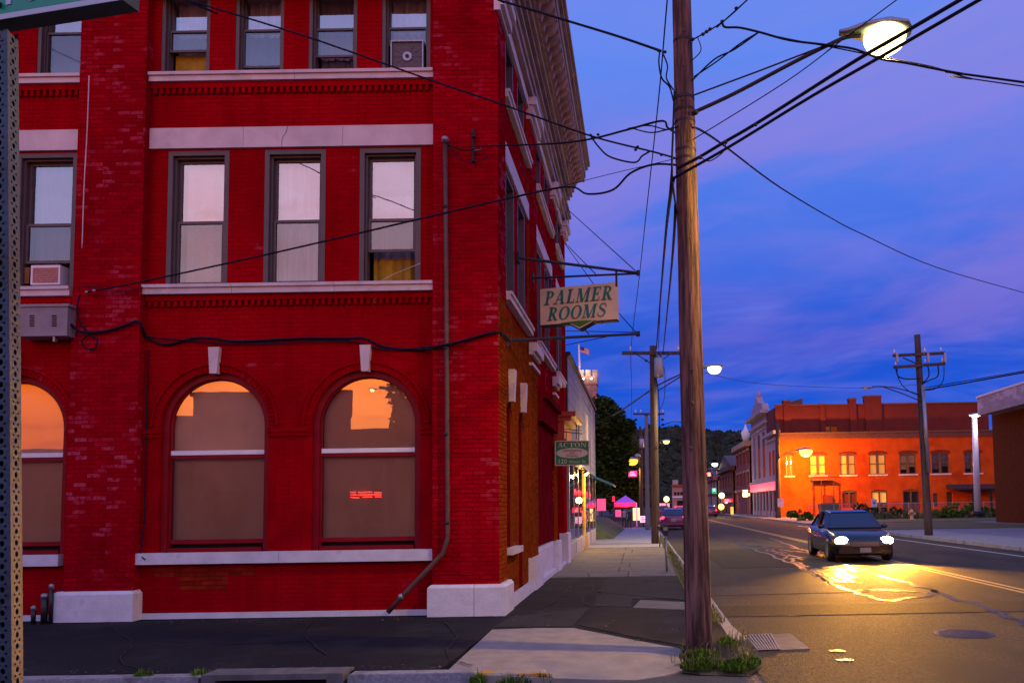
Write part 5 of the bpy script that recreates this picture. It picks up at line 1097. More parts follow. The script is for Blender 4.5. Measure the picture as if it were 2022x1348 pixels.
mb = MB(); L0 = sA + se * .019 + Vector((0, 0, .032)) + sn * .003
mb.prism([L0, L0 + se * .014, L0 + se * .014 + Vector((0, 0, .11)), L0 + Vector((0, 0, .11))], sn * .001)
for pl in ringpoly(.5, .5, .5, .5, .28, .25, -90, 90, 10): mb.prism([L0 + se * (.007 + px * .045) + Vector((0, 0, .055 + py * .055)) for px, py in pl], sn * .001)
mb.build('letter', mat('white_reflective', (.6, .6, .66), .4, .05), blade)
mb = MB(); L1 = L0 + se * .045
for pl in ringpoly(.5, .5, .5, .5, .28, .3, 0, 360, 18): mb.prism([L1 + se * (px * .05) + Vector((0, 0, py * .06)) for px, py in pl], sn * .001)
mb.build('letter', mat('white_reflective', (.6, .6, .66), .4, .05), blade)
mb = MB(); mb.tube([sA + sn * .001 + Vector((0, 0, .035)) - se * .0, sA + sn * .012 + Vector((0, 0, .035))], .007, 10); mb.build('bolt', M_STEEL, blade)
# ------------------------------------------------------------------ grey shop building behind the brick one
M_GREY = mat('grey_clapboard', (.24, .25, .32), .7, .12, 3, .1, 10, spec=.1, col2=(.19, .20, .27), c2scale=.7, stretch=(1, 1, 4))
GY0, GY1, GX = 23.8, 38.2, -2.08
shop = thing('shop_building', 'low grey clad shop building with big display windows beyond the brick corner building', 'building', (GX, GY0, 0))
zt = U(1150, 762, X=GX).z
mb = MB(); mb.box(-12, GX - .02, GY0, GY1, 2.9, zt); mb.box(-12, GX - .9, GY0, GY1, 0, 2.899); part(mb, 'wall', M_DARK, parent=shop)
z = 2.95
while z < zt - .05:      # lapped boards
    mb = MB(); mb.prism([(GX - .02, GY0 + .01, z), (GX + .014, GY0 + .01, z + .005), (GX + .006, GY0 + .01, z + .29), (GX - .02, GY0 + .01, z + .29)], (0, GY1 - GY0 - .01, 0)); part(mb, 'board', M_GREY, parent=shop); z += .293
mb = MB(); mb.box(-12, GX + .08, GY0 - .02, GY1 + .06, zt, zt + .12); part(mb, 'roof_edge', M_STEEL, parent=shop)
mb = MB(); mb.box(GX, GX + .05, 31.5, 32.3, 3.2, zt - .9); part(mb, 'board_strip', M_STONE, parent=shop)
mb = MB(); mb.box(GX - .15, GX, GY0 + .1, GY1, 0, .55); part(mb, 'bulkhead', mat('pale_bulkhead', (.42, .38, .40), .6, .15, 3), parent=shop)
for k in range(6):
    a = GY0 + .2 + k * 2.35; mb = MB(); mb.box(GX, GX + .02, a, a + 2.1, .1, .48); part(mb, 'bulkhead_panel', mat('pale_bulkhead', (.42, .38, .40), .6, .15, 3), parent=shop)
for yy_ in (23.95, 25.6, 27.4, 30.35, 33.6, 36.0, 38.0):
    mb = MB(); mb.box(GX - .1, GX + (.004 if yy_ != 30.35 else .05), yy_, yy_ + .14, .55, 2.9); part(mb, 'mullion', M_GALV if yy_ != 30.35 else M_YEL, parent=shop)  # yellow post: the wall lamp's orange light put into its colour
ys = (24.1, 25.75, 27.55, 30.5, 33.75, 36.15, 38.0)
for a, b in zip(ys[:-1], ys[1:]):
    mb = MB(); mb.quad((GX - .006, a, .56), (GX - .006, b - .14, .56), (GX - .006, b - .14, 2.88), (GX - .006, a, 2.88)); part(mb, 'display_window', M_SHOP, parent=shop)
mb = MB(); mb.box(GX - .05, GX + .12, 30.25, 30.6, 0, .56)
part(mb, 'brick_pier', mat('yellow_brick', (.42, .30, .12), .7, .3, 12, .4, 20), parent=shop)
aw = [(GX, 2.95), (GX + .95, 2.52), (GX + .95, 2.42), (GX, 2.85)]
mb = MB(); mb.prism([(x, 35.0, z) for x, z in aw], (0, 3.2, 0)); part(mb, 'awning', mat('blue_awning', (.01, .09, .22), .6, .15, 4), parent=shop)
for k in range(5):       # glowing tubes stand for neon reflected in the glass; bright goods inside
    yy_ = 26.3 + k * 1.9; mb = MB(); mb.tube([(GX - .05, yy_, 2.02), (GX - .05, yy_ + .35, 2.14), (GX - .05, yy_ + .7, 1.98), (GX - .05, yy_ + 1.0, 2.08)], .035, 6); part(mb, 'neon_reflection', glow('reflected_red_neon', (1, .02, .03), 6), parent=shop)
for k in range(7):
    yy_ = 28.4 + k * 1.15; zz = .9 + .18 * (k % 3); mb = MB(); mb.box(GX - .05, GX - .03, yy_, yy_ + .36, zz, zz + .34); part(mb, 'lit_poster', glow('pink_poster', (1, .18, .28), .9) if k % 2 else glow('pale_poster', (.9, .6, .55), .5), parent=shop)
wl = thing('wall_lamp', 'small shaded wall lamp throwing orange light down the shop front post', 'lamp', U(1157, 934, X=GX + .15))
c = U(1157, 934, X=GX + .16); mb = MB(); mb.lathe(c, [(.03, .12), (.05, .1), (.12, -.02), (.11, -.02)], 14); mb.build('shade', M_STEEL, wl, True)
mb = MB(); mb.blob(c + Vector((0, 0, -.02)), .06, .06, .07, 10, 8); mb.build('bulb', glow('lit_bulb', (1, .8, .4), 12), wl, True)
mb = MB(); mb.tube([c + Vector((0, 0, .1)), c + Vector((-.1, 0, .2)), c + Vector((-.24, 0, .2))], .015, 6); mb.build('arm', M_STEEL, wl)
lamp('lamp_light', c + Vector((.16, -.05, -.12)), 380, (1, .55, .12), .05, wl)

# ------------------------------------------------------------------ trees and bushes
def leafmesh(clumps, n, size, seed=1):
    r = random.Random(seed); mb = MB(); tot = sum(c[3] ** 2 for c in clumps)
    for (x, y, z, rad) in clumps:
        k = int(n * rad * rad / tot)
        for _ in range(k):
            d = Vector((r.gauss(0, 1), r.gauss(0, 1), r.gauss(0, .9))).normalized(); q = rad * (r.uniform(.45, 1.0) ** .6) * (1 + .25 * noise.noise(d * 2.3 + Vector((x, y, z))))
            p = Vector((x, y, z)) + d * q; a = Vector((r.gauss(0, 1), r.gauss(0, 1), r.gauss(0, .5))).normalized(); b = a.cross(Vector((r.gauss(0, 1), r.gauss(0, 1), r.gauss(0, 1)))).normalized(); s_ = size * r.uniform(.55, 1.3)
            mb.add([p - a * s_, p + b * s_ * .5, p + a * s_, p - b * s_ * .5], [(0, 1, 2, 3)])
    return mb
def tree(name, label, base, clumps, n, size, trunk_r, limbs, seed, leaf=None, cat='tree'):
    o = thing(name, label, cat, base); b = Vector(base)
    mb = MB(); top = Vector((b.x, b.y, limbs[0])); mb.tube([b - Vector((0, 0, .2)), b + Vector((.03, 0, limbs[0] * .4)), top], [trunk_r, trunk_r * .8, trunk_r * .6], 10); mb.build('trunk', M_BARK, o, True)
    for c in clumps[:limbs[1]]:
        q = Vector(c[:3]); mb = MB(); mb.tube([top - Vector((0, 0, .4)), top.lerp(q, .5) + Vector((0, 0, .25)), q], [trunk_r * .5, trunk_r * .3, trunk_r * .1], 6); mb.build('limb', M_BARK, o)
    lm = leafmesh(clumps, n, size, seed).build('crown', leaf or M_LEAF, o, fix=False); return o
def clumpset(px, Y, jitter=1.2):
    out = []
    for x, y, r in px:
        p = U(x, y, Y=Y + RND.uniform(-jitter, jitter)); out.append((p.x, p.y, p.z, r))
    return out
tree('leafy_tree', 'big dark leafy tree behind the grey shop building, overhanging the sidewalk', (-3.4, 47, 0), clumpset([(1192, 818, .9), (1203, 855, 1.1), (1213, 828, .75), (1188, 895, 1.4), (1212, 888, .95), (1232, 850, .55), (1243, 838, .35), (1206, 915, 1.0), (1178, 935, 1.2), (1222, 905, .6), (1180, 850, 1.0), (1228, 868, .5), (1200, 803, .55), (1185, 800, .6)], 47), 13000, .15, .28, (2.6, 9), 3)
tree('leafy_tree', 'lower dark tree farther back, right of the overhanging tree', (-1.9, 92, 0), clumpset([(1222, 955, 2.2), (1246, 925, 1.9), (1250, 965, 1.8), (1228, 905, 1.9), (1205, 975, 2.2), (1240, 885, 1.5), (1262, 985, 1.2), (1205, 925, 2.2), (1255, 945, 1.6), (1222, 870, 1.4)], 92), 12000, .2, .2, (2.2, 5), 5)
def bush(label, px, py, Y, r, seed, leaf=None, n=900):
    p = U(px, py, Y=Y); o = thing('bush', label, 'bush', (p.x, Y, 0), 'bushes along the fence by the orange building')
    mb = MB(); mb.tube([(p.x, Y, -.05), (p.x + .05, Y, p.z * .6 + .2)], [.05, .03], 6); mb.build('stem', M_BARK, o)
    cl = [(p.x + RND.uniform(-1.5 * r, 1.5 * r), Y + RND.uniform(-.6, .6), max(.2, p.z * RND.uniform(.1, 1.0)), r * RND.uniform(.2, .55)) for _ in range(9)]
    leafmesh(cl, n, .13, seed).build('crown', leaf or M_GRASS, o, fix=False)
bush('olive shrub at the left end of the fence behind the notice pole', 1575, 1008, 72, .8, 11); bush('sprawling shrub behind the small white sign', 1705, 998, 74, 1.1, 12, M_LEAF); bush('rounded shrub left of the hydrant', 1760, 1005, 74, .9, 13, M_LEAF)
bush('bright green shrub right of the pole across the street', 1868, 1005, 72, 1.0, 14); bush('tall weedy shrub between the pole and the white lamp post', 1900, 996, 73, .9, 15); bush('weedy shrub right of the white lamp post base', 1950, 1003, 73, .7, 16)
blades('tall_weeds', 'tall rough weeds in a strip along the fence foot by the orange building', [((17 + i * .75, 72.5 + .8 * math.sin(i), 0), .6, .8, 70) for i in range(26)], .3, 1.3, mat('rank_weeds', (.08, .10, .02), .7, .4, 2, island=.4), .03)
# grassy bank under the tree
mb = MB(); mb.add([(-2.2, 38.4, .0), (-1.3, 39, .0), (-1.0, 56, .0), (-7, 56, 1.3), (-7, 38.4, 1.2), (-2.3, 39.2, .6), (-2.2, 56, .75)], [(0, 1, 5), (1, 2, 6, 5), (5, 6, 3, 4)]); struct('grass_bank', mb, mat('bank_grass', (.07, .085, .02), .9, .4, 3, .6, 20))

# ------------------------------------------------------------------ castle tower with a flag
M_TOW = mat('pink_tower_stone', (.34, .20, .20), .8, .25, 1.5, .3, 6, col2=(.24, .13, .14), c2scale=.8)
TY = 125
tw = thing('castle_tower', 'pink stone castle tower with lit battlements rising behind the grey shop', 'tower', U(1164, 990, Y=TY))
a, b = U(1147, 990, Y=TY).x, U(1181, 990, Y=TY).x; zt_ = U(1165, 742, Y=TY).z; w_ = b - a
mb = MB(); mb.box(a, b, TY, TY + w_, 0, zt_); mb.build('shaft', M_TOW, tw)
mb = MB(); mb.box(a - .12, b + .12, TY - .12, TY + w_ + .12, zt_ - 1.3, zt_ + .003); mb.build('corbel_band', M_TOW, tw)
for z_ in (U(1165, 770, Y=TY).z, U(1165, 795, Y=TY).z): mb = MB(); mb.box(a - .05, b + .05, TY - .05, TY + w_ + .05, z_, z_ + .12); mb.build('string_course', M_TOW, tw)
k = 3; mw = w_ / (2 * k - 1)
for i in range(k):
    for (xa, xb, ya, yb) in ((a - .12 + 2 * i * mw, a + .12 + (2 * i + 1) * mw, TY - .12, TY + .25), (a - .12 + 2 * i * mw, a + .12 + (2 * i + 1) * mw, TY + w_ - .25, TY + w_ + .12)):
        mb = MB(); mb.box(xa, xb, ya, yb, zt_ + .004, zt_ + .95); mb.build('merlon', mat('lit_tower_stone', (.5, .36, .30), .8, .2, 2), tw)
la = U(1135, 990, Y=TY - 2).x; lz = U(1140, 756, Y=TY - 2).z
mb = MB(); mb.box(la, a + .3, TY - 1.5, TY + 2, 0, lz); mb.build('stair_turret', M_TOW, tw)
n = 10; c = U(1157, 800, Y=TY); mb = MB(); mb.tube([Vector((c.x + 1.0 * math.cos(math.pi * i / n), TY - .1, c.z - .6 + 1.7 * math.sin(math.pi * i / n))) for i in range(n + 1)], .16, 6); mb.build('arch_moulding', M_TOW, tw)
for dx in (.25, .72): lamp('battlement_light', (a + w_ * dx, TY - .75, zt_ - .35), 22, (1, .8, .35), .1, tw)
for dx in (.25, .72):
    mb = MB(); mb.blob((a + w_ * dx, TY - .55, zt_ - .5), .13, .13, .13, 8, 6); mb.build('floodlight', glow('flood_glass', (1, .9, .5), 10), tw)
leafmesh([(la + .3, TY - 1.8, lz - .6, .9), (la + .9, TY - 1.8, lz - 3.0, 1.1), (a + .4, TY - .6, lz - 5, 1.1), (la + 1.5, TY - 1.8, lz - 6.5, 1.2)], 1200, .22, 8).build('ivy', M_LEAF, tw, fix=False)
fp = thing('flagpole', 'white flagpole on the castle tower flying a small striped flag', 'flagpole', (U(1145, 738, Y=TY + 1).x, TY + 1, zt_))
p0, p1 = U(1145, 742, Y=TY + 1), U(1143, 679, Y=TY + 1); mb = MB(); mb.tube([p0, p1], [.2, .11], 8); mb.build('pole', mat('floodlit_white_paint', (.8, .8, .8), .5, .05), fp, True)
mb = MB(); mb.blob(p1, .16, .16, .16, 8, 6); mb.build('ball', M_GALV, fp)
f0 = U(1146, 684, Y=TY + 1); FW, FH = 1.35, .95
for i in range(7):
    mb = MB(); vs = []
    for kx in range(9):
        u = kx / 8; yv = .15 * math.sin(u * 5); dz = -.55 * u * u
        for zz in (-FH * i / 7, -FH * (i + 1) / 7): vs.append((f0.x + FW * u, f0.y + yv, f0.z + zz + dz))
    mb.add(vs, [(2 * q, 2 * q + 2, 2 * q + 3, 2 * q + 1) for q in range(8)]); mb.build('stripe', mat('flag_red', (.42, .06, .05), .7, .1) if i % 2 == 0 else mat('flag_white', (.7, .6, .55), .7, .1), fp)
vs = []
for kx in range(5):
    u = kx / 8 * .9; yv = .15 * math.sin(u * 5) - .02; dz = -.55 * u * u
    for zz in (.005, -FH * .55): vs.append((f0.x + FW * u, f0.y + yv, f0.z + zz + dz))
mb = MB(); mb.add(vs, [(2 * q, 2 * q + 2, 2 * q + 3, 2 * q + 1) for q in range(4)]); mb.build('canton', mat('flag_blue', (.03, .03, .12), .7, .1), fp)
lamp('pole_light', (p0.x + .9, TY - .8, p0.z + .8), 60, (1, .92, .8), .1, fp)

# ------------------------------------------------------------------ long orange brick building across the street
OY = 89.0
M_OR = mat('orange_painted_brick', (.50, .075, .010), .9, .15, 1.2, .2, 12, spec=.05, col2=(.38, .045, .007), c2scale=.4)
M_OR2 = mat('dark_orange_brick', (.13, .012, .005), .85, .15, 1.2, .2, 12)  # darkened to stand for the upper wall lying outside the lamp's light
M_OTRIM = mat('brown_trim', (.12, .05, .02), .6, .2, 4)
def To(u, d, z): return Vector((u, OY - d, z))
def ox(px): return U(px, 950, Y=OY).x
def oz(py, px=1740): return U(px, py, Y=OY).z
ob = thing('orange_building', 'long orange brick building with paired windows and chimneys across the parking lot', 'building', (ox(1700), OY, 0))
XL, XR = ox(1541), ox(1975)
seg = lambda x0, x1, za, zb: [(x0, za), (x0, zb - .18), (x0 * .75 + x1 * .25, zb - .04), ((x0 + x1) / 2, zb), (x0 * .25 + x1 * .75, zb - .04), (x1, zb - .18), (x1, za)]
up = [(1552, 1567), (1600, 1632), (1660, 1691), (1718, 1751), (1778, 1811), (1841, 1876), (1906, 1939)]
dn = [(1662, 1692), (1720, 1752), (1782, 1815)]
zA, zB = oz(936), oz(894); zC, zD = .05, oz(966)
holes = [seg(ox(a), ox(b), zA, zB) for a, b in up] + [seg(ox(a), ox(b), zC if a > 1700 else .9, zD) for a, b in dn] + [rect(ox(1841), ox(1851), .9, oz(975)), rect(ox(1868), ox(1880), .9, oz(973))]
z2 = oz(864)
mb = MB(); mb.wall(To, rect(XL, XR, 0, z2), holes, .35, 0); part(mb, 'wall', M_OR, parent=ob)
mb = MB(); mb.box(XL, XL + .3, OY + .01, OY + 16, 0, z2); part(mb, 'side_wall', M_OR, parent=ob); mb = MB(); mb.box(XR - .3, XR, OY + .01, OY + 16, 0, z2); part(mb, 'side_wall', M_OR, parent=ob)
mb = MB(); mb.box(XL, XR, OY + .36, OY + .5, 0, z2 - .1); part(mb, 'dark_room', M_DARK, parent=ob)
M_CREAM = mat('cream_blind', (.50, .36, .16), .8, .1, 2); M_LITW = glow('lit_window_shade', (1.0, .50, .10), .35)
for i, (a, b) in enumerate(up):
    x0, x1 = ox(a), ox(b); w = part(MB().tbox(To, x0, x0 + .1, -.3, -.1, zA, zB - .1).tbox(To, x1 - .1, x1, -.3, -.1, zA, zB - .1).tbox(To, x0 + .1, x1 - .1, -.3, -.1, zB - .22, zB - .06).tbox(To, (x0 + x1) / 2 - .13, (x0 + x1) / 2 + .13, -.3, -.1, zA, zB - .23).tbox(To, x0 + .1, x1 - .1, -.3, -.06, zA, zA + .08), 'window', M_OTRIM, parent=ob)
    zm = (zA + zB) / 2
    for s_ in (0, 1):
        ua, ub = (x0 + .1, (x0 + x1) / 2 - .13) if s_ == 0 else ((x0 + x1) / 2 + .13, x1 - .1)
        mb = MB(); mb.tbox(To, ua, ub, -.22, -.14, zm - .05, zm + .05); mb.build('meeting_rail', M_OTRIM, w)
        mb = MB(); mb.quad(To(ua, -.24, zA + .08), To(ub, -.24, zA + .08), To(ub, -.24, zB - .2), To(ua, -.24, zB - .2)); mb.build('pane', M_SHOP, w)
        zb0 = zA + (.1 if i < 4 else .5 + .3 * s_); mb = MB(); mb.quad(To(ua, -.3, zb0), To(ub, -.3, zb0), To(ub, -.3, zB - .2), To(ua, -.3, zB - .2)); mb.build('blind', (M_LITW if i in (1, 2, 3) else M_CREAM) if i < 5 else CU_DARK, w)
    mb = MB(); mb.tbox(To, x0 - .15, x1 + .15, -.1, .1, zA - .16, zA - .003); part(mb, 'window_sill', M_STONE, parent=ob)
    mb = MB(); P = [(u, z + .28) for u, z in seg(x0 - .12, x1 + .12, zB, zB)[1:-1]]; Q = [(u, z + .02) for u, z in seg(x0 - .12, x1 + .12, zB, zB)[1:-1]]
    for k in range(len(P) - 1): mb.prism([To(*(P[k][0], .04, P[k][1])), To(P[k + 1][0], .04, P[k + 1][1]), To(Q[k + 1][0], .04, Q[k + 1][1]), To(Q[k][0], .04, Q[k][1])], (0, .06, 0))
    part(mb, 'window_head', M_OR2, parent=ob)
for i, (a, b) in enumerate(dn):
    x0, x1 = ox(a), ox(b); za = .9 if i == 0 else .05
    d = part(MB().tbox(To, x0, x0 + .12, -.3, -.08, za, zD - .1).tbox(To, x1 - .12, x1, -.3, -.08, za, zD - .1).tbox(To, x0 + .12, x1 - .12, -.3, -.08, zD - .3, zD - .05).tbox(To, (x0 + x1) / 2 - .08, (x0 + x1) / 2 + .08, -.3, -.1, za, zD - .3), 'door' if i else 'window', M_OTRIM, parent=ob)
    for s_ in (0, 1):
        ua, ub = (x0 + .12, (x0 + x1) / 2 - .08) if s_ == 0 else ((x0 + x1) / 2 + .08, x1 - .12); zmid = zD - 1.3
        mb = MB(); mb.tbox(To, ua, ub, -.28, -.22, za, zmid - .1); mb.build('lower_panel', M_OTRIM if i else M_OR2, d)
        mb = MB(); mb.quad(To(ua, -.26, zmid - .1), To(ub, -.26, zmid - .1), To(ub, -.26, zD - .3), To(ua, -.26, zD - .3)); mb.build('pane', M_LITW if i == 1 else M_OR2 if i == 0 else M_DARK, d)
for a, b, c in ((1841, 1851, 975), (1868, 1880, 973)):
    mb = MB(); mb.tbox(To, ox(a), ox(b), -.3, -.2, .9, oz(c)); part(mb, 'narrow_window', M_OTRIM, parent=ob)
mb = MB(); mb.tbox(To, XL - .1, XR + .1, -.2, .18, z2, z2 + .55); part(mb, 'parapet_band', mat('dark_parapet', (.10, .035, .03), .8, .2, 3), parent=ob)
mb = MB(); mb.tbox(To, XL - .15, XR + .15, -.25, .28, z2 + .553, z2 + .7); part(mb, 'parapet_cap', M_OTRIM, parent=ob)
zU = oz(800) + .35; hy = OY + 2.2
def Tu(u, d, z): return Vector((u, hy - d, z))
wx0, wx1 = ox(1624) + .8, ox(1655) + .8; wz0, wz1 = oz(864) + .6, oz(838) + .2
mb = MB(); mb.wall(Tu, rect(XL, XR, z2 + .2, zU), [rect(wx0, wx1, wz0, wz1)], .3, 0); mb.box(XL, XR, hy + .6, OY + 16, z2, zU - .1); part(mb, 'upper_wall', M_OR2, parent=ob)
w = part(MB().tbox(Tu, wx0, wx0 + .1, -.3, -.1, wz0, wz1).tbox(Tu, wx1 - .1, wx1, -.3, -.1, wz0, wz1).tbox(Tu, wx0 + .1, wx1 - .1, -.3, -.1, wz1 - .1, wz1).tbox(Tu, (wx0 + wx1) / 2 - .08, (wx0 + wx1) / 2 + .08, -.3, -.1, wz0, wz1 - .1), 'window', M_OTRIM, parent=ob)
mb = MB(); mb.quad(Tu(wx0, -.25, wz0), Tu(wx1, -.25, wz0), Tu(wx1, -.25, wz1), Tu(wx0, -.25, wz1)); mb.build('pane', M_SHOP, w)
mb = MB(); mb.tbox(Tu, wx0, (wx0 + wx1) / 2, -.29, -.28, wz0 + .6, wz1); mb.build('blind', CU_DARK, w)
mb = MB(); mb.tbox(Tu, XL - .1, XR + .1, -.3, .12, zU, zU + .16); part(mb, 'coping', M_OTRIM, parent=ob)
for a, b, py in ((1550, 1563, 790), (1681, 1694, 786), (1712, 1744, 781), (1622, 1632, 797)):
    zz = U(a, py, Y=hy - .2).z; x0, x1 = U(a, 900, Y=hy - .2).x, U(b, 900, Y=hy - .2).x
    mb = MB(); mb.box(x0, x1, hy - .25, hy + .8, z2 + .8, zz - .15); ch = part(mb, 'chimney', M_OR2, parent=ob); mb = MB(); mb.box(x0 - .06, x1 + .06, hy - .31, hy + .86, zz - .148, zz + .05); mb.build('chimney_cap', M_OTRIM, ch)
mb = MB(); mb.prism([(ox(1565), hy + .7, zU + .17), (ox(1600), hy + .7, zU + .17), (ox(1600), hy + .7, zU + .95), (ox(1565), hy + .7, zU + .4)], (0, 2, 0)); part(mb, 'roof_shed', M_OTRIM, parent=ob)
# iron balcony, doghouse box, porch roof
bal = [(ox(1600), ox(1643))]; zb_ = oz(937)
mb = MB(); mb.tbox(To, ox(1600), ox(1643), .02, 1.0, zb_ - .55, zb_ - .42); bc = part(mb, 'balcony', M_OTRIM, parent=ob)
for k in range(12):
    u = ox(1600) + (ox(1643) - ox(1600)) * k / 11; mb = MB(); mb.tbox(To, u - .02, u + .02, .95, .99, zb_ - .42, zb_ + .2); mb.build('baluster', M_STEEL, bc)
mb = MB(); mb.tbox(To, ox(1600), ox(1643), .94, 1.0, zb_ + .2, zb_ + .26); mb.build('handrail', M_STEEL, bc)
for px in (1601, 1618, 1642):
    mb = MB(); mb.tbox(To, ox(px) - .05, ox(px) + .05, .85, .95, 0, zb_ - .55); mb.build('post', M_STEEL, bc)
mb = MB(); mb.prism([To(ox(1868), 0, oz(958)), To(ox(1868), 2.2, oz(966)), To(ox(1868), 2.2, oz(969)), To(ox(1868), 0, oz(966))], (ox(1972) - ox(1868), 0, 0)); pr_ = part(mb, 'porch_roof', M_STEEL, parent=ob)
for px in (1906, 1940, 1965):
    mb = MB(); mb.tbox(To, ox(px) - .12, ox(px) + .12, 1.9, 2.1, 0, oz(968)); mb.build('porch_post', M_DARK, pr_)
mb = MB(); mb.tbox(To, ox(1624), ox(1641), -.02, .5, 0, oz(975)); part(mb, 'bulkhead_box', M_OR2, parent=ob)
dm = thing('dumpster', 'dark green dumpster against the orange wall below the balcony', 'dumpster', (ox(1635), OY - 3, 0))
p = U(1620, 1018, Y=84).x; q = U(1650, 1018, Y=84).x; mb = MB(); mb.prism([(p, 83, .15), (q, 83, .15), (q + .15, 83, 1.35), (p - .15, 83, 1.35)], (0, 1.6, 0)); mb.build('bin', mat('dumpster_paint', (.03, .05, .035), .6, .3, 4), dm); mb = MB(); mb.box(p - .2, q + .2, 82.95, 84.65, 1.352, 1.44); mb.build('lid', M_BLACK, dm)

# ------------------------------------------------------------------ stone-fronted building on the street corner
M_SF = mat('violet_grey_stone', (.36, .28, .33), .75, .15, 2, .2, 10); SX = 15.4
sb = thing('stone_front_building', 'narrow grey stone fronted building with a gabled parapet at the orange building end', 'building', (SX, 100, 0))
def Tz(u, d, z): return Vector((SX - d, u, z))
sh = [rect(92.0, 93.7, 4.7, 7.6), rect(94.6, 96.2, 4.7, 7.6), rect(99, 101, 4.7, 10.3), rect(103, 105, 4.7, 10.3), rect(107, 109, 4.7, 10.3)]
mb = MB(); mb.wall(Tz, [(89.3, 0), (111, 0), (111, 12.4), (97.3, 12.4), (97.3, 9.2), (89.3, 9.2)], sh, .4, 0); part(mb, 'front_wall', M_SF, parent=sb)
mb = MB(); mb.box(SX + .41, XL - .02 if XL > SX + .5 else SX + .45, 89.3, 97.3, 0, 9.1); mb.box(SX + .41, SX + 8, 97.3, 111, 0, 12.3); part(mb, 'core', M_OR2, parent=sb)
mb = MB(); mb.box(SX, XL - .01, 88.9, 89.28, 0, 9.15); part(mb, 'corner_pier', mat('orange_lit_corner', (.40, .16, .04), .8, .15, 2), parent=sb)  # orange lamp light on the corner side put into its colour
for u0, u1, z0, z1 in ((92.0, 93.7, 4.7, 7.6), (94.6, 96.2, 4.7, 7.6), (99, 101, 4.7, 10.3), (103, 105, 4.7, 10.3), (107, 109, 4.7, 10.3)):
    mb = MB(); mb.tbox(Tz, u0, u1, -.35, -.3, z0, z1); part(mb, 'window', M_DARK, parent=sb)
for (a, b, z0, z1, d) in ((89.0, 97.3, 8.6, 8.85, .3), (89.0, 97.4, 9.2, 9.55, .6), (97.2, 111, 11.2, 11.5, .35), (97.1, 111.1, 12.4, 12.8, .8), (89.2, 111, 4.0, 4.3, .35), (97.6, 110.8, 10.6, 10.8, .15)):
    mb = MB(); mb.tbox(Tz, a, b, -.2, d, z0, z1); part(mb, 'cornice', M_SF, parent=sb)
mb = MB(); mb.prism([Tz(98.5, .2, 12.81), Tz(110, .2, 12.81), Tz(109, .2, 13.8), Tz(106, .2, 14.3), Tz(104.3, .2, 15.3), Tz(102.5, .2, 14.3), Tz(99.5, .2, 13.8)], (.8, 0, 0)); part(mb, 'gable', M_SF, parent=sb)
mb = MB(); mb.blob(Tz(104.3, -.2, 15.5), .3, .3, .45, 8, 6); part(mb, 'finial', M_SF, parent=sb)
mb = MB(); mb.tbox(Tz, 90, 110, .02, .4, 3.0, 3.95); part(mb, 'pink_signboard', glow('pink_lit_sign', (1, .10, .22), .75), parent=sb)
for k in range(8):
    u = 90.2 + k * 2.6; mb = MB(); mb.tbox(Tz, u, u + .6, 0, .2, 0, 2.95); part(mb, 'shop_pilaster', M_SF, parent=sb)
    mb = MB(); mb.tbox(Tz, u + .61, u + 2.59, -.01, .02, .6, 2.9); part(mb, 'shop_window', M_DARK, parent=sb)
lmp = thing('shop_lantern', 'glowing square lantern on the stone front beside the street', 'lamp', Tz(112.3, .8, 2.6)); c = Tz(112.3, .8, 2.9); mb = MB(); mb.box(c.x - .3, c.x + .3, c.y - .3, c.y + .3, c.z - .5, c.z + .5); mb.build('glass', glow('lantern_glow', (1, .72, .4), 2.2), lmp); mb = MB(); mb.box(c.x - .35, c.x + .6, c.y - .35, c.y + .35, c.z + .501, c.z + .6); mb.build('cap', M_STEEL, lmp)

def row_house(label, Y0_, Y1_, X, z, m, trim, nwin, gable=False):
    o = thing('street_building', label, 'building', (X, (Y0_ + Y1_) / 2, 0)); T = lambda u, d, zz: Vector((X - d, u, zz))
    w = (Y1_ - Y0_) / nwin; hs = [rect(Y0_ + w * (i + .25), Y0_ + w * (i + .75), zz, zz + 1.8) for i in range(nwin) for zz in (4.2, 7.2) if zz + 2.2 < z]
    mb = MB(); mb.wall(T, rect(Y0_, Y1_, 0, z), hs, .3, 0); mb.build('front_wall', m, o); mb = MB(); mb.box(X + .31, X + 9, Y0_, Y1_, 0, z - .05); mb.build('side_wall', m, o)
    for h in hs:
        mb = MB(); mb.tbox(T, h[0][0], h[1][0], -.28, -.22, h[0][1], h[2][1]); mb.build('window', M_DARK, o); mb = MB(); mb.tbox(T, h[0][0] - .1, h[1][0] + .1, -.1, .12, h[2][1], h[2][1] + .3); mb.build('lintel', trim, o)
    mb = MB(); mb.tbox(T, Y0_ - .1, Y1_, -.3, .7, z, z + .7); mb.build('cornice', trim, o); mb = MB(); mb.tbox(T, Y0_ - .05, Y1_, -.3, .3, 3.2, 3.6); mb.build('shop_band', trim, o)
    if gable:
        mb = MB(); mb.prism([T(Y0_, .3, z + .7), T((Y0_ + Y1_) / 2, .3, z + 3), T(Y1_, .3, z + .7)], (8, 0, 0)); mb.build('roof', M_OTRIM, o)
    else:
        mb = MB(); c = T(Y0_ + 2, .2, z + .7); mb.lathe(c, [(.35, 0), (.5, .5), (.7, 1.3), (.3, 1.7), (.15, 2.2), (.02, 2.5)], 10); mb.build('urn', M_WHITE, o, True)
    return o
M_BR3 = mat('far_red_brick', (.26, .07, .05), .85, .2, 2); M_TAN = mat('far_tan_stone', (.45, .30, .18), .8, .15, 2)
row_house('dark red brick street building with cream bands beyond the stone front', 113, 129, 15.4, 9.6, M_BR3, M_TAN, 4)
row_house('brown gabled street building beyond the dark red one', 130, 152, 15.0, 6.9, mat('far_brown_brick', (.24, .10, .045), .85, .2, 2), M_OTRIM, 5, True)
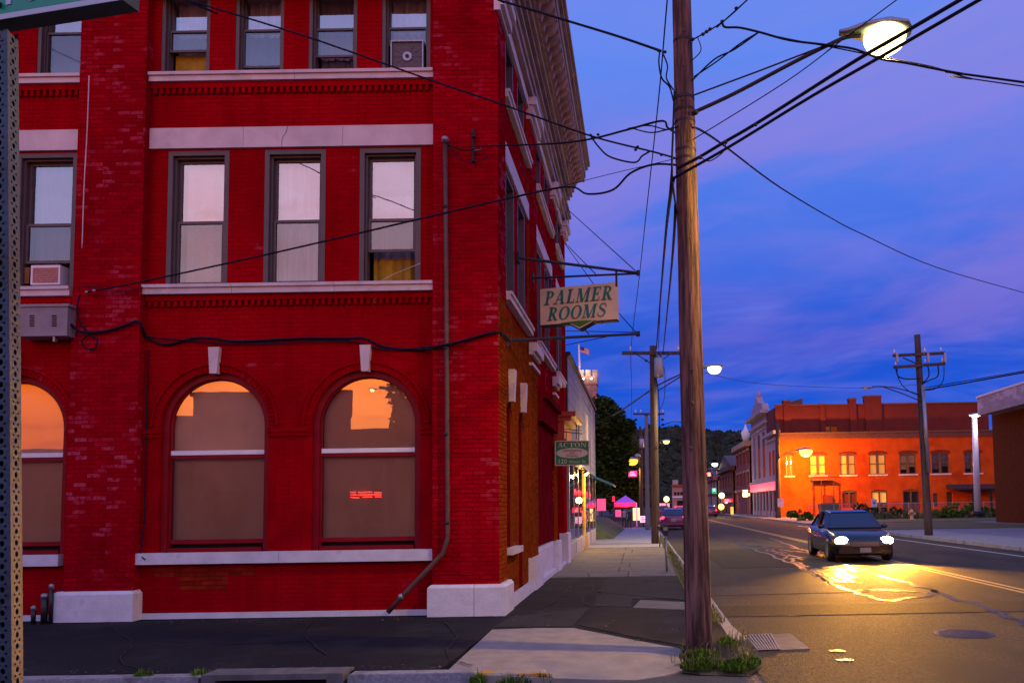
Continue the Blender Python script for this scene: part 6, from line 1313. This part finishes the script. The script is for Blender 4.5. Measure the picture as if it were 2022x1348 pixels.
row_house('low tan street building at the far end of the right side', 154, 185, 14.6, 6.0, M_TAN, M_BR3, 6, True)
eb = thing('end_building', 'pinkish two storey building with small square windows at the street end', 'building', U(1338, 1000, Y=205))
T = lambda u, d, z: Vector((u, 205 - d, z)); x0, x1 = U(1327, 960, Y=205).x, U(1362, 960, Y=205).x; z = U(1340, 960, Y=205).z
hs = [rect(x0 + .5 + i * (x1 - x0 - .6) / 5, x0 + 1.1 + i * (x1 - x0 - .6) / 5, z - 2.2, z - 1.4) for i in range(5)]
mb = MB(); mb.wall(T, rect(x0, x1, 0, z), hs + [rect(x0 + 1.2, x0 + 2.8, .3, 2.4)], .3, 0); mb.build('front_wall', mat('pinkish_render', (.42, .24, .20), .8, .1, 2), eb); mb = MB(); mb.box(x0, x1, 205.31, 212, 0, z - .1); mb.build('body', M_DARK, eb)
mb = MB(); mb.tbox(T, x0 - .2, x1 + .2, -.3, .5, z, z + .5); mb.build('cornice', M_BR3, eb); mb = MB(); mb.tbox(T, x0 + .02, x1 - .02, .01, .3, 3.1, 3.5); mb.build('band', M_WHITE, eb)
mb = MB(); mb.box(x0 + .2, x0 + 1.6, 206, 208, z + .5, z + 1.7); mb.build('roof_tank', M_GALV, eb)

# ------------------------------------------------------------------ modern building on the right
mbld = thing('modern_building', 'modern flat roofed brown brick building with a deep pale stone fascia at right', 'building', (25, 50, 0))
M_MB = mat('brown_modern_brick', (.12, .030, .012), .9, .15, 3, .2, 14, spec=.05); M_FA = mat('streaked_fascia_stone', (.32, .27, .30), .8, .15, 1.5, .2, 8, col2=(.55, .48, .50), c2scale=.5, c2lo=.5, c2hi=.6, stretch=(1, 1, 2.2))
WX = U(1966, 1000, Y=58).x; FX = U(1930, 800, Y=57).x; fz0, fz1 = U(1930, 812, Y=57).z, U(1930, 786, Y=57).z
mb = MB(); mb.box(WX, WX + 25, 36, 58, 0, fz0); mb.build('wall', M_MB, mbld)
z = .0; 
for k in range(6):
    a = 38 + k * 3.4; mb = MB(); mb.box(FX, FX + .25, a, a + 3.38 if k < 5 else 57, fz0 - .3, fz1); mb.build('fascia_panel', M_FA, mbld)
mb = MB(); mb.box(FX + .26, WX + 25, 37.5, 57, fz0 - .25, fz1 - .1); mb.build('roof_slab', M_FA, mbld)
mb = MB(); mb.box(FX - .06, WX + 25, 37.4, 57.1, fz1, fz1 + .14); mb.build('roof_edge', M_WHITE, mbld)

# chain-link fence, sign, hydrant
fn = thing('chain_link_fence', 'long chain link fence in front of the orange building', 'fence', (16, 76, 0)); fx0, fx1 = 15.8, 34.5
for k in range(9):
    x = fx0 + (fx1 - fx0) * k / 8; mb = MB(); mb.tube([(x, 76, -.05), (x, 76, 1.4)], .035, 6); mb.build('post', M_GALV, fn)
mb = MB(); mb.tube([(fx0, 76, 1.36), (fx1, 76, 1.36)], .025, 6); mb.build('top_rail', M_GALV, fn)
mb = MB(); x = fx0
while x < fx1 - 1.3:
    for s_ in (0, 1):
        xa, xb = (x, x + 1.3) if s_ == 0 else (x + 1.3, x); mb.add([(xa - .004, 76, .05), (xa + .004, 76, .05), (xb + .004, 76, 1.35), (xb - .004, 76, 1.35)], [(0, 1, 2, 3)])
    x += .12
o = mb.build('mesh_wires', M_GALV, fn, fix=False); o['kind'] = 'stuff'
ps = thing('parking_sign', 'small white sign with a dark mark on a thin post by the fence', 'sign', U(1726, 1026, Y=66)); p = U(1726, 993, Y=66)
mb = MB(); mb.tube([(p.x, 66.03, -.05), (p.x, 66.03, p.z + .35)], .04, 6); mb.build('post', M_STEEL, ps); mb = MB(); mb.box(p.x - .23, p.x + .23, 65.96, 65.985, p.z - .32, p.z + .34); mb.build('plate', mat('lavender_plate', (.6, .52, .62), .5, .05), ps)
mb = MB(); mb.prism([(p.x - .12, 65.958, p.z + .18), (p.x - .12, 65.958, p.z + .06), (p.x, 65.958, p.z - .12), (p.x + .12, 65.958, p.z + .06), (p.x + .12, 65.958, p.z + .18), (p.x, 65.958, p.z + .1)], (0, -.006, 0)); mb.build('mark', M_SGRN, ps)
hd_ = thing('fire_hydrant', 'pale yellow fire hydrant on the grass left of the pole across the street', 'hydrant', U(1801, 1023, Y=68)); p = Vector((U(1801, 1023, Y=68).x, 68, 0)); M_HY = mat('hydrant_paint', (.55, .40, .15), .5, .15, 6)
mb = MB(); mb.lathe(p, [(.2, 0), (.2, .06), (.13, .08), (.13, .6), (.19, .61), (.19, .66), (.14, .7), (.09, .82), (.03, .86), (.03, .92)], 14); mb.build('barrel', M_HY, hd_, True)
for s_ in (-1, 1):
    mb = MB(); mb.tube([p + Vector((0, 0, .5)), p + Vector((.22 * s_, 0, .5)), p + Vector((.23 * s_, 0, .5)), p + Vector((.27 * s_, 0, .5))], [.07, .07, .09, .09], 10); mb.build('nozzle', M_HY if s_ < 0 else M_WHITE, hd_, True)
# parking meters on the near sidewalk
def meter(label, px, pyb, pyt):
    Y = CAMH * F_ / (pyb - 994.3); b, t = U(px, pyb, Y=Y), U(px - 3, pyt, Y=Y); o = thing('parking_meter', label, 'parking meter', (b.x, Y, 0), 'parking meters along the near kerb'); h = t.z
    mb = MB(); mb.tube([(b.x, Y, -.01), (b.x - .02, Y, h - .32)], .03, 10); mb.build('post', M_GALV, o, True)
    mb = MB(); c = Vector((b.x - .02, Y, h - .3)); mb.add([c + Vector(v) for v in ((-.05, -.05, 0), (.05, -.05, 0), (.05, .05, 0), (-.05, .05, 0), (-.085, -.06, .12), (.085, -.06, .12), (.085, .06, .12), (-.085, .06, .12), (-.085, -.06, .2), (.085, -.06, .2), (.085, .06, .2), (-.085, .06, .2), (-.05, -.05, .29), (.05, -.05, .29), (.05, .05, .29), (-.05, .05, .29))], [(3, 2, 1, 0), (12, 13, 14, 15)] + [(4 * r + k, 4 * r + (k + 1) % 4, 4 * r + 4 + (k + 1) % 4, 4 * r + 4 + k) for r in range(3) for k in range(4)]); mb.build('head', M_STEEL, o)
    mb = MB(); mb.box(c.x - .05, c.x + .05, Y - .072, Y - .061, c.z + .13, c.z + .21); mb.build('dial', mat('meter_glass', (.25, .25, .28), .15, .1), o)
meter('nearer parking meter on a slim post beside the near kerb', 1317, 1126, 1033); meter('farther parking meter partly behind the second pole', 1303, 1078, 1030)

# ------------------------------------------------------------------ vehicles
def make_car(name, label, cat_group, paint, lit):
    o = thing(name, label, 'car', (0, 0, 0), cat_group)
    secs = [(-2.2, .70, .28, .50, .62), (-2.1, .82, .20, .55, .72), (-1.7, .89, .18, .62, .84), (-1.0, .91, .18, .66, .93), (0, .92, .18, .68, .96), (1.2, .92, .18, .70, .98), (1.85, .88, .20, .70, 1.0), (2.1, .80, .26, .66, .97), (2.2, .70, .32, .6, .85)]
    mb = MB(); n = 10; vs = []
    for (y, w, zl, zs, zt) in secs:
        prof = [(-w * .88, zl), (-w, zl + .12), (-w, zs), (-w * .95, zt - .06), (-w * .80, zt), (w * .80, zt), (w * .95, zt - .06), (w, zs), (w, zl + .12), (w * .88, zl)]; vs += [(x, y, z) for x, z in prof]
    fs = [(i * n + k, i * n + (k + 1) % n, (i + 1) * n + (k + 1) % n, (i + 1) * n + k) for i in range(len(secs) - 1) for k in range(n)] + [tuple(range(n)), tuple(reversed(range((len(secs) - 1) * n, len(secs) * n)))]
    mb.add(vs, fs); mb.build('body', paint, o, True)
    gs = [(-1.05, .78, .95, .75, .96), (-.35, .80, .95, .62, 1.40), (.2, .80, .95, .62, 1.46), (1.0, .80, .96, .61, 1.44), (1.45, .78, .98, .58, 1.34), (2.0, .72, .99, .66, 1.02)]
    mb = MB(); vs = []
    for (y, w, zb_, wt, zt) in gs: vs += [(-w, y, zb_ - .03), (-wt, y, zt), (wt, y, zt), (w, y, zb_ - .03)]
    fs = [(i * 4 + k, i * 4 + k + 1, (i + 1) * 4 + k + 1, (i + 1) * 4 + k) for i in range(len(gs) - 1) for k in range(3)] + [(0, 1, 2, 3), (20, 21, 22, 23)]
    mb.add(vs, fs); mb.build('windows', mat('car_glass', (.02, .022, .03), .06, .05, spec=.9), o)
    mb = MB(); vs = []
    for (y, w, zb_, wt, zt) in gs[1:5]: vs += [(-wt - .02, y, zt - .05), (-wt + .06, y, zt + .025), (wt - .06, y, zt + .025), (wt + .02, y, zt - .05)]
    mb.add(vs, [(i * 4 + k, i * 4 + k + 1, (i + 1) * 4 + k + 1, (i + 1) * 4 + k) for i in range(3) for k in range(3)]); mb.build('roof', paint, o)
    for s_ in (-1, 1):
        for ya, za, xa, yb, zb2, xb in ((-1.05, .95, .79, -.35, 1.40, .635), (.35, .95, .81, .35, 1.45, .635), (2.0, .98, .73, 1.45, 1.34, .60)):
            mb = MB(); mb.tube([(s_ * xa, ya, za), (s_ * xb, yb, zb2)], .035, 6); mb.build('pillar', paint, o)
        for y in (-1.38, 1.36):
            mb = MB(); prof = [(.20, -.1), (.30, -.11), (.325, -.07), (.325, .07), (.30, .11), (.20, .1)]; L = []
            for (r, x) in prof: L += [(s_ * .83 + x, y + r * math.cos(2 * math.pi * k / 18), .325 + r * math.sin(2 * math.pi * k / 18)) for k in range(18)]
            mb.add(L, [(i * 18 + k, i * 18 + (k + 1) % 18, (i + 1) * 18 + (k + 1) % 18, (i + 1) * 18 + k) for i in range(5) for k in range(18)]); wh = mb.build('wheel', M_BLACK, o, True)
            mb = MB(); mb.add([(s_ * .93, y + .2 * math.cos(2 * math.pi * k / 18), .325 + .2 * math.sin(2 * math.pi * k / 18)) for k in range(18)] + [(s_ * .90, y, .325)], [(k, (k + 1) % 18, 18) for k in range(18)]); mb.build('rim', M_GALV, wh)
        mb = MB(); mb.blob((s_ * .96, -.75, 1.0), .10, .07, .07, 10, 6); mb.build('mirror', paint, o, True)
        mb = MB(); mb.blob((s_ * .64, -2.12, .62), .20, .11, .12, 14, 8); mb.build('headlight', glow('lit_headlight', (1, .86, .45), 40) if lit else mat('headlight_glass', (.5, .5, .5), .1, .05), o, True)
        mb = MB(); mb.blob((s_ * .68, 2.12, .82), .16, .08, .09, 12, 6); mb.build('taillight', glow('lit_taillight', (1, .02, .02), 9), o, True)
    mb = MB(); mb.box(-.42, .42, -2.215, -2.15, .46, .60); mb.build('grille', M_BLACK, o)
    for k in range(4):
        mb = MB(); mb.box(-.40, .40, -2.225, -2.216, .475 + k * .033, .487 + k * .033); mb.build('grille_bar', M_GALV, o)
    mb = MB(); mb.tube([(-.82, -1.06, .962), (0, -1.12, .972), (.82, -1.06, .962)], .012, 6); mb.build('wiper_cowl', M_BLACK, o)
    mb = MB(); mb.box(-.75, .75, -2.24, -2.1, .26, .42); mb.build('bumper', paint, o); mb = MB(); mb.box(-.78, .78, 2.1, 2.25, .34, .5); mb.build('bumper', paint, o)
    for y, z in ((-2.255, .36), (2.258, .62)):
        mb = MB(); mb.box(-.16, .16, y - .004, y + .004, z - .07, z + .07); mb.build('licence_plate', mat('dull_plate', (.22, .22, .24), .5, .1), o)
    return o
car = make_car('oncoming_car', 'oncoming car with blazing headlights in the near traffic lane', 'cars on the street', mat('black_car_paint', (.010, .010, .014), .25, .1, 3, coat=.5), True)
car.location = (6.5, 25.6, ZR); car.rotation_euler = (0, 0, R(-1.5))
for s_ in (-.64, .64):
    l = bpy.data.lights.new('headlight_beam', 'SPOT'); l.energy = 6500; l.color = (1, .42, .05); l.spot_size = R(74); l.spot_blend = 1.0; l.shadow_soft_size = .09
    lo_ = bpy.data.objects.new('headlight_beam', l); COL.objects.link(lo_); lo_.parent = car; lo_.location = (s_, -2.32, .62); lo_.rotation_euler = (R(81), 0, R(180))
vc = make_car('parked_car', 'purple red car seen from behind, stopped beside the near kerb down the street', 'cars on the street', mat('purple_car_paint', (.16, .02, .10), .3, .1, 3, coat=.6), False)
vc.location = (2.25, 57, ZR); vc.rotation_euler = (0, 0, math.pi)
def far_car(label, x, y, rz=math.pi):
    c = copy_tree(vc); c['label'] = label; c.location = (x, y, ZR); c.rotation_euler = (0, 0, rz); return c
far_car('distant car with red tail lights just right of the purple car', 4.1, 78); far_car('small distant car with red tail lights right of the near pole', 9.2, 108); far_car('farthest car with red tail lights in the left lane', 3.4, 118)
oc = copy_tree(car); oc['label'] = 'distant oncoming car with yellow headlights at the far end of the street'; oc.location = (10.6 - 6.2, 150, ZR)
for ch in list(oc.children):
    if ch.type == 'LIGHT': bpy.data.objects.remove(ch)

# ------------------------------------------------------------------ far street lamps, signals, sidewalk cafe
def globe(label, px, py, Y, r, col, st, power):
    p = U(px, py, Y=Y); o = thing('globe_lamp', label, 'street lamp', (p.x, Y, 0), 'globe lamps far down the street'); mb = MB(); mb.tube([(p.x, Y, 0), (p.x, Y, p.z - r)], .08, 8); mb.build('post', M_STEEL, o)
    mb = MB(); mb.blob(p, r, r, r, 14, 10); mb.build('globe', glow('globe_%d' % (px,), col, st), o, True); lamp('lamp_light', p + Vector((0, -r - .2, 0)), power, col, r, o)
globe('glowing white globe lamp right of the near pole far down the street', 1425, 978, 112, .42, (1, .80, .36), 2.6, 500); globe('warm orange globe lamp just below the white globe', 1424, 1000, 98, .38, (1, .5, .12), 2.2, 300)
globe('warm globe lamp left of the near pole above the distant cars', 1316, 985, 100, .36, (1, .68, .22), 2.6, 300); globe('small pinkish globe lamp beside the second pole', 1434, 990, 130, .3, (1, .5, .45), 1.8, 60); globe('low white globe lamp in front of the brown street building', 1484, 990, 120, .34, (1, .74, .4), 1.5, 60)
l8 = thing('street_lamp', 'tiny pale street lamp over the far rooftops right of the near pole', 'street lamp', U(1410, 916, Y=150)); mb = MB(); mb.tube([(U(1404, 1000, Y=150).x, 150, 0), U(1404, 912, Y=150), U(1408, 912, Y=150)], .1, 6); mb.build('post', M_STEEL, l8); cobra(l8, U(1411, 915, Y=150), Vector((1, 0, 0)), 1.3, 1.2, glow('lit_lens_far', (1, 1, .7), 6), 300, (1, 1, .7))
ts = thing('traffic_signal', 'far traffic signal showing red beside a small green route sign', 'traffic light', U(1396, 1000, Y=140)); p = U(1394, 940, Y=140)
mb = MB(); mb.tube([(p.x - 1.2, 140, 0), (p.x - 1.2, 140, p.z + 1), (p.x + 2.5, 140, p.z + 1)], .1, 6); mb.build('mast', M_STEEL, ts); mb = MB(); mb.box(p.x - .25, p.x + .25, 139.8, 140.1, p.z - .7, p.z + .7); mb.build('housing', M_BLACK, ts)
for k, mm in enumerate((glow('red_signal', (1, .02, .02), 7), M_DARK, M_DARK)):
    mb = MB(); mb.blob((p.x, 139.75, p.z + .45 - k * .45), .19, .08, .19, 10, 6); mb.build('lens', mm, ts)
gs_ = thing('route_sign', 'small lit green sign hanging far down the street', 'sign', U(1410, 966, Y=138)); p = U(1410, 967, Y=138); mb = MB(); mb.box(p.x - .4, p.x + .4, 137.9, 138, p.z - .6, p.z + .35); mb.build('plate', glow('green_sign_glow', (.02, .5, .25), .8), gs_); mb = MB(); mb.box(p.x - .25, p.x + .25, 137.88, 137.898, p.z - .25, p.z + .25); mb.build('panel', glow('pale_green_glow', (.5, 1, .8), .9), gs_); mb = MB(); mb.tube([p + Vector((0, 0, .3)), p + Vector((0, 0, 2))], .05, 6); mb.build('hanger', M_STEEL, gs_)
# cafe canopy, signs and people on the far sidewalk
cf_ = thing('patio_canopy', 'small tent canopy glowing pink and violet over the far sidewalk', 'canopy', (-1.0, 60, 0)); CYY = 60
cx0, cx1 = U(1212, 990, Y=CYY).x, U(1257, 990, Y=CYY).x; cz0, cz1 = U(1230, 1003, Y=CYY).z + .2, U(1230, 984, Y=CYY).z + .35; cm = (cx0 + cx1) / 2; y0_, y1_ = CYY, CYY + 2.2
P = [(cx0, y0_, cz0 + .2), (cx1, y0_, cz0 + .2), (cx1, y1_, cz0 + .2), (cx0, y1_, cz0 + .2), (cm, CYY + 1.1, cz1 - .1)]
for k in range(4):
    mb = MB(); mb.add([P[k], P[(k + 1) % 4], P[4]], [(0, 1, 2)]); mb.build('roof_panel', (glow('violet_canopy', (.42, .08, .6), .3), glow('pink_canopy', (.8, .08, .4), .5))[k % 2], cf_)
    a, b = Vector(P[k]), Vector(P[(k + 1) % 4]); mb = MB(); mb.quad(a, b, b - Vector((0, 0, .28)), a - Vector((0, 0, .28))); mb.build('valance', (glow('red_valance', (1, .03, .10), .9), glow('magenta_valance', (.8, .05, .7), .9))[k % 2], cf_)
    mb = MB(); mb.tube([(P[k][0], P[k][1], 0), P[k]], .05, 6); mb.build('leg', M_WHITE if k == 1 else M_STEEL, cf_)
lamp('canopy_light', (cm, CYY - .3, cz0 - .3), 120, (1, .05, .35), .2, cf_)
def plate(name, label, px0, py0, px1, py1, Y, m, m2=None, post=True, cat='sign'):
    a, b = U(px0, py1, Y=Y), U(px1, py0, Y=Y); o = thing(name, label, cat, ((a.x + b.x) / 2, Y, a.z)); mb = MB(); mb.box(a.x, b.x, Y, Y + .08, a.z, b.z); mb.build('panel', m, o)
    if m2:
        for k in range(3):
            z_ = a.z + (b.z - a.z) * (.2 + .25 * k); mb = MB(); mb.box(a.x + (b.x - a.x) * .15, b.x - (b.x - a.x) * (.15 + .1 * k), Y - .02, Y - .004, z_, z_ + (b.z - a.z) * .12); mb.build('stripe', m2, o)
    if post:
        mb = MB(); mb.tube([((a.x + b.x) / 2, Y + .05, b.z), ((a.x + b.x) / 2, Y + .05, b.z + .4)], .03, 6) if post == 'hang' else mb.tube([((a.x + b.x) / 2, Y + .05, 0), ((a.x + b.x) / 2, Y + .05, a.z + .01)], .04, 6); mb.build('hanger' if post == 'hang' else 'post', M_STEEL, o)
    return o
M_PK = glow('pink_neon_panel', (1, .06, .30), 1.0); M_PK2 = glow('pale_pink_stripe', (1, .55, .65), 1.3); M_YL = glow('yellow_window_glow', (1, .72, .22), 1.6)
plate('neon_and_glow', 'pink neon sign hanging in the dark tree under the orange lamp', 1241, 929, 1258, 941, 62, M_PK, M_PK2, 'hang'); plate('neon_and_glow', 'pink lit window poster at the foot of the dark tree', 1179, 984, 1196, 1008, 57, glow('rosy_panel', (1, .10, .24), .8), None, True)
plate('sidewalk_sign', 'small pink lit board standing on the far sidewalk', 1264, 1018, 1277, 1031, 58, M_PK2, M_PK, True); plate('lit_display', 'bright yellow lit doorway right of the violet canopy', 1250, 1002, 1263, 1027, 64, M_YL, None, False, 'doorway')
plate('lit_display', 'red glowing panel left of the violet canopy top', 1209, 979, 1214, 990, 63, glow('red_panel_glow', (1, .02, .06), 1.2), None, True, 'panel'); plate('lit_display', 'pale pink shop window below the far pinkish building', 1302, 993, 1322, 1001, 180, glow('pink_window_glow', (1, .3, .4), 1.2), None, True, 'shop window')
plate('lit_display', 'pale yellow lit sign on the red brick street building', 1466, 973, 1481, 979, 112.5, glow('cream_sign_glow', (1, .75, .3), 1.3), None, True)
plate('lit_display', 'small pink sign on the rooftops left of the pale far lamp', 1394, 932, 1405, 940, 152, glow('salmon_glow', (1, .4, .3), .9), None, True)
M_RN = glow('red_bloom_glow', (1, .015, .03), 2.2)  # red and amber panels below are added for the bloom of far lights
plate('neon_and_glow', 'wide red panel added for the bloom above the distant cars beside the near pole', 1331, 998, 1349, 1009, 140, M_RN, M_PK2, None); plate('neon_and_glow', 'red panel added for the bloom under the pinkish shop window behind the purple car', 1300, 1003, 1318, 1010, 150, M_RN, glow('amber_stripe', (1, .5, .1), 2), None)
plate('neon_and_glow', 'added red glow panel right of the globe lamps far down the street', 1428, 984, 1446, 991, 128, M_RN, M_PK2, None); plate('neon_and_glow', 'tall thin added amber glow panel at the foot of the brown street building', 1443, 1000, 1448, 1018, 118, glow('amber_panel', (1, .42, .06), 1.6), None, None)
plate('neon_and_glow', 'added red glow panel on a post at the near side of the street end', 1395, 1003, 1407, 1012, 112, M_RN, glow('amber_stripe', (1, .5, .1), 2), True); plate('neon_and_glow', 'rosy lit shop window low behind the violet canopy', 1213, 1006, 1226, 1020, 66, glow('rosy_window', (1, .12, .2), .7), M_PK, None)
def person(label, px, pyf, pyt, shirt, trousers, lean):
    Y = CAMH * F_ / (pyf - 994.6); p = U(px, pyf, Y=Y); H = U(px, pyt, Y=Y).z; s_ = H / 1.75; o = thing('person', label, 'person', (p.x, Y, 0))
    V = [(0, 0, .95), (0, 0, 1.15), (0, .01, 1.40), (0, .0, 1.52), (0, -.01, 1.64), (0, -.01, 1.74), (-.10, 0, .90), (-.12, -.02 + lean, .50), (-.13, .03 - lean, .08), (-.13, -.10 - lean, .04), (.10, 0, .90), (.12, -.02 - lean, .50), (.13, .03 + lean, .08), (.13, -.10 + lean, .04), (-.19, 0, 1.40), (-.26, .03, 1.12), (-.25, -.07, .86), (-.25, -.10, .78), (.19, 0, 1.40), (.26, .03, 1.12), (.24, -.12, .90), (.22, -.18, .84)]
    E_ = [(0, 1), (1, 2), (2, 3), (3, 4), (4, 5), (0, 6), (6, 7), (7, 8), (8, 9), (0, 10), (10, 11), (11, 12), (12, 13), (2, 14), (14, 15), (15, 16), (16, 17), (2, 18), (18, 19), (19, 20), (20, 21)]
    Rr = [.15, .14, .15, .055, .10, .085, .09, .065, .045, .035, .09, .065, .045, .035, .06, .045, .035, .03, .06, .045, .035, .03]
    me = bpy.data.meshes.new('body'); me.from_pydata([Vector(v) * s_ for v in V], E_, []); b = bpy.data.objects.new('body', me); COL.objects.link(b)
    mod = b.modifiers.new('skin', 'SKIN'); sv = me.skin_vertices[0].data
    for i, r in enumerate(Rr): sv[i].radius = (r * s_, r * s_ * .75)
    sv[0].use_root = True; b.modifiers.new('sub', 'SUBSURF').levels = 1
    dg = bpy.context.evaluated_depsgraph_get(); m2 = bpy.data.meshes.new_from_object(b.evaluated_get(dg)); b.modifiers.clear(); b.data = m2; m2.materials.clear(); m2.materials.append(trousers); m2.materials.append(shirt); m2.materials.append(mat('skin_tone', (.30, .17, .12), .6, .05))
    for f in m2.polygons: zc_ = f.center.z / s_; f.material_index = 2 if zc_ > 1.5 or (abs(f.center.x / s_) > .2 and zc_ < .95 and zc_ > .7) else (1 if zc_ > .95 else 0); f.use_smooth = True
    b.parent = o; mb = MB(); mb.blob((p.x, Y + .01, 1.70 * s_), .105 * s_, .12 * s_, .10 * s_, 10, 6); mb.build('hair', M_DARK, o, True)
person('person in a pale shirt standing under the violet canopy', 1233, 1042, 1002, mat('pale_shirt', (.40, .32, .36), .8, .1), mat('dark_trousers', (.03, .03, .04), .8, .1), .05); person('person in dark clothes just right of the pale shirted one', 1243, 1043, 1003, mat('dark_shirt', (.04, .03, .05), .8, .1), mat('dark_trousers', (.03, .03, .04), .8, .1), -.06)

# ------------------------------------------------------------------ wooded hills at the end of the street
mb = MB(); nx, ny = 60, 10; HV = []
def hz(x, y):
    t = min(1, max(0, (y - 380) / 150)); k = t * t * (3 - 2 * t); return k * (37 + 8 * noise.noise((x * .006, y * .004, 2)) + 5 * noise.noise((x * .02, 0, 5)) + 10 * max(0, 1 - abs(x + 40) / 160)) - 1
for j in range(ny + 1):
    for i in range(nx + 1): x, y = -450 + 1100 * i / nx, 370 + 240 * j / ny; HV.append((x, y, hz(x, y)))
mb.add(HV, [(j * (nx + 1) + i, j * (nx + 1) + i + 1, (j + 1) * (nx + 1) + i + 1, (j + 1) * (nx + 1) + i) for j in range(ny) for i in range(nx)]); struct('hill', mb, mat('hill_floor', (.02, .03, .012), .9, .3, .05))
mb = MB()
for _ in range(3200):
    y = RND.uniform(385, 560); x = RND.uniform(-.12, .36) * y + RND.uniform(-30, 30); r = RND.uniform(2.6, 5.2); mb.blob((x, y, hz(x, y) + r * .5), r, r, r * RND.uniform(.8, 1.3), 6, 4, .25)
o = mb.build('forest', mat('forest_canopy', (.016, .026, .008), .95, .5, .25, island=.5), fix=False); o['kind'] = 'stuff'; o['label'] = 'dark wooded ridge closing the end of the street'; o['category'] = 'forest'

# ------------------------------------------------------------------ the other side of the cross street, seen in the window reflections
M_OPP = mat('opposite_dark_brick', (.10, .055, .045), .85, .2, 2)
def opp(label, x0, x1, z, d=9.0, yf=0):
    o = thing('opposite_building', label, 'building', ((x0 + x1) / 2, -11, 0)); q = .26 * x1 if x1 < 0 and z > 6 else x1 - x1; q = x1 * (1 + .255) if z > 6 else x1; mb = MB(); mb.prism([(x0, -11 + yf, ZR), (x1, -11 + yf, ZR), (q, -11 - d, ZR), (x0, -11 - d, ZR)], (0, 0, z - ZR)); mb.build('wall', M_OPP, o); mb = MB(); mb.prism([(x0 - .1, -10.88 + yf, z), (x1 + .1, -10.88 + yf, z), (q + .1, -11.1 - d, z), (x0 - .1, -11.1 - d, z)], (0, 0, .18)); mb.build('coping', M_OTRIM, o)
    k = max(1, int((x1 - x0) / 2.6)); w = (x1 - x0) / k
    for i in range(k):
        for zz in (1.0, 4.0):
            if zz + 1.7 < z: mb = MB(); mb.box(x0 + w * (i + .3), x0 + w * (i + .7), -11, -10.97 + yf, zz, zz + 1.5); mb.build('window', M_DARK, o)
    return o
opp('flat roofed brick building opposite, seen only as a dark shape in window reflections', -20.0, -12.9, 6.75); opp('lower brick building opposite, left of the flat roofed one', -24.5, -20.05, 5.7); opp('lowest building opposite, at the far left', -44, -24.55, 4.3); opp('low shop opposite, right of the flat roofed building', -13.1, -3.5, 5.0, yf=.05); opp('wide shop opposite, behind the viewer', -3.4, 24, 4.6)
tree('leafy_tree', 'tall tree across the cross street, seen only reflected in the right arched window', (-10.6, -8.5, 0), [(-9.9, -8.5, 7.6, .8), (-9.5, -8.5, 6.4, 1.0), (-8.9, -8.5, 7.2, 1.1), (-9.6, -8.6, 5.2, .8), (-8.8, -8.4, 5.2, 1.1), (-9.3, -8.4, 8.6, .9), (-8.3, -8.5, 6.2, 1.2), (-8.2, -8.5, 8.0, 1.2), (-8.2, -8.5, 4.6, 1.0)], 9000, .15, .16, (3.5, 5), 21)
ol = thing('street_lamp', 'lit lamp across the cross street, seen reflected in the right arched window', 'street lamp', (-10.7, -7.4, 6.2)); mb = MB(); mb.tube([(-9.2, -7.4, 0), (-9.2, -7.4, 6.4), (-10.5, -7.4, 6.5)], .07, 8); mb.build('post', M_STEEL, ol); cobra(ol, Vector((-10.75, -7.3, 6.4)), Vector((-1, 0, 0)), .3, .2, L_WARM, 60, (1, .8, .4))
on = thing('neon_and_glow', 'red neon strokes in a shop window opposite, seen in the right arched window', 'sign', (-12.1, -10.8, 2.2))
for k, (xa, xb, z_) in enumerate(((-12.85, -12.6, 2.38), (-12.5, -11.9, 2.36), (-11.8, -11.45, 2.34), (-12.85, -12.55, 2.26), (-12.5, -11.4, 2.25), (-12.85, -12.45, 2.13), (-12.3, -11.9, 2.15), (-11.75, -11.4, 2.15))):
    mb = MB(); mb.tube([(xa, -10.85, z_), (xb, -10.85, z_ - .01)], .024, 6); mb.build('tube', glow('red_neon_bright', (1, .03, .02), 9), on)
